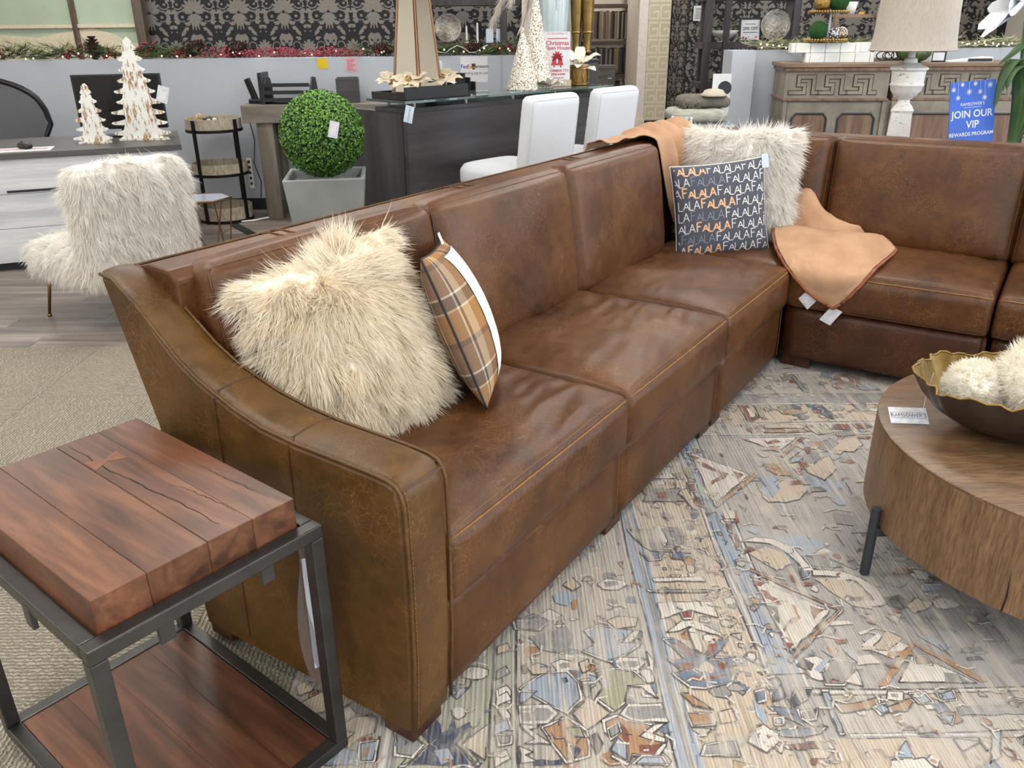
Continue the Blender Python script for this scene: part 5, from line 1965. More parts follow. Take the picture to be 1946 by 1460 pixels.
# monitor
mo = thing('computer_monitor', 'black computer monitor standing behind the wooden trees', 'monitor', (-2.81, 6.28, .752), R(10))
MB().b6(-.30, .30, -.02, .02, .05, .425).build('housing', M['black_plastic'], mo, bev=.006)
MB().b6(-.285, .285, -.022, -.02, .065, .41).build('screen', M['screen'], mo)
MB().b6(-.03, .03, .01, .04, .008, .2).build('neck', M['black_plastic'], mo)
MB().b6(-.14, .14, -.09, .09, 0, .010).build('base', M['black_plastic'], mo, bev=.004)
o = thing('computer_mouse', 'black computer mouse on papers at the left end of the desk', 'mouse', on_desk(-.92, .155, .7578), R(60))
f = soft(0, 0, .016, .058, .10, .032, .015, bul=(0, 0, 0, 0, 0, .006))
cube_surface(MB(), f, 8, 10, 5).build('shell', M['black_plastic'], o, True)
MB().tube([(-.004, .028, .040), (.004, .028, .040)], .006, 10).build('wheel', M['black_matte'], o)
tag(MB().b6(-.34, .34, -.10, .10, 0, .003).build('desk_paper', M['paper']), 'white sheet lying on the desk under the mouse', 'paper')
bpy.data.objects['desk_paper'].location = on_desk(-1.10, .145, .7522)
bpy.data.objects['desk_paper'].rotation_euler = (0, 0, R(20))
tag(MB().b6(-.16, .16, -.045, .045, 0, .002).build('mouse_pad', plain('rose_card', S(206, 192, 188), .8, c2=S(170, 150, 148), scale=30)), 'pale patterned card under the computer mouse', 'mouse pad')
bpy.data.objects['mouse_pad'].location = on_desk(-.95, .14, .7556)
bpy.data.objects['mouse_pad'].rotation_euler = (0, 0, R(18))
# mesh office chair
oc = thing('office_chair', 'black mesh office chair behind the white desk at the far left', 'office chair', (-4.02, 6.55, 0), R(12))
t = NT('black_mesh')
t.set(S(40, 38, 40), .7)
t.p.inputs['Alpha'].default_value = .72
M['mesh_fabric'] = t.m
fr_ = [(.47 * math.cos(a) * (1 if abs(math.cos(a)) < .95 else .98), .05 - .05 * math.sin(a), .86 + .29 * math.sin(a)) for a in [PI * k / 20 for k in range(21)]]
low_ = [(-.47, .05, .80), (-.40, .04, .66), (0, .03, .60), (.40, .04, .66), (.47, .05, .80)]
MB().tube(fr_ + low_, .022, 8, True).build('back_frame', M['black_plastic'], oc, True)
MB().grid(lambda a, b: ((a - .5) * .9, .03, .63 + (.86 + .285 * math.sin(max(.02, min(PI - .02, math.acos(max(-1, min(1, (a - .5) * .9 / .47)))))) - .63) * b), 20, 10).build('mesh_back', M['mesh_fabric'], oc, True)
MB().tube([(-.10, -.02, .78), (-.10, -.02, .86), (.10, -.02, .86), (.10, -.02, .78)], .012, 6).build('lumbar_bar', M['black_plastic'], oc, True)
f = soft(0, -.25, .47, .5, .5, .08, .03)
cube_surface(MB(), f, 8, 8, 4).build('seat', M['black_matte'], oc, True)
MB().tube([(0, -.2, .08), (0, -.2, .44)], .03, 10).build('gas_post', M['black_plastic'], oc)
MB().tube([(0, .02, .46), (0, .06, .64)], .025, 8).build('spine', M['black_plastic'], oc)
for k in range(5):
    a = 2 * PI * k / 5
    l_ = MB().tube([(0, -.2, .09), (.3 * math.cos(a), -.2 + .3 * math.sin(a), .06)], .02, 6).build('base_arm', M['black_plastic'], oc)
    MB().ball((.3 * math.cos(a), -.2 + .3 * math.sin(a), .028), .028, 8, 6).build('caster', M['black_matte'], l_)
# three-tier round table
M['shagreen'] = plain('speckled_cream_shell', S(190, 180, 160), .5, c2=S(150, 138, 118), scale=60, stretch=(1, 1, .35))
M['black_iron'] = plain('black_iron', S(30, 30, 32), .5, .6)
rt3 = thing('tiered_side_table', 'round three-tier side table with black iron straps by the grey wall', 'side table', (-2.375, 6.90, 0), R(20))
for i, (r_, z0, z1) in enumerate(((.215, .025, .125), (.222, .395, .468), (.215, .735, .815))):
    tr_ = MB().lathe([(r_ - .001, z0), (r_, z0), (r_, z1), (r_ - .012, z1), (r_ - .012, z0 + .022), (0.0001, z0 + .022)], 40).build('tray', M['shagreen'], rt3, 'auto')
    MB().lathe([(r_ - .004, z0 - .022), (r_ + .006, z0 - .022), (r_ + .006, z0), (r_ - .004, z0)], 40).build('band', M['black_iron'], tr_, 'auto')
for k in range(4):
    a = R(45 + 90 * k)
    Mx = Matrix.Rotation(a, 4, 'Z')
    MB().b6(.218, .228, -.015, .015, 0, .81, Mx).build('strap_leg', M['black_iron'], rt3)
# nest on top
ns = thing('nest_ornament', 'small twig nest with pale eggs on the top tier of the round table', 'ornament', (-2.40, 6.88, .757))
rg = random.Random(5)
mb = MB()
for k in range(70):
    a = rg.uniform(0, 2 * PI)
    r_ = rg.uniform(.03, .06)
    z = rg.uniform(.004, .05)
    b_ = a + rg.uniform(.5, 1.3)
    mb.tube([(r_ * math.cos(a), r_ * math.sin(a), z), (r_ * 1.15 * math.cos((a + b_) / 2), r_ * 1.15 * math.sin((a + b_) / 2), z + rg.uniform(-.004, .02)), (r_ * math.cos(b_), r_ * math.sin(b_), z + rg.uniform(-.004, .03))], .0022, 3)
mb.build('twigs', plain('twig_brown', S(84, 66, 54), .8, scale=50), ns, kind='stuff')
for (x, y, z, c_) in ((-.055, -.045, .035, S(206, 178, 132)), (-.075, -.03, .062, S(214, 186, 138)), (-.05, -.05, .075, S(196, 164, 118)), (.02, -.06, .035, S(186, 186, 192)), (.055, -.03, .04, S(214, 206, 190))):
    MB().ball((x, y, z), .02, 10, 8, (1, 1, 1.2)).build('egg', plain('egg_shell', c_, .5), ns, True)
# console with block legs
M['grey_oak'] = wood('weathered_grey_oak', S(96, 88, 78), S(130, 122, 112), S(150, 142, 132), 'X', .9, .5, .15)
M['grey_oak_v'] = wood('weathered_grey_oak_leg', S(84, 76, 66), S(118, 108, 96), S(136, 128, 116), 'Z', .9, .5, .15)
co = thing('console_table', 'weathered grey oak console table with thick block legs against the wall', 'console table', (-2.13, 6.86, 0))
MB().b6(0, 1.42, 0, .40, .772, .91).build('table_top', M['grey_oak'], co, bev=.004)
for x in (.10, 1.20):
    for y in (.03, .28):
        MB().b6(x, x + .13, y, y + .10, 0, .772).build('leg', M['grey_oak_v'], co, bev=.003)
# phone, books, letter tray
ph_ = thing('desk_phone', 'black cordless phone in its cradle on the grey console', 'phone', (-2.04, 7.03, .91), R(-15))
MB().b6(-.05, .09, -.05, .05, 0, .035).build('cradle', M['black_plastic'], ph_, bev=.01)
Mx = Matrix.Rotation(R(-20), 4, 'Y')
MB().b6(-.025, .025, -.015, .012, .02, .20, Mx).build('handset', M['black_plastic'], ph_, bev=.008)
Mx = Matrix.Translation((.045, 0, .01)) @ Matrix.Rotation(R(14), 4, 'Y')
MB().b6(-.02, .02, -.015, .012, .01, .17, Mx).build('handset', M['black_plastic'], ph_, bev=.008)
MB().b6(-.022, -.018, -.018, -.015, .03, .18, Mx).build('chrome_strip', M['troffer'], ph_)
lt = thing('letter_tray', 'black wire letter tray with three shelves on the grey console', 'letter tray', (-1.76, 7.03, .91))
for s_ in (-1, 1):
    MB().prism([(-.13, 0), (.13, 0), (.13, .12), (.09, .19), (-.02, .20), (-.13, .10)], -.006, .006, map3=lambda a, b, h: (s_ * .185 + h, a, b)).build('side', M['black_matte'], lt)
for z in (.02, .075, .13):
    mb = MB().b6(-.18, .18, -.12, .12, z, z + .006)
    mb.b6(-.18, .18, -.13, -.12, z, z + .028)
    mb.build('shelf', M['black_matte'], lt)
tag(MB().b6(-.014, .014, -.13, .10, 0, .235).build('binder', M['black_plastic'], bev=.003), 'black binder standing upright between phone and letter tray', 'binder')
bpy.data.objects['binder'].location = (-1.965, 7.03, .911)
# cable and power strip
cbm = M['black_plastic']
tag(MB().tube([(-2.12, 7.22, .98), (-2.16, 7.25, .92), (-2.20, 7.26, .80), (-2.17, 7.26, .60), (-2.20, 7.26, .40), (-2.16, 7.26, .25), (-2.18, 7.26, .11)], .004, 5).build('phone_cable', cbm, None, True), 'thin black cable running down the wall beside the console', 'cable')
tag(MB().tube([(-2.23, 6.75, .008), (-2.12, 6.80, .008), (-2.02, 6.90, .012), (-1.96, 7.0, .03)], .009, 6).build('extension_cord', M['white_print'], None, True), 'white cord lying on the floor by the console leg', 'cord')
ps = thing('power_strip', 'white power strip hanging on the wall beside the round table', 'power strip', (-2.19, 7.10, .20), 0)
MB().b6(-.02, .02, -.015, .0, .02, .27).build('strip_body', M['white_print'], ps, bev=.004)
for k in range(5):
    MB().b6(-.010, .010, -.018, -.015, .05 + k * .045, .072 + k * .045).build('outlet', M['ink'], ps)
tag(MB().b6(-.035, .035, -.27, .27, 0, .006).build('floor_strip', M['black_rubber']), 'black cable cover strip on the plank floor', 'cable cover')
bpy.data.objects['floor_strip'].location = (-2.10, 6.46, .0002)
bpy.data.objects['floor_strip'].rotation_euler = (0, 0, R(35))
# little side table with copper frame
M['copper'] = plain('copper_rod', S(150, 112, 86), .35, .9)
M['table_glass'] = plain('grey_tabletop', S(176, 186, 198), .12, spec=.7)
gt = thing('accent_table', 'small pale grey glass table on a thin copper frame beside the fur chair', 'side table', (-2.06, 5.60, 0), R(8))
hexp = [(.17 * math.cos(R(60 * k)), .17 * math.sin(R(60 * k))) for k in range(6)]
MB().prism(hexp, .412, .42).build('table_top', M['table_glass'], gt)
MB().tube([(x * 1.01, y * 1.01, .416) for x, y in hexp], .008, 5, True).build('rim', M['copper'], gt)
for k in range(6):
    x, y = hexp[k]
    a = R(60 * k + 30)
    MB().tube([(x, y, .412), (.12 * math.cos(a), .12 * math.sin(a), .012)], .005, 5).build('leg', M['copper'], gt)
MB().tube([(.12 * math.cos(R(60 * k + 30)), .12 * math.sin(R(60 * k + 30)), .010) for k in range(6)], .005, 5, True).build('base_ring', M['copper'], gt)

# ---------------------------------------------------------------- framed landscape / mirror leaning at the far left
M['pale_green'] = plain('pale_green_paint', S(176, 192, 168), .6, scale=3)
M['sand'] = plain('sand_paint', S(224, 212, 186), .6, c2=S(206, 192, 164), scale=60)
M['frame_wood'] = wood('frame_brown', S(70, 58, 50), S(98, 84, 74), S(116, 102, 90), 'Z', 1)
ar = thing('framed_picture', 'large framed picture of pale green sky and sandy hill in the top left corner', 'picture', (-5.25, 10.55, 0))
MB().b6(-1.1, .93, .04, .06, .75, 2.3).build('sky_panel', M['pale_green'], ar)
hl = [(-1.1, .75), (.93, .75), (.93, 1.30), (.75, 1.34), (.55, 1.44), (.35, 1.49), (.05, 1.46), (-.3, 1.40), (-1.1, 1.45)]
MB().prism(hl, .028, .04, map3=lambda a, b, h: (a, h, b)).build('sand_hill', M['sand'], ar)
MB().b6(.88, .99, -.03, .07, .70, 2.35).build('frame_side', M['frame_wood'], ar)
MB().b6(-1.2, -1.09, -.03, .07, .70, 2.35).build('frame_side', M['frame_wood'], ar)
MB().b6(-1.2, .99, -.03, .07, 2.30, 2.40).build('frame_rail', M['frame_wood'], ar)
MB().b6(-1.2, .99, -.03, .07, .66, .76).build('frame_rail', M['frame_wood'], ar)
MB().b6(.13, .19, 0, .035, .75, 2.3).build('muntin', M['frame_wood'], ar)
MB().b6(-1.1, .88, .005, .035, 1.50, 1.54).build('muntin', M['sand'], ar)

# ---------------------------------------------------------------- garlands on the left partition
M['needle'] = None
t = NT('pine_needles')
t.set(t.mix(t.n('VertexColor', layer_name='Col').outputs[0], S(46, 66, 40), S(118, 136, 84)), .6)
M['needle'] = t.m
M['berry'] = plain('red_berry', S(136, 30, 44), .25, c2=S(104, 20, 34), scale=60)
M['pink_berry'] = plain('rose_berry', S(176, 70, 86), .4, c2=S(140, 44, 60), scale=60)
M['cone_brown'] = plain('pinecone_brown', S(78, 54, 46), .7, c2=S(54, 38, 34), scale=80)
M['bulb'] = emit('fairy_bulb', (1.0, .82, .50, 1), 5.0)
M['wire_white'] = plain('white_wire', S(222, 218, 204), .6)
M['frost'] = None
t = NT('frosted_needles')
t.set(t.mix(t.n('VertexColor', layer_name='Col').outputs[0], S(112, 126, 96), S(206, 206, 170)), .6)
M['frost'] = t.m


def sprigs(n_, x0, x1, y, z, spread, nl, rg_, width=.0035, lean=.5):
    mb = MB()
    for k in range(n_):
        x = x0 + (x1 - x0) * (k + rg_.random()) / n_
        b = Vector((x, y + rg_.uniform(-.04, .04), z + rg_.uniform(.005, .05)))
        a = rg_.uniform(-.4, .4) + (0 if rg_.random() < .5 else PI)
        d = Vector((math.cos(a), -abs(math.sin(a)) * .9 - .12, rg_.uniform(-.06, lean))).normalized()
        L_ = rg_.uniform(.10, .24) * spread
        tone = rg_.uniform(.05, 1)
        for i in range(nl):
            t_ = (i + rg_.random()) / nl
            p = b + d * L_ * t_
            o_ = Vector((rg_.uniform(-1, 1), rg_.uniform(-1, 1), rg_.uniform(-.6, 1)))
            e = (d * .9 + o_ * .55).normalized() * rg_.uniform(.05, .085) * spread
            s_ = e.cross(Vector((rg_.uniform(-1, 1), rg_.uniform(-1, 1), 1))).normalized() * width
            c_ = min(1, max(0, tone + rg_.uniform(-.25, .25)))
            pe = p + e
            if pe.z < z + .004:
                pe.z = z + .004
            mb.add([p - s_, p + s_, pe], [(0, 1, 2)], None, (c_, c_, c_, 1))
    return mb


def berries(n_, x0, x1, y, z, rg_, r_=.011, sp=.05, zz=.08):
    mb = MB()
    for k in range(n_):
        x = x0 + (x1 - x0) * rg_.random()
        mb.ball((x, y + rg_.uniform(-sp, sp), z + .012 + rg_.random() * zz), r_ * rg_.uniform(.8, 1.2), 6, 4)
    return mb


def bulbs(n_, x0, x1, y, z, rg_, r_=.007):
    mb = MB()
    for k in range(n_):
        x = x0 + (x1 - x0) * (k + rg_.random()) / n_
        mb.ball((x, y + rg_.uniform(-.09, -.03), z + rg_.uniform(.010, .05)), r_, 6, 5)
    return mb
rg = random.Random(77)
ZT = 1.244
ga = thing('evergreen_garland', 'pine garland with red berries and fairy lights left on the grey half wall', 'garland', (0, 0, 0))
sprigs(120, -4.6, -2.50, 7.37, ZT, 1.15, 26, rg).build('pine_needles', M['needle'], ga, kind='stuff')
mb = MB()
for c_ in (-3.45, -3.30, -2.98, -3.05, -2.75, -2.72, -3.6, -4.2):
    x = c_
    mb2 = berries(16, x - .07, x + .07, 7.34, ZT + (.05 if c_ in (-3.45, -2.98) else .0), rg, .012, .04, .07)
    mb.add(mb2.v, mb2.f)
mb.build('red_berries', M['berry'], ga, True, kind='stuff')
bulbs(14, -4.5, -2.5, 7.37, ZT, rg).build('fairy_lights', M['bulb'], ga, True, kind='stuff')
MB().tube([(-4.7 + .1 * k, 7.35 + .02 * math.sin(k * 1.7), ZT + .008 + .006 * math.sin(k * 2.3)) for k in range(23)], .003, 4).build('light_wire', M['wire_white'], ga, True)
def pinecone(lab, loc, s_=1.0, tilt=90):
    t_ = thing('pinecone', lab, 'pinecone', loc, 0, 'pinecones in the garland')
    mb = MB()
    Mr = Matrix.Rotation(R(tilt), 4, 'Y')
    for ring_ in range(8):
        z = (ring_ / 7 - .5) * .12 * s_
        r_ = .045 * s_ * math.sin(PI * (.18 + .7 * (1 - ring_ / 7.0)) * .95)
        for k in range(9):
            a = 2 * PI * (k + .5 * (ring_ % 2)) / 9
            p = Vector((r_ * math.cos(a), r_ * math.sin(a), z + .016 * s_))
            q = Vector((r_ * .35 * math.cos(a), r_ * .35 * math.sin(a), z))
            s2 = Vector((-math.sin(a), math.cos(a), 0)) * .013 * s_
            mb.add([q - s2 * .4, q + s2 * .4, p + s2, p + Vector((0, 0, .006)), p - s2], [(0, 1, 2, 3, 4)], Mr)
    mb.build('scales', M['cone_brown'], t_, kind='stuff')
    MB().ball((0, 0, 0), .026 * s_, 8, 6, (1, 1, 2), Mr).build('cone_core', M['cone_brown'], t_, True)
    return t_
pinecone('brown pinecone standing up in the garland left of the tall wooden tree', (-3.42, 7.33, ZT + .075), 1.3, 0)
pinecone('brown pinecone lying in the garland right of the tall wooden tree', (-2.60, 7.34, ZT + .07), 1.3, 60)
pinecone('brown pinecone at the left end of the rose berry garland', (-2.62 + .36, 7.34, ZT + .065), 1.4, 80)
gb = thing('berry_garland', 'rose red berry garland in the middle of the grey half wall', 'garland', (0, 0, 0))
mb = MB()
for k in range(420):
    x = rg.uniform(-2.52, -1.24)
    hh = .075 * (0.55 + .45 * abs(math.sin(x * 7.3)))
    b = Vector((x, 7.36 + rg.uniform(-.05, .05), ZT + .004))
    e = b + Vector((rg.uniform(-.07, .07), rg.uniform(-.10, .03), rg.random() * hh + .006))
    mb.ball(e, .008, 5, 4)
mb.build('rose_berries', M['pink_berry'], gb, True, kind='stuff')
mb = MB()
for k in range(90):
    x = rg.uniform(-2.55, -1.22)
    mb.tube([(x, 7.37, ZT + .006), (x + rg.uniform(-.1, .1), 7.35 + rg.uniform(-.08, .02), ZT + rg.uniform(.01, .06))], .003, 3)
mb.build('twigs', M['pink_berry'], gb, kind='stuff')
bulbs(9, -2.5, -1.25, 7.36, ZT, rg, .006).build('fairy_lights', M['bulb'], gb, True, kind='stuff')
gc = thing('evergreen_garland', 'pine garland with pinecones and lights at the right end of the grey half wall', 'garland', (0, 0, 0))
sprigs(95, -1.24, .28, 7.37, ZT, 1.0, 26, rg).build('pine_needles', M['needle'], gc, kind='stuff')
mb = MB()
for c_ in (-1.05, -.72, -.60, -.35, -.08, .02, .16):
    mb2 = berries(12, c_ - .06, c_ + .06, 7.32, ZT + .02, rg, .010, .03, .05)
    mb.add(mb2.v, mb2.f)
mb.build('red_berries', M['berry'], gc, True, kind='stuff')
bulbs(18, -1.2, .25, 7.37, ZT + .02, rg, .007).build('fairy_lights', M['bulb'], gc, True, kind='stuff')
MB().tube([(-.72 + .05 * k, 7.29 + .03 * math.sin(k * 2.1), ZT + .05 + .03 * math.sin(k * 1.3)) for k in range(12)], .004, 4).build('light_wire', M['wire_white'], gc, True)
pinecone('brown pinecone in the garland above the delivery sign', (-.30, 7.33, ZT + .06), 1.2, 75)
pinecone('reddish pinecone in the garland left of the mirrored obelisk', (-1.06, 7.34, ZT + .06), 1.2, 100)

# notes and delivery sign on the half wall
M['yellow_note'] = plain('yellow_note', S(238, 204, 44), .8)
M['pink_note'] = plain('pink_note', S(232, 178, 190), .8)
o = tag(MB().b6(-.042, .042, -.002, 0, -.04, .04).build('yellow_sticky_note', M['yellow_note']), 'bright yellow sticky note on the grey half wall', 'note')
o.location = (-1.540, 7.299, 1.196); o.rotation_euler = (0, R(-6), 0)
pn = thing('pink_paper_note', 'pink printed paper note taped on the grey half wall', 'note', (-1.305, 7.299, 1.185))
MB().b6(-.046, .046, -.002, 0, -.055, .055).build('sheet', M['pink_note'], pn)
mb = MB()
for k in range(7):
    mb.b6(-.035, .035 - (k % 3) * .012, -.0028, -.002, .035 - k * .013, .038 - k * .013)
mb.build('print_lines', M['berry'], pn, kind='stuff')


def put_text(parent, txt, size, x, z, mt, y=-.0026, name='lettering', bold=0.0, sx=1.0, Mx=None, shear=0):
    v_, f_ = text_mesh(txt, size, 0, 'CENTER', bold, sx, shear)
    mb = MB().add([(x + a, y, z + b) for a, b, c_ in v_], f_, Mx)
    return mb.build(name, mt, parent)
M['purple'] = plain('purple_ink', S(70, 44, 130), .6)
M['orange'] = plain('orange_ink', S(240, 110, 40), .6)
M['courier_brown'] = plain('brown_ink', S(70, 42, 22), .6)
M['courier_gold'] = plain('gold_ink', S(230, 168, 40), .6)
M['red_ink'] = plain('red_ink', S(196, 62, 70), .6)
fx = thing('delivery_sign', 'white pickup and drop off sign with three delivery logos on the grey half wall', 'sign', (-.287, 7.299, 1.138))
MB().b6(-.113, .113, -.002, 0, -.100, .100).build('sheet', M['paper'], fx)
put_text(fx, 'Fed', .042, -.080, .022, M['purple'], bold=.0006)
put_text(fx, 'Ex', .042, -.036, .022, M['orange'], bold=.0006)
put_text(fx, 'amazon', .034, .066, .024, M['ink'], bold=.0006)
MB().tube([(.04 + .05 * k / 8, -.003, .006 - .006 * math.sin(PI * k / 8)) for k in range(9)], .001, 4).build('smile_mark', M['orange'], fx)
MB().prism([(-.016, .045), (.016, .045), (.016, .010), (0, -.004), (-.016, .010)], -.0030, -.0022, map3=lambda a, b, h: (a - .004, h, b)).build('shield', M['courier_brown'], fx)
put_text(fx, 'ups', .020, -.004, .018, M['courier_gold'], y=-.0034, bold=.0004)
put_text(fx, 'PICKUP & DROP OFF', .0245, 0, -.032, M['ink'])

# topiary in a concrete planter
M['concrete'] = plain('grey_concrete', S(150, 154, 150), .8, c2=S(130, 134, 130), scale=5, bump=.2, bscale=40)
t = NT('boxwood_leaves')
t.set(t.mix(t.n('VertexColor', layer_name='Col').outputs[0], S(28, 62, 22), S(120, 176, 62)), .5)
M['boxwood'] = t.m
tp = thing('topiary_ball', 'round green boxwood topiary ball in a grey concrete planter', 'topiary', (-1.085, 4.95, 0))
pl_ = MB()
vv = []
for z, w, in_ in ((0, .155, 0), (.66, .228, 0), (.675, .232, 0), (.675, .205, 0), (.62, .19, 0)):
    for k in range(4):
        a = R(45 + 90 * k + 8)
        vv.append((w * 1.414 * math.cos(a), w * 1.414 * math.sin(a), z))
ff = [(3, 2, 1, 0)]
for i in range(4):
    for k in range(4):
        ff.append((i * 4 + k, i * 4 + (k + 1) % 4, (i + 1) * 4 + (k + 1) % 4, (i + 1) * 4 + k))
ff.append((16, 17, 18, 19))
pl_.add(vv, ff)
pl_.build('planter', M['concrete'], tp, bev=.012, seg=3)
BR = .235
MB().ball((0, 0, .897), BR * .93, 24, 16).build('inner_ball', plain('dark_green', S(24, 44, 20), .9), tp, True)
mb = MB()
rg = random.Random(9)
for k in range(11500):
    z = rg.uniform(-1, 1)
    a = rg.uniform(0, 2 * PI)
    r_ = math.sqrt(1 - z * z)
    n_ = Vector((r_ * math.cos(a), r_ * math.sin(a), z))
    p = Vector((0, 0, .897)) + n_ * BR * rg.uniform(.93, 1.03)
    e1 = n_.orthogonal().normalized()
    e2 = n_.cross(e1)
    b = rg.uniform(0, 2 * PI)
    d = (e1 * math.cos(b) + e2 * math.sin(b) + n_ * rg.uniform(.2, .9)).normalized()
    s_ = d.cross(n_).normalized()
    L_ = rg.uniform(.011, .017)
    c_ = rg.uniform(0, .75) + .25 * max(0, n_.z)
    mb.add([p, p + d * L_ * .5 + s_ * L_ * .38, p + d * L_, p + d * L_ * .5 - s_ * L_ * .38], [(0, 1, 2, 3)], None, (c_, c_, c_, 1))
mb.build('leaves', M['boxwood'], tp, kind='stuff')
Mx = Matrix.Translation((.115, -.222, .945)) @ Matrix.Rotation(R(14), 4, 'Y') @ Matrix.Rotation(R(12), 4, 'Z')
MB().b6(-.026, .026, -.001, .001, -.045, .045, Mx).build('price_tag', M['card'], tp)
MB().b6(-.014, .014, -.0018, -.001, -.032, .028, Mx).build('tag_label', M['paper'], tp)

# ================================================================ reception bar with glass top, stools, decorations
M['dark_wood_h'] = wood('dark_grey_oak_laminate', S(36, 34, 36), S(62, 58, 60), S(80, 76, 76), 'X', .75, .4, .1, False, .5)
M['dark_wood_v'] = wood('dark_grey_oak_upright', S(34, 33, 36), S(58, 55, 58), S(74, 70, 72), 'Z', .75, .4, .1, False, .5)
t = NT('green_edge_glass')
t.set(S(196, 226, 220), .03, spec=.6)
t.p.inputs['Transmission Weight'].default_value = .9
t.p.inputs['IOR'].default_value = 1.3
M['glass'] = t.m
M['chrome'] = plain('chrome', S(200, 200, 204), .15, 1.0)
rd = thing('reception_bar', 'dark grey wood reception bar with a raised glass top', 'reception desk', (-.62, 5.18, 0), math.atan2(1.28, 1.31))
MB().b6(0, 1.84, 0, .04, 0, .985).build('front_panel', M['dark_wood_h'], rd, bev=.002)
MB().b6(-.004, .036, .041, .62, 0, .985).build('side_panel', M['dark_wood_v'], rd, bev=.002)
MB().b6(1.80, 1.84, .041, .62, 0, .985).build('side_panel', M['dark_wood_v'], rd, bev=.002)
MB().b6(-.01, 1.85, -.004, .30, .986, 1.012).build('bar_shelf', M['dark_wood_h'], rd, bev=.002)
MB().b6(.04, 1.80, .05, .60, .71, .74).build('worktop', M['char_top'], rd)
MB().b6(-.04, 1.90, -.05, .34, 1.044, 1.058).build('glass_top', M['glass'], rd, bev=.001)
for k in range(5):
    for y in (.02, .27):
        MB().tube([(.08 + k * .42, y, 1.012), (.08 + k * .42, y, 1.044)], .011, 10).build('standoff', M['chrome'], rd)
GT = 1.0585
def on_bar(x, y, z=GT):
    a = math.atan2(1.28, 1.31)
    return (-.62 + x * math.cos(a) - y * math.sin(a), 5.18 + x * math.sin(a) + y * math.cos(a), z)
BA = math.atan2(1.28, 1.31)
# upholstered counter stools
M['linen'] = plain('white_linen', S(224, 226, 230), .9, c2=S(208, 211, 216), scale=260, bump=.3, bscale=420, bdist=.001, spec=.2)
M['stool_leg'] = wood('stool_dark_leg', S(40, 28, 22), S(62, 44, 36), S(76, 56, 46), 'Z', 1.5)
def stool(lab, loc, rz):
    t_ = thing('counter_stool', lab, 'bar stool', loc, rz, 'white counter stools at the reception bar')
    Mt = Matrix.Translation((-.22, 0, .64)) @ Matrix.Rotation(R(-7), 4, 'Y') @ Matrix.Translation((.22, 0, -.64))
    fb = soft(-.235, 0, .845, .095, .455, .50, .035, bul=(.004, .012, 0, 0, 0, .006))
    b_ = cube_surface(MB(), lambda p: Mt @ fb(p), 5, 12, 14).build('backrest', M['linen'], t_, True)
    MB().tube([Mt @ fb(p) for p in lin((-.99, -.93, -1), (-.99, -.93, .95)) + lin((-.99, -.93, .95), (-.99, .93, .95)) + lin((-.99, .93, .95), (-.99, .93, -1))], .0022, 5).build('welt', M['linen'], b_, True)
    for zz in (-.45, .10, .60):
        MB().tube([Mt @ fb(p) for p in lin((1.0, -.98, zz), (1.0, .98, zz), 10)], .0025, 5).build('tuft_seam', M['cab_grey'], b_, True)
    fs = soft(.03, 0, .60, .50, .47, .13, .04, bul=(0, .01, .008, .008, 0, .025))
    cube_surface(MB(), fs, 12, 12, 6).build('seat', M['linen'], t_, True)
    for sx, sy in ((-.20, -.19), (-.20, .19), (.23, -.19), (.23, .19)):
        MB().tube([(sx, sy, .545), (sx * 1.05, sy * 1.05, 0)], [.022, .016], 4).build('leg', M['stool_leg'], t_)
    MB().tube([(.235, -.19, .2), (.235, .19, .2)], .011, 6).build('footrest', M['stool_leg'], t_)
    return t_
stool('white linen counter stool at the near end of the dark reception bar', (.035, 5.27, 0), R(138))
stool('white linen counter stool at the far end of the dark reception bar', (.475, 5.83, 0), R(138))

# black tray, mirrored obelisk and champagne poinsettias on the bar
tr = thing('display_tray', 'low black tray at the corner of the glass bar top', 'tray', on_bar(-.02, -.03), BA)
mb = MB().b6(0, .50, 0, .34, 0, .006)
mb.build('tray_base', M['black_matte'], tr)
for (a, b, c_, d) in ((0, .50, 0, .012), (0, .50, .328, .34), (0, .012, .012, .328), (.488, .50, .012, .328)):
    MB().b6(a, b, c_, d, 0, .075 if c_ == 0 else .04 if a == 0 else .075).build('tray_side', M['black_matte'], tr)
t = NT('mirror')
t.set(S(226, 224, 214), .03, 1.0)
M['mirror'] = t.m
ob = thing('mirrored_obelisk', 'tall mirrored glass obelisk with copper edges on the black tray', 'obelisk', on_bar(.22, .150, GT + .007), R(54))
bw2, tw, oh = .108, .012, 1.30
cs = [(-1, -1), (1, -1), (1, 1), (-1, 1)]
for k in range(4):
    a, b = cs[k], cs[(k + 1) % 4]
    MB().add([(a[0] * bw2, a[1] * bw2, .03), (b[0] * bw2, b[1] * bw2, .03), (b[0] * tw, b[1] * tw, oh), (a[0] * tw, a[1] * tw, oh)], [(0, 1, 2, 3)]).build('mirror_face', M['mirror'], ob)
    MB().tube([(a[0] * bw2, a[1] * bw2, .03), (a[0] * tw, a[1] * tw, oh)], .0055, 5).build('edge', M['copper'], ob)
    for s_ in (.06, .94):
        p0 = Vector((a[0] * bw2 + (b[0] - a[0]) * bw2 * s_, a[1] * bw2 + (b[1] - a[1]) * bw2 * s_, .03))
        p1 = Vector((a[0] * tw + (b[0] - a[0]) * tw * s_, a[1] * tw + (b[1] - a[1]) * tw * s_, oh))
        out_ = Vector(((a[0] + b[0]) / 2, (a[1] + b[1]) / 2, 0)) * .003
        MB().tube([p0 + out_, p1 + out_], .002, 4).build('bevel_strip', M['copper'], ob)
MB().b6(-.118, .118, -.118, .118, 0, .03).build('plinth', M['gold_leaf'], ob, bev=.004)
M['champagne'] = plain('champagne_petal', S(214, 200, 176), .5, .0, c2=S(180, 160, 128), scale=50, bump=.3, bscale=80)
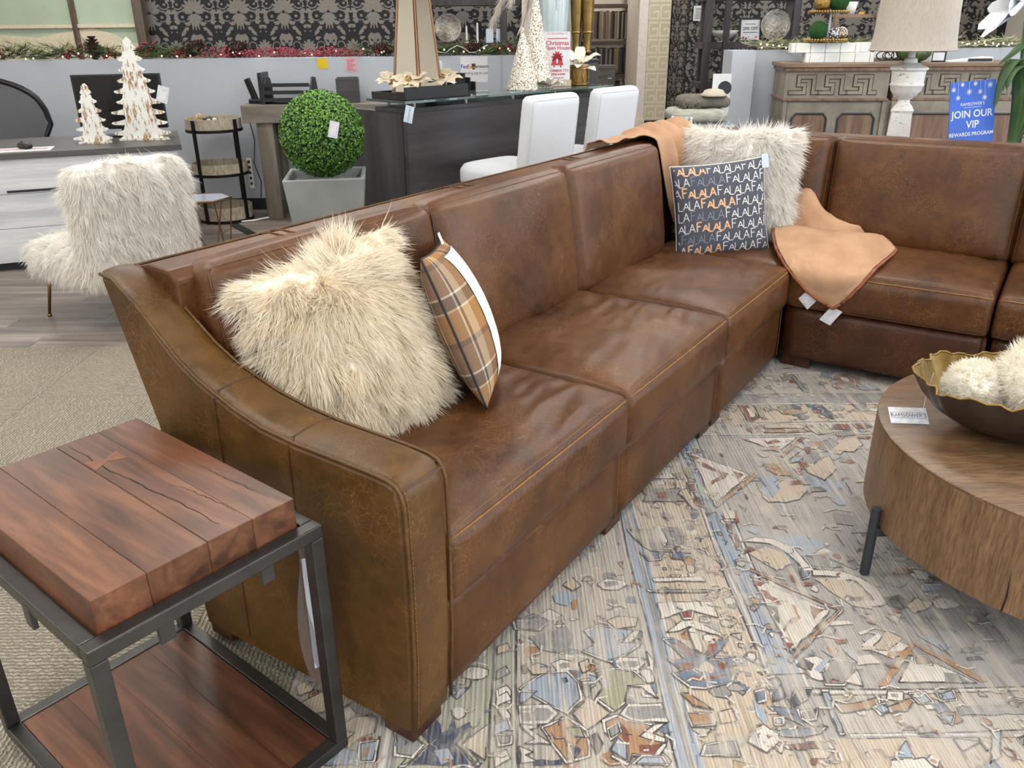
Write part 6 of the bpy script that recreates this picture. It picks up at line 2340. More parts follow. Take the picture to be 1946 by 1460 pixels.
M['silver_petal'] = plain('frosted_petal', S(236, 232, 224), .45, .0, c2=S(212, 202, 182), scale=60, bump=.3, bscale=80)
M['gold_bead'] = plain('gold_bead', S(176, 146, 88), .3, .85)
def flower(lab, loc, size, mt, seed, n_=7, tilt=0, grp='poinsettias on the reception bar', open_=.55):
    t_ = thing('poinsettia', lab, 'artificial flower', loc, 0, grp)
    t_.rotation_euler = (R(tilt), 0, 0)
    rg_ = random.Random(seed)
    for k in range(n_):
        a = 2 * PI * k / n_ + rg_.uniform(-.2, .2)
        L_ = size * rg_.uniform(.8, 1.15)
        up = rg_.uniform(.1, open_)
        def pf(u_, v_):
            w = L_ * .25 * math.sin(PI * min(1, .08 + .92 * u_)) ** .8
            r_ = L_ * (.06 + .94 * u_)
            x = r_
            y = (v_ - .5) * 2 * w
            z = max(.004, .012 + up * L_ * u_ - .55 * up * L_ * u_ * u_ + .18 * abs(v_ - .5) * w + .006 * math.sin(u_ * 11))
            return (x * math.cos(a) - y * math.sin(a), x * math.sin(a) + y * math.cos(a), z)
        MB().grid(pf, 8, 4).build('petal', mt, t_, True)
    mb = MB()
    for k in range(9):
        mb.ball((rg_.uniform(-.016, .016), rg_.uniform(-.016, .016), .022 + rg_.random() * .02), .007, 6, 5)
    mb.build('stamens', M['gold_bead'], t_, True, kind='stuff')
    return t_
flower('champagne poinsettia at the left end of the black tray', on_bar(.065, .20, GT + .085), .135, M['champagne'], 1, 8, 18)
flower('champagne poinsettia in front of the obelisk in the black tray', on_bar(.075, .055, GT + .090), .125, M['champagne'], 2, 8, 20)
flower('champagne poinsettia at the right side of the black tray drooping over its edge', on_bar(.36, .075, GT + .092), .135, M['champagne'], 3, 8, 20)
tgx = thing('store_tag', 'pale blue store name tag hanging over the front of the dark bar', 'tag', on_bar(-.02, -.0545, .985), BA)
Mx = Matrix.Rotation(R(16), 4, 'Y')
MB().b6(-.032, .032, -.001, .001, -.048, .048, Mx).build('card', M['tag_blue'], tgx)
v_, f_ = text_mesh("RAMSOWER'S", .014)
MB().add(v_, f_, Mx @ frame3((0, -.0016, 0), (0, 0, 1), (-1, 0, 0), (0, -1, 0))).build('print', M['ink'], tgx)
# business cards, card stand, printer block behind
bc = thing('card_holder', 'stack of white cards standing behind the black tray', 'card holder', on_bar(.46, .17), BA)
for k in range(4):
    MB().b6(k * .03, k * .03 + .05, -.01 + k * .012, .0 + k * .012, 0, .10 - k * .015).build('card', M['paper'], bc)
pd = thing('payment_stand', 'black pole stand with a white slanted screen behind the obelisk', 'payment terminal', on_bar(.62, .52, 0), R(10))
MB().b6(-.045, .045, -.02, .02, .74, 1.20).build('post', M['black_plastic'], pd)
MB().b6(-.09, .09, -.10, .10, .7405, .76).build('base', M['black_plastic'], pd)
MB().b6(-.085, .085, -.04, .04, 1.18, 1.25).build('screen_head', M['tag_blue'], pd, bev=.004)
MB().b6(-.055, .03, -.042, -.04, 1.212, 1.222).build('slot', M['ink'], pd)
bd = thing('document_sorter', 'black file sorter standing on the bar behind the glitter trees', 'file sorter', on_bar(.93, .52, .7405), BA)
for k in range(3):
    MB().b6(k * .05, k * .05 + .012, 0, .2, 0, .42 - k * .03).build('divider', M['black_matte'], bd)
MB().b6(0, .16, .2, .21, 0, .3).build('back_plate', M['black_matte'], bd)
bx = thing('dark_box', 'dark square box on the right end of the grey console', 'box', (-1.30, 7.05, .1695), R(8))
MB().b6(-.09, .09, -.08, .10, .741, .925).build('box_shell', M['dark_wood_h'], bx, bev=.003)
MB().b6(-.08, .08, -.07, .09, .925, .931).build('box_lid', M['black_matte'], bx)
# glitter cone trees
def glitter():
    t = NT('silver_gold_glitter')
    v = t.coords('Object')
    vo = t.n('TexVoronoi')
    vo.inputs['Scale'].default_value = 110
    t.l(v, vo.inputs['Vector'])
    c = t.ramp(vo.outputs['Distance'], [(.35, S(252, 250, 246)), (.58, S(236, 228, 208)), (.72, S(150, 124, 84))])
    t.set(c, .3, .25)
    t.bump(vo.outputs['Distance'], .8, -.006)
    return t.m
M['glitter'] = glitter()
for lab, loc, h_, r_ in (('short white glitter cone tree at the front of the bar decorations', on_bar(1.10, .10), .39, .105), ('tall white glitter cone tree beside the Christmas sign', on_bar(1.29, .16), .63, .115)):
    c_ = thing('glitter_cone_tree', lab, 'decorative tree', loc, 0, 'glitter cone trees on the bar')
    n_ = 44
    prof = [(r_ * (1 - k / n_) + .006, h_ * k / n_) for k in range(n_ + 1)] + [(0.0002, h_ + .006)]
    MB().lathe(prof, 36, wob=lambda a, i: 1 + .05 * math.sin(a * 13 + i * 2.2) + .04 * math.sin(a * 7 - i * 1.7)).build('cone', M['glitter'], c_, True)
    MB().lathe([(r_ * 1.02, 0), (r_ * 1.05, .006), (.02, .008)], 30).build('base', M['silver_petal'], c_, True)
flower('frosted silver poinsettia lying in front of the glitter cone trees', on_bar(1.26, .01), .125, M['silver_petal'], 6, 8, 0, open_=1.5)
# Christmas open house sign
cs_ = thing('open_house_sign', 'white sign with red Christmas Open House lettering on a wooden stand', 'sign', on_bar(1.50, .15), R(6))
MB().b6(-.093, .093, -.001, .001, .045, .365).build('sheet', M['paper'], cs_)
MB().b6(-.10, .10, -.03, .035, 0, .045).build('stand', M['champagne'], cs_, bev=.002)
for k in range(4):
    MB().b6(-.065 + k * .04, -.058 + k * .04, -.0315, -.03, .008, .038).build('stand_groove', M['paper'], cs_)
put_text(cs_, "YOU'RE INVITED TO", .0165, 0, .352, M['red_ink'], -.0018)
MB().b6(-.072, .072, -.0022, -.0012, .318, .3235).build('rule', M['red_ink'], cs_)
put_text(cs_, 'Christmas', .040, 0, .290, M['red_ink'], -.0018, bold=.0008)
put_text(cs_, 'Open House', .0345, 0, .258, M['red_ink'], -.0018, bold=.0008)
bell = MB()
for s_ in (-1, 1):
    bell.prism([(s_ * .022 + a, .165 + b) for a, b in ((-.010, .032), (.010, .032), (.016, .0), (.024, -.022), (-.024, -.022), (-.016, .0))], -.0022, -.0014, map3=lambda a, b, h: (a, h, b))
    for q in range(4):
        bell.prism(leaf(0, .195, R(90 + s_ * (15 + q * 34)), .04, .010, 2), -.0022, -.0014, map3=lambda a, b, h: (a, h, b))
bell.prism(disc(-.022, .136, .007), -.0022, -.0014, map3=lambda a, b, h: (a, h, b))
bell.prism(disc(.026, .136, .007), -.0022, -.0014, map3=lambda a, b, h: (a, h, b))
bell.build('bell_emblem', M['red_ink'], cs_, kind='stuff')
put_text(cs_, 'NOVEMBER 7TH', .0235, 0, .106, M['red_ink'], -.0018, bold=.0004)
put_text(cs_, '5:30PM-8:30PM', .0185, 0, .082, M['red_ink'], -.0018, bold=.0004)
MB().b6(-.05, .05, -.0022, -.0014, .056, .060).build('rule', M['red_ink'], cs_)
# gold drum pot with poinsettia
dp = thing('gold_drum_pot', 'gold drum-shaped pot with zigzag cord on the far end of the glass bar', 'pot', on_bar(1.72, .13))
MB().lathe([(.066, 0), (.076, .004), (.076, .016), (.068, .02), (.070, .120), (.078, .124), (.078, .138), (.066, .138), (.064, .03), (.0002, .03)], 40).build('pot_body', M['gold_leaf'], dp, 'auto')
zz = [(.0725 * math.cos(2 * PI * k / 16), .0725 * math.sin(2 * PI * k / 16), .022 if k % 2 else .120) for k in range(16)]
MB().tube(zz, .003, 4, True).build('cord', M['gold_bead'], dp)
flower('frosted poinsettia planted in the gold drum pot', on_bar(1.72, .13, GT + .125), .150, M['silver_petal'], 12, 8, 18, open_=1.6)
# pedestal with ribbed vase and gold nutcracker boots
pdm = thing('display_pedestal', 'dark pedestal hidden behind the Christmas sign carrying the vase', 'pedestal', (.46, 7.125, 0))
MB().b6(-.23, .25, -.135, .135, 0, 1.20).build('pedestal_body', M['dark_wood_v'], pdm, bev=.004)
MB().b6(-.24, .26, -.145, .145, 1.20, 1.215).build('pedestal_top', M['black_matte'], pdm)
M['celadon'] = plain('pale_celadon_glaze', S(206, 218, 218), .18, c2=S(186, 202, 206), scale=6, spec=.6)
va = thing('ribbed_vase', 'large pale ribbed ceramic vase behind the Christmas sign', 'vase', (.335, 7.125, 1.2155))
prof = [(.085, 0), (.10, .02), (.118, .10), (.132, .20), (.145, .32), (.150, .42), (.145, .50), (.12, .58), (.08, .63), (.07, .66), (.085, .69)]
n_ = 120
MB().lathe(prof, n_, wob=lambda a, i: 1 + .028 * abs(math.sin(a * 10 + .12 * math.sin(i * .9)))).build('vase_body', M['celadon'], va, True)
MB().b6(.04, .062, -.158, -.155, .36, .47).build('hang_tag', M['card'], va)
pa = thing('pampas_grass', 'cream pampas grass plumes drooping from the ribbed vase', 'dried plant', (.335, 7.125, 1.90))
rg = random.Random(4)
mb = MB()
for (p0, p1, p2) in (((-.02, 0, .02), (-.25, -.05, .10), (-.46, -.10, -.42)), ((0, 0, .02), (-.20, -.1, .06), (-.30, -.15, -.22)), ((0, 0, 0), (-.12, -.1, 0), (-.22, -.2, -.42)), ((.02, 0, .02), (-.15, -.12, .05), (-.14, -.2, -.26))):
    a, b, c_ = Vector(p0), Vector(p1), Vector(p2)
    for i in range(520):
        t_ = .35 + .65 * rg.random()
        p = a * (1 - t_) ** 2 + b * 2 * t_ * (1 - t_) + c_ * t_ ** 2
        d = ((b - a) * 2 * (1 - t_) + (c_ - b) * 2 * t_).normalized()
        e = (d + Vector((rg.uniform(-.4, .4), rg.uniform(-.4, .4), rg.uniform(-.4, .2)))).normalized() * rg.uniform(.08, .15)
        s_ = e.cross(Vector((rg.random(), rg.random(), 1))).normalized() * .003
        mb.add([p - s_, p + s_, p + e], [(0, 1, 2)])
mb.build('plumes', plain('pampas_cream', S(232, 222, 208), .9), pa, kind='stuff')
nt = thing('nutcracker_figure', 'gold nutcracker figure seen from the boots up behind the gold drum pot', 'figurine', (.585, 7.125, 1.2155), R(-8))
MB().lathe([(.085, 0), (.085, .03), (.07, .035)], 32).build('figure_base', M['gold_leaf'], nt, 'auto')
for s_ in (-1, 1):
    l_ = MB().lathe([(.030, .035), (.034, .05), (.028, .07), (.030, .12), (.034, .17), (.038, .21), (.041, .26), (.047, .34), (.050, .42), (.050, .50)], 20, Matrix.Translation((s_ * .044, 0, 0))).build('leg', M['gold_leaf'], nt, True)
    MB().lathe([(.036, .190), (.042, .195), (.043, .204), (.038, .208)], 20, Matrix.Translation((s_ * .044, 0, 0))).build('boot_cuff', M['gold_bead'], l_, True)
    MB().ball((s_ * .046, -.05, .055), .04, 12, 8, (.9, 1.3, .55)).build('boot_toe', M['gold_leaf'], l_, True)
MB().lathe([(.09, .48), (.105, .52), (.10, .62), (.085, .70), (.11, .80), (.10, .90), (.05, .94)], 28).build('torso', M['gold_leaf'], nt, True)
MB().ball((0, 0, 1.02), .075, 16, 12, (1, 1, 1.15)).build('head', M['gold_leaf'], nt, True)
MB().lathe([(.085, 1.08), (.08, 1.10), (.08, 1.22), (.06, 1.24)], 28).build('hat', M['gold_leaf'], nt, 'auto')

# dark etagere against the left wallpaper
M['espresso'] = wood('espresso_wood', S(34, 28, 30), S(56, 48, 50), S(72, 64, 66), 'Z', 1.0, .45, .1)
M['hammered'] = plain('hammered_silver', S(150, 146, 136), .3, .85, c2=S(112, 106, 96), scale=40, bump=.7, bscale=45, bdist=.006)
es = thing('etagere_shelf', 'dark wood etagere shelf behind the delivery sign', 'shelf', (-.92, 9.75, 0))
for x in (0, .83):
    for y in (0, .34):
        MB().b6(x, x + .075, y, y + .06, 0, 2.3).build('post', M['espresso'], es)
for z in (.30, .76, 1.245, 1.68, 2.22):
    MB().b6(-.15, 1.05, .006, .396, z, z + .06).build('shelf_board', M['espresso'], es)
def platter(lab, loc, r_):
    t_ = thing('hammered_platter', lab, 'platter', loc, 0, 'hammered silver platters')
    Mx = Matrix.Translation((0, 0, r_)) @ Matrix.Rotation(R(80), 4, 'X')
    MB().lathe([(.0002, -.004), (r_ * .75, -.002), (r_ * .97, .02), (r_, .03), (r_ * .96, .030), (r_ * .74, .008), (.0002, .006)], 48, Mx).build('dish', M['hammered'], t_, True)
    MB().tube([(-.05, .05, 0), (-.05, .10, .12)], .006, 5).tube([(.05, .05, 0), (.05, .10, .12)], .006, 5).build('stand', M['black_iron'], t_)
    return t_
platter('round hammered silver platter on the etagere above the garland', (-.66, 9.83, 1.3055), .150)
for i, (x, h_) in enumerate(((-.46, .17), (-.34, .20))):
    cd = thing('taper_candle', 'white taper candle on the etagere, %s of the two' % ('left' if i == 0 else 'right'), 'candle', (x, 9.83, 1.3055), 0, 'taper candles on the etagere')
    MB().lathe([(.012, .012), (.011, h_), (.002, h_ + .004)], 12).build('wax', M['white_print'], cd, 'auto')
    MB().lathe([(.035, 0), (.03, .008), (.015, .016)], 16).build('holder', M['white_print'], cd, 'auto')
pc = thing('price_cards', 'two white price cards standing on the etagere', 'sign', (-.205, 9.78, 1.3055))
for x in (0, .11):
    MB().b6(x - .04, x + .04, 0, .004, 0, .14).build('card', M['tag_blue'], pc)

# ================================================================ right background
# dark etagere on the right with bowl, framed sign, platter
es2 = thing('etagere_shelf', 'dark wood etagere shelf behind the grey partition on the right', 'shelf', (2.10, 9.55, 0))
for x in (0, .93):
    for y in (0, .36):
        MB().b6(x + (.03 if y else 0), x + .075 + (.03 if y else 0), y, y + .06, 0, 2.3).build('post', M['espresso'], es2)
MB().b6(.20, .26, -.02, .03, 0, 2.3, Matrix.Rotation(0, 4, 'Z')).build('post', M['espresso'], es2)
for z in (.30, .82, 1.225, 1.70, 2.22):
    MB().b6(-.02, 1.06, .006, .416, z, z + .06).build('shelf_board', M['espresso'], es2)
platter('round hammered silver platter on the right etagere', (2.885, 9.70, 1.2855), .163)
wbwl = thing('footed_bowl', 'white footed bowl with greenery on the right etagere', 'bowl', (2.36, 9.72, 1.2855))
MB().lathe([(.05, 0), (.055, .012), (.03, .02), (.05, .035), (.11, .08), (.145, .118), (.138, .120), (.10, .085), (.0002, .05)], 40).build('bowl_shell', M['white_print'], wbwl, True)
sprigs(8, 2.31 - 2.36, 2.43 - 2.36, 0, .11, .5, 20, random.Random(3), .004, 1.5).build('greenery', M['needle'], wbwl, kind='stuff')
sg = thing('sale_sign', 'black framed sale sign reading 20% off on the right etagere', 'sign', (2.62, 9.68, 1.2855), R(4))
Mx = Matrix.Rotation(R(-6), 4, 'X')
for a, b, c_, d in ((-.125, .125, 0, .02), (-.125, .125, .225, .245), (-.125, -.105, .02, .225), (.105, .125, .02, .225)):
    MB().b6(a, b, -.012, .012, c_, d, Mx).build('frame_rail', M['black_matte'], sg)
MB().b6(-.105, .105, -.002, .008, .02, .225, Mx).build('sheet', M['paper'], sg)
put_text(sg, '20% OFF', .044, 0, .135, M['ink'], -.003, bold=.0008, Mx=Mx)
MB().b6(-.06, .06, -.0035, -.002, .178, .183, Mx).b6(-.08, .08, -.0035, -.002, .095, .101, Mx).build('text_lines', M['ink'], sg, kind='stuff')
for x, z, c_ in ((-.07, .045, M['red_ink']), (.07, .05, M['orange']), (-.04, .035, M['needle'])):
    MB().prism(disc(x, z, .014), -.0036, -.0022, Mx, map3=lambda a, b, h: (a, h, b)).build('printed_flower', c_, sg)
wc = thing('wall_notice', 'white notice with printed lines on the damask pier', 'notice', (2.74, 12.985, 1.62), math.atan2(.15, .38))
MB().b6(-.085, .085, -.008, -.004, -.10, .10).build('sheet', M['paper'], wc)
mb = MB()
for k in range(8):
    mb.b6(-.06, .06 - (k % 3) * .02, -.0095, -.008, .06 - k * .019, .066 - k * .019)
mb.build('print_lines', M['ink'], wc, kind='stuff')
# stack of folded throws and a straw hat on a bench
M['olive_cloth'] = plain('olive_knit', S(122, 116, 104), .95, c2=S(100, 94, 84), scale=30, bump=.4, bscale=120)
M['pale_cloth'] = plain('pale_knit', S(186, 184, 168), .95, c2=S(150, 150, 140), scale=14, stretch=(1, 1, 4), bump=.4, bscale=120)
M['blue_cloth'] = plain('blue_grey_knit', S(132, 140, 150), .95, c2=S(196, 198, 200), scale=16)
M['straw'] = plain('straw_weave', S(210, 202, 182), .9, c2=S(168, 156, 130), scale=90, bump=.5, bscale=140)
bn = thing('display_bench', 'dark low display bench under the folded throws', 'bench', (1.68, 7.62, 0))
MB().b6(-.30, .30, -.22, .22, .56, .60).build('bench_top', M['espresso'], bn)
for x in (-.27, .23):
    for y in (-.19, .15):
        MB().b6(x, x + .04, y, y + .04, 0, .56).build('leg', M['espresso'], bn)
def fold(lab, c_, dims, mt, seed):
    t_ = thing('folded_throw', lab, 'folded blanket', c_, R(seed * 3 % 11 - 4), 'folded throws on the bench')
    f_ = soft(0, 0, dims[2] / 2, *dims, min(dims[2] * .45, .035), bul=(.01, .01, .01, .01, 0, .012), fn=lambda q, p: q + Vector((0, 0, .008 * noise.noise(Vector((q.x * 12 + seed, q.y * 12, q.z * 9))))) if p[2] > -.9 else q)
    cube_surface(MB(), f_, 14, 10, 5).build('folded_cloth', mt, t_, True)
    mb = MB()
    rg_ = random.Random(seed)
    for k in range(26):
        x = rg_.uniform(-dims[0] / 2, -dims[0] / 2 + .16)
        y = -dims[1] / 2
        mb.tube([(x, y, dims[2] * .6), (x + rg_.uniform(-.02, .02), y - .02, dims[2] * .4), (x + rg_.uniform(-.02, .02), y - .025, max(.006, dims[2] * .4 - .04))], .003, 3)
    mb.build('fringe', M['paper'] if seed % 2 else mt, t_, kind='stuff')
    return t_
fold('blue and white striped folded throw at the bottom of the bench stack', (1.70, 7.60, .601), (.50, .38, .07), M['blue_cloth'], 3)
fold('pale green folded throw with white fringe in the bench stack', (1.64, 7.58, .684), (.48, .38, .10), M['pale_cloth'], 5)
fold('olive brown folded throw on top of the bench stack', (1.70, 7.63, .798), (.42, .34, .09), M['olive_cloth'], 8)
ht = thing('straw_hat', 'cream straw hat lying on the olive throw', 'hat', (1.77, 7.52, .895))
MB().lathe([(.115, 0), (.118, .010), (.095, .024), (.082, .046), (.05, .056), (.0002, .050)], 32, wob=lambda a, i: 1 + .05 * math.sin(a * 2) + (.04 * math.sin(a * 5) if i < 2 else 0)).build('hat_shell', M['straw'], ht, True)
bk_ = thing('leaning_card', 'black and white card leaning behind the straw hat', 'card', (1.90, 7.80, .60), R(-8))
MB().b6(-.08, .08, -.004, .004, 0, .46).build('sheet', M['paper'], bk_)
MB().prism(disc(.03, .34, .06, 16), -.0052, -.0042, map3=lambda a, b, h: (a, h, b)).build('black_print', M['ink'], bk_)

# carved chest with greek key frieze
M['chest_grey'] = plain('greige_glazed_paint', S(150, 142, 126), .5, c2=S(112, 104, 92), scale=5, stretch=(1, 1, 1), bump=.1)
M['chest_brown'] = wood('brown_chest_panel', S(92, 66, 50), S(124, 96, 76), S(138, 112, 92), 'Z', 1.2, .45, .1)
M['chest_top'] = wood('brown_chest_top', S(92, 70, 52), S(128, 104, 82), S(146, 122, 98), 'X', 1.0, .42, .1)
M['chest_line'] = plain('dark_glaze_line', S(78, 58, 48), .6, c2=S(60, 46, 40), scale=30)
chs = thing('carved_chest', 'long carved sideboard with greek key frieze and brown panelled doors', 'sideboard', (2.385, 7.55, 0), R(-6.5))
CW = 2.6
MB().b6(0, CW, 0, .52, .08, .845).build('carcass', M['chest_grey'], chs)
def section(x0, x1, y0):
    MB().b6(x0 - .03, x1 + .03, y0 - .045, .54, 1.118, 1.150).build('top_board', M['chest_top'], chs, bev=.005)
    MB().b6(x0 - .015, x1 + .015, y0 - .030, .53, 1.085, 1.118).build('cornice', M['chest_brown'], chs, bev=.008)
    MB().b6(x0, x1, y0, .52, .868, 1.085).build('frieze', M['chest_grey'], chs)
    MB().b6(x0 - .012, x1 + .012, y0 - .022, .52, .845, .868).build('moulding', M['chest_brown'], chs, bev=.006)
    key = MB()
    key_o = MB()
    w = .028
    p = .235
    n__ = int((x1 - x0 - .04) / p)
    ox = x0 + ((x1 - x0) - n__ * p) / 2
    def kr(a0, a1, b0, b1):
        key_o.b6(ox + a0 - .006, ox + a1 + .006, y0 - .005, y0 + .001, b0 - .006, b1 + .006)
        key.b6(ox + a0 + .001, ox + a1 - .001, y0 - .011, y0 - .004, b0 + .001, b1 - .001)
    z0, z1 = .900, 1.055
    zm = (z0 + z1) / 2
    for k in range(n__):
        b = k * p
        kr(b + .02, b + .02 + w, zm - w / 2, z1)
        kr(b + .02 + w, b + .175, z1 - w, z1)
        kr(b + .02 + w, b + .10, zm - w / 2, zm + w / 2)
        kr(b + .10 - w, b + .10, z0, zm - w / 2)
        kr(b - .04, b + .10 - w, z0, z0 + w)
        kr(b + .175 - w, b + .175, z0 + w, z1 - w)
        kr(b + .175 - w, b + .215, z0, z0 + w)
    key_o.build('key_outline', M['chest_line'], chs, kind='stuff')  # wider brown bars that outline the grey key relief
    key.build('key_relief', M['chest_grey'], chs, kind='stuff')
section(0, .86, -.02)
section(.92, 2.55, .015)
for x0, x1 in ((.07, .40), (.46, .80), (.96, 1.46), (1.54, 2.04), (2.10, 2.5)):
    d_ = MB().b6(x0 - .03, x1 + .03, -.014, 0, .12, .835).build('door', M['chest_grey'], chs, bev=.003)
    px = [(x0 + .05, .20), (x1 - .05, .20), (x1 - .02, .24), (x1 - .02, .70), (x1 - .05, .74), (x0 + .05, .74), (x0 + .02, .70), (x0 + .02, .24)]
    MB().prism(px, -.020, -.0145, map3=lambda a, b, h: (a, h, b)).build('raised_panel', M['chest_brown'], d_, bev=.002)
    MB().tube([(a, -.020, b) for a, b in px], .010, 6, True).build('panel_moulding', M['dark_steel'], d_)
for x in (.0, .83, .905):
    MB().b6(x, x + .035, -.03, .0, .10, .845).build('pilaster', M['chest_grey'], chs, bev=.003)
for x in (.03, 1.2, 2.45):
    MB().b6(x, x + .10, .02, .12, 0, .08).build('foot', M['chest_grey'], chs)
def on_chest(x, y, z=1.1505):
    c_, s_ = math.cos(R(-6.5)), math.sin(R(-6.5))
    return (2.385 + x * c_ - y * s_, 7.55 + x * s_ + y * c_, z)
CA = R(-6.5)
# white block risers
M['white_block'] = plain('chalky_white_block', S(240, 238, 228), .7, c2=S(220, 222, 220), scale=7, bump=.2, bscale=40)
for lab, x0, y0, z, n__ in (('lower white block riser on the carved sideboard', .175, .12, 1.1505, 4), ('upper white block riser stacked on another one', .055, .16, 1.2295, 4)):
    w_ = thing('block_riser', lab, 'display riser', on_chest(x0, y0, z), CA, 'white block risers on the sideboard')
    MB().b6(0, .035, 0, .14, 0, .077).build('end_block', M['white_block'], w_, bev=.003)
    for k in range(n__):
        MB().b6(.037 + k * .125, .037 + k * .125 + .122, 0, .14, 0, .077).build('block', M['white_block'], w_, bev=.004)
    MB().b6(.037 + n__ * .125, .072 + n__ * .125, 0, .14, 0, .077).build('end_block', M['white_block'], w_, bev=.003)
# round white box behind
rb_ = thing('round_white_box', 'small round white box beside the block risers', 'box', on_chest(.68, .30, 1.2295 + .001), 0)
MB().lathe([(.07, 0), (.072, .075), (.066, .078), (.0002, .078)], 32).build('box_shell', M['white_print'], rb_, 'auto')
sb_ = thing('riser_shelf', 'small grey block shelf under the round white box', 'display riser', on_chest(.62, .24), CA)
MB().b6(0, .14, 0, .14, 0, .079).build('block', M['grey_wall'], sb_)
# gold two-tier tray with ornaments
tt = thing('tiered_tray', 'gold beaded two-tier tray with ornaments above the white risers', 'tiered tray', on_chest(.345, .23, 1.3070), CA)
for z, r_ in ((.012, .175), (.235, .155)):
    p_ = MB().lathe([(.0002, z), (r_, z), (r_, z + .008), (.0002, z + .008)], 48).build('tray_plate', M['gold_leaf'], tt, 'auto')
    mb = MB()
    for k in range(44):
        a = 2 * PI * k / 44
        mb.ball((r_ * math.cos(a), r_ * math.sin(a), z + .012), .0125, 6, 5)
    mb.build('bead_rim', M['gold_bead'], p_, True, kind='stuff')
MB().tube([(.03, .05, 0), (.03, .05, .42)], .010, 10).build('stem', M['white_print'], tt)
MB().lathe([(.06, 0), (.06, .012), (.02, .014)], 20).build('foot', M['gold_leaf'], tt, 'auto')
M['moss'] = plain('green_moss', S(38, 88, 30), .95, c2=S(24, 60, 20), scale=60, bump=1.0, bscale=90, bdist=.008)
M['silver_orn'] = plain('silver_ornament', S(160, 160, 170), .2, .9)
def orn(lab, x, y, z, r_, mt, nm='moss_ball', cat='ornament'):
    t_ = thing(nm, lab, cat, on_chest(.345 + x, .23 + y, 1.3070 + z), 0, 'ornaments on the tiered tray')
    MB().ball((0, 0, r_), r_, 20, 14).build('ball', mt, t_, True)
    return t_
orn('green moss ball on the lower gold tray', -.085, -.07, .0205, .078, M['moss'])
orn('green moss ball on the upper gold tray', .06, -.05, .2435, .085, M['moss'])
o = orn('beaded silver ornament on the lower gold tray', .045, -.10, .0205, .048, M['silver_orn'], 'beaded_ornament')
mb = MB()
for k in range(40):
    z = -1 + 2 * (k + .5) / 40
    a = k * 2.4
    r_ = math.sqrt(1 - z * z)
    mb.ball((.05 * r_ * math.cos(a), .05 * r_ * math.sin(a), .048 + .05 * z), .006, 5, 4)
mb.build('beads', M['white_print'], o, True, kind='stuff')
o = orn('gold beaded ornament at the right of the lower tray', .115, -.03, .0205, .05, M['gold_bead'], 'beaded_ornament')
mb = MB()
for k in range(46):
    z = -.2 + 1.2 * (k + .5) / 46
    a = k * 2.4
    r_ = math.sqrt(max(0, 1 - z * z))
    mb.ball((.053 * r_ * math.cos(a), .053 * r_ * math.sin(a), .05 + .053 * z), .008, 5, 4)
mb.build('beads', M['white_print'], o, True, kind='stuff')
orn('gold mesh ornament on the upper gold tray', -.075, -.06, .2435, .07, plain('gold_mesh', S(196, 160, 90), .3, .9, c2=S(110, 84, 40), scale=90, bump=1.0, bscale=90, bdist=.008), 'gold_ornament')
# wooden display frame, white picture
wf = thing('wooden_display_frame', 'plain wooden display frame with shelf behind the tiered tray', 'display frame', (2.94, 8.03, 1.151), CA)
MB().b6(-.02, .012, -.02, .04, 0, .52).build('upright', M['chest_top'], wf)
MB().b6(.012, .40, -.02, .10, .355, .385).build('shelf', M['chest_top'], wf)
pt2 = thing('small_potted_plant', 'small white pot with green plant on the wooden display frame', 'potted plant', (3.06, 8.05, 1.5368))
MB().lathe([(.035, 0), (.05, .10), (.045, .10), (.0002, .08)], 20, wob=lambda a, i: 1 + .05 * math.sin(a * 9)).build('pot', M['white_print'], pt2, True)
sprigs(7, -.03, .03, 0, .095, .45, 16, random.Random(8), .004, 1.6).build('foliage', M['needle'], pt2, kind='stuff')
MB().b6(.05, .10, -.06, -.055, -.02, .015).build('gold_tag', M['courier_gold'], pt2)
pf_ = thing('picture_frame', 'grey wooden picture frame with white mat behind the lamp shade', 'picture frame', (3.40, 7.93, 1.151), R(-4))
for a, b, c_, d in ((-.15, .15, 0, .025), (-.15, .15, .41, .435), (-.15, -.125, .025, .41), (.125, .15, .025, .41)):
    MB().b6(a, b, -.012, .012, c_, d).build('frame_rail', M['grey_oak'], pf_)
MB().b6(-.125, .125, -.003, .006, .025, .41).build('mat', M['paper'], pf_)
# gourd vase, small framed card, laptop, cable coil
gv = thing('green_gourd', 'green striped ceramic gourd behind the lamp', 'ornament', on_chest(1.06, .10))
MB().lathe([(.05, 0), (.10, .02), (.135, .06), (.13, .10), (.08, .135), (.02, .14), (.018, .19), (.0002, .195)], 60, wob=lambda a, i: 1 + .05 * abs(math.sin(a * 6))).build('gourd', plain('green_glaze', S(84, 100, 62), .35, c2=S(56, 70, 42), scale=10), gv, True)
sf = thing('framed_card', 'small black framed card beside the gourd', 'picture frame', on_chest(1.265, .10), CA - R(6))
MB().b6(-.05, .06, -.006, .006, 0, .085).build('frame', M['black_matte'], sf, bev=.003)
MB().b6(-.045, .045, -.0075, -.006, .012, .076).build('sheet', M['paper'], sf)
lp2 = thing('white_binder', 'white ring binder lying on the sideboard', 'binder', on_chest(1.38, .10), CA)
MB().prism([(0, 0), (.33, 0), (.33, .038), (.10, .012)], 0, .22, map3=lambda a, b, h: (a, h, b)).build('cover', M['white_print'], lp2)
MB().b6(.13, .325, -.002, 0, .004, .026).build('dark_gap', M['black_matte'], lp2)
cc = []
for k in range(90):
    a = k * .28
    cc.append((.06 * math.cos(a) + k * .0016, .02 * math.sin(a * .5), .045 + .035 * math.sin(a)))
tag(MB().tube([Vector(p) + Vector(on_chest(.80, .08, 1.158)) for p in cc], .005, 5).build('cable_coil', M['black_plastic'], None, True), 'black cable coiled on the sideboard behind the lamp shade', 'cable')
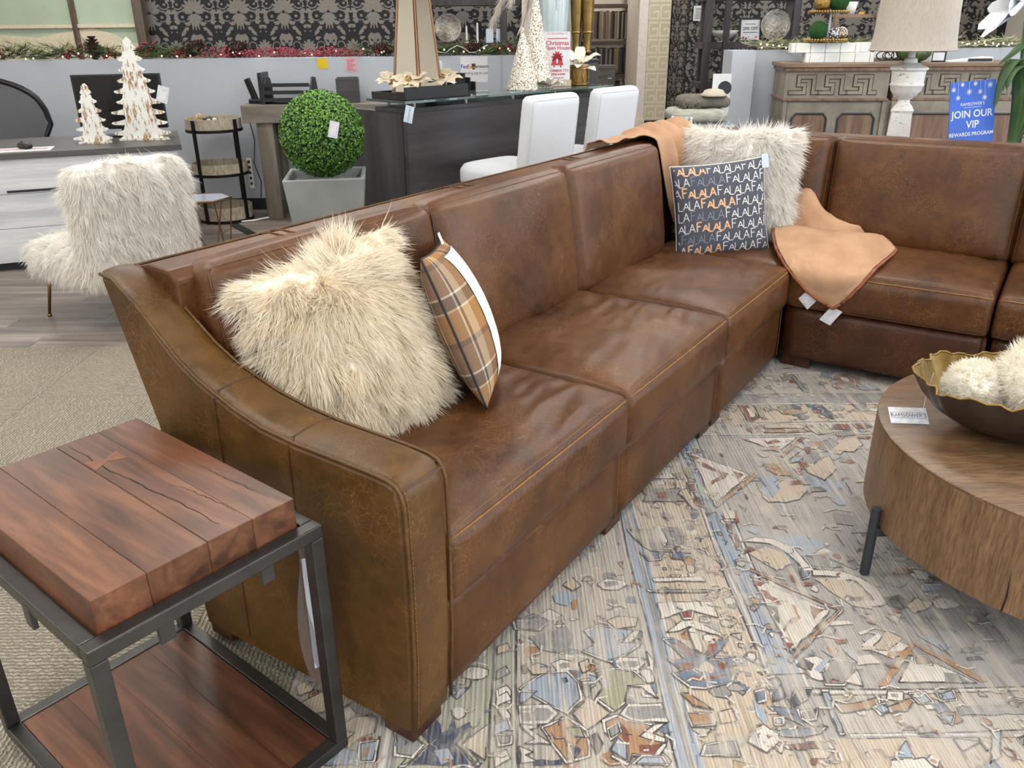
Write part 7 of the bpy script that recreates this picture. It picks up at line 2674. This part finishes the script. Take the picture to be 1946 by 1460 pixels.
# lit frosted garland on the right partition
rg = random.Random(21)
gr = thing('frosted_garland', 'pale frosted garland with warm fairy lights on the right partition', 'garland', (0, 0, 0))
sprigs(190, 2.28, 5.4, 8.27, 1.242, 1.1, 22, rg, .0045, .35).build('needles', M['frost'], gr, kind='stuff')
bulbs(80, 2.3, 5.4, 8.25, 1.245, rg, .008).build('fairy_lights', M['bulb'], gr, True, kind='stuff')
MB().tube([(2.3 + .05 * k, 8.19 + .03 * math.sin(k * 2.3), 1.255 + .02 * abs(math.sin(k * 1.1))) for k in range(62)], .0035, 4).build('light_wire', M['wire_white'], gr, True)
ph2 = thing('dark_device', 'dark flat screen behind the garland at the right of the lamp', 'screen', (3.78, 8.9, 0), R(-3))
MB().b6(-.16, .17, -.02, .02, 1.10, 1.40).build('housing', M['black_plastic'], ph2, bev=.004)
MB().b6(-.03, .03, -.01, .01, 0, 1.10).build('stand', M['black_plastic'], ph2)

# ---------------------------------------------------------------- sofa table with lamp, sign and amaryllis
sta = thing('sofa_table', 'narrow wooden sofa table behind the short side of the sofa', 'console table', (2.25, 4.36, 0), R(-33.5))
MB().b6(-.75, .75, -.17, .17, .70, .735).build('table_top', M['chest_top'], sta, bev=.003)
for x in (-.72, .66):
    for y in (-.15, .09):
        MB().b6(x, x + .06, y, y + .06, 0, .70).build('leg', M['chest_top'], sta)
M['lampshade'] = plain('natural_linen_shade', S(196, 186, 174), .9, c2=S(180, 170, 158), scale=120, stretch=(1, 1, .3), bump=.3, bscale=300, bdist=.001)
M['crackle'] = None
t = NT('crackled_white_paint')
v = t.coords('Object', (1, 1, 3.5))
n1 = t.noise(v, 22, 4, .65, .8)
c = t.ramp(n1, [(.40, S(226, 224, 218)), (.60, S(238, 236, 232)), (.645, S(96, 76, 58)), (.68, S(222, 218, 210))])
t.set(c, .6)
t.bump(n1, .25, .002)
M['crackle'] = t.m
la = thing('table_lamp', 'table lamp with distressed white urn base and linen drum shade', 'lamp', (2.075, 4.55, .7355), R(-25))
sq = [(-1, -1), (1, -1), (1, 1), (-1, 1)]
vv, ff = [], []
for z, w in ((0, .085), (.03, .085), (.035, .062), (.285, .050), (.300, .056)):
    vv += [(a * w, b * w, z) for a, b in sq]
for i in range(4):
    for k in range(4):
        ff.append((i * 4 + k, i * 4 + (k + 1) % 4, (i + 1) * 4 + (k + 1) % 4, (i + 1) * 4 + k))
ff += [(3, 2, 1, 0), (16, 17, 18, 19)]
MB().add(vv, ff).build('square_column', M['crackle'], la, bev=.004)
MB().lathe([(.052, .300), (.048, .312), (.030, .335), (.028, .350), (.036, .356), (.055, .370), (.074, .395), (.080, .418), (.083, .421), (.083, .429), (.079, .432), (.082, .490), (.092, .500), (.092, .508), (.060, .520), (.035, .532), (.030, .552), (.018, .556), (.016, .60)], 40).build('urn', M['crackle'], la, 'auto')
shp = [(.207, .590), (.200, .635), (.194, .70), (.190, .78), (.188, .86), (.187, .93)]
MB().lathe(shp + [(r_ - .003, z) for r_, z in shp[::-1]], 64).build('shade', M['lampshade'], la, 'auto')
MB().tube([(.208 * math.cos(2 * PI * k / 64), .208 * math.sin(2 * PI * k / 64), .593) for k in range(64)], .004, 5, True).build('shade_trim', M['lampshade'], la, True)
MB().tube([(0, 0, .60), (0, 0, .92)], .006, 6).build('rod', M['brass'], la)
MB().b6(-.187, .187, -.003, .003, .905, .911).build('spider', M['brass'], la)
# blue rewards sign
M['blue_sign'] = plain('royal_blue_card', S(38, 92, 196), .45, c2=S(34, 84, 184), scale=4)
bs = thing('rewards_sign', 'bright blue sign reading join our VIP rewards program behind the sofa', 'sign', (2.32, 4.24, .7355), R(8))
Mx = Matrix.Translation((0, 0, .052)) @ Matrix.Rotation(R(-9), 4, 'X') @ Matrix.Rotation(R(-3.5), 4, 'Y') @ Matrix.Diagonal((1.06, 1, 1.06, 1))
MB().b6(-.115, .115, -.002, .002, .08, .385, Mx).build('board', M['blue_sign'], bs)
MB().b6(-.06, .06, -.02, .06, 0, .09).build('easel_foot', M['black_matte'], bs)
put_text(bs, "RAMSOWER'S", .020, 0, .283, M['paper'], -.003, Mx=Mx)
MB().b6(-.045, .045, -.0032, -.0022, .268, .2695, Mx).build('rule', M['paper'], bs)
put_text(bs, 'JOIN OUR', .046, 0, .238, M['paper'], -.003, Mx=Mx, bold=.0005)
put_text(bs, 'VIP', .048, .004, .190, M['paper'], -.003, Mx=Mx, bold=.0005)
put_text(bs, 'REWARDS PROGRAM', .0235, 0, .148, M['paper'], -.003, Mx=Mx, bold=.0003)
fl_ = MB()
for (x, z, r_) in ((-.098, .352, .011), (-.055, .372, .010), (-.02, .338, .014), (.01, .372, .011), (.035, .335, .012), (.085, .362, .014), (.060, .308, .013), (-.075, .315, .012)):
    for k in range(4):
        a = PI * k / 4
        dx, dz = math.cos(a) * r_, math.sin(a) * r_
        nx, nz = -math.sin(a) * .0012, math.cos(a) * .0012
        fl_.add([(x - dx - nx, -.0030, z - dz - nz), (x + dx - nx, -.0030, z + dz - nz), (x + dx + nx, -.0030, z + dz + nz), (x - dx + nx, -.0030, z - dz + nz)], [(0, 1, 2, 3)], Mx)
    fl_.add([(x - .0005, -.0028, z), (x + .0005, -.0028, z), (x + .0005, -.0028, .385), (x - .0005, -.0028, .385)], [(0, 1, 2, 3)], Mx)
fl_.build('snowflake_print', M['paper'], bs, kind='stuff')
# amaryllis at the right edge
M['leaf_green'] = plain('strap_leaf', S(70, 100, 54), .4, c2=S(48, 76, 38), scale=6, stretch=(6, 6, 1))
M['petal_white'] = plain('white_petal', S(240, 242, 244), .5, c2=S(226, 230, 234), scale=12)
av = thing('amaryllis_plant', 'white amaryllis with long strap leaves at the right edge of the picture', 'plant', (2.50, 4.22, .7355))
MB().lathe([(.06, 0), (.075, .02), (.085, .10), (.08, .16), (.072, .16), (.0002, .14)], 28).build('pot', M['celadon'], av, True)
def strap(pts, w, nm='leaf', mt=None):
    ev_ = net_surface([[Vector(p) + Vector((0, -.0, 0)) for p in (q, q)] for q in pts], 1, 1)
    P_ = [Vector(p) for p in pts]
    def g(u_, v_):
        p = ev_(u_, .5)
        ww = w * math.sin(PI * min(1, .12 + .88 * u_)) ** .7
        return (p.x + (v_ - .5) * ww * .75, p.y - (v_ - .5) * ww * .75 + .5 * abs(v_ - .5) * ww, p.z)
    o_ = MB().grid(g, 18, 4).build(nm, mt or M['leaf_green'], av, True)
    m_ = o_.modifiers.new('thickness', 'SOLIDIFY'); m_.thickness = .002
    return o_
strap([(0, 0, .14), (-.02, -.02, .35), (-.06, -.03, .53), (-.10, -.04, .55), (-.135, -.04, .46), (-.148, -.04, .33)], .06)
strap([(0, 0, .14), (0, -.04, .38), (-.05, -.05, .52), (-.10, -.05, .50), (-.12, -.06, .42)], .055)
strap([(.01, 0, .14), (.02, 0, .45), (-.03, 0, .62), (-.10, -.02, .58), (-.16, -.02, .53)], .05)
strap([(0, 0, .14), (.10, -.03, .4), (.2, -.05, .5), (.28, -.06, .42)], .05)
MB().tube([(.005, .01, .14), (-.02, .02, .5), (-.06, .02, .78)], .012, 10).build('flower_stem', M['leaf_green'], av, True)
rg = random.Random(2)
for k in range(6):
    a = 2 * PI * k / 6
    def pf2(u_, v_):
        w = .060 * math.sin(PI * min(1, .12 + .80 * u_))
        L_ = .15 * u_
        flare = .085 * u_ ** 1.6
        cx_, cy_ = math.cos(a), math.sin(a)
        s_ = (v_ - .5) * 2 * w
        # trumpet pointing left and down
        e1 = Vector((0.35, 0, .94)); e2 = Vector((0, 1, 0)); ax_ = Vector((-.92, -.18, -.36))
        p = Vector((-.10, 0, .80)) + ax_ * L_ + (e1 * cx_ + e2 * cy_) * (.012 + flare) + (-e1 * cy_ + e2 * cx_) * s_
        return p
    MB().grid(pf2, 8, 4).build('petal', M['petal_white'], av, True)
M['twig'] = plain('curly_twig', S(96, 80, 70), .8)
mb = MB()
for k in range(14):
    pts_ = [(.05, -.03, .20)]
    for j in range(5):
        q = pts_[-1]
        pts_.append((q[0] + rg.uniform(-.025, .04), q[1] + rg.uniform(-.03, .02), q[2] + rg.uniform(-.015, .05)))
    mb.tube(pts_, .002, 3)
mb.build('curly_twigs', M['twig'], av, kind='stuff')
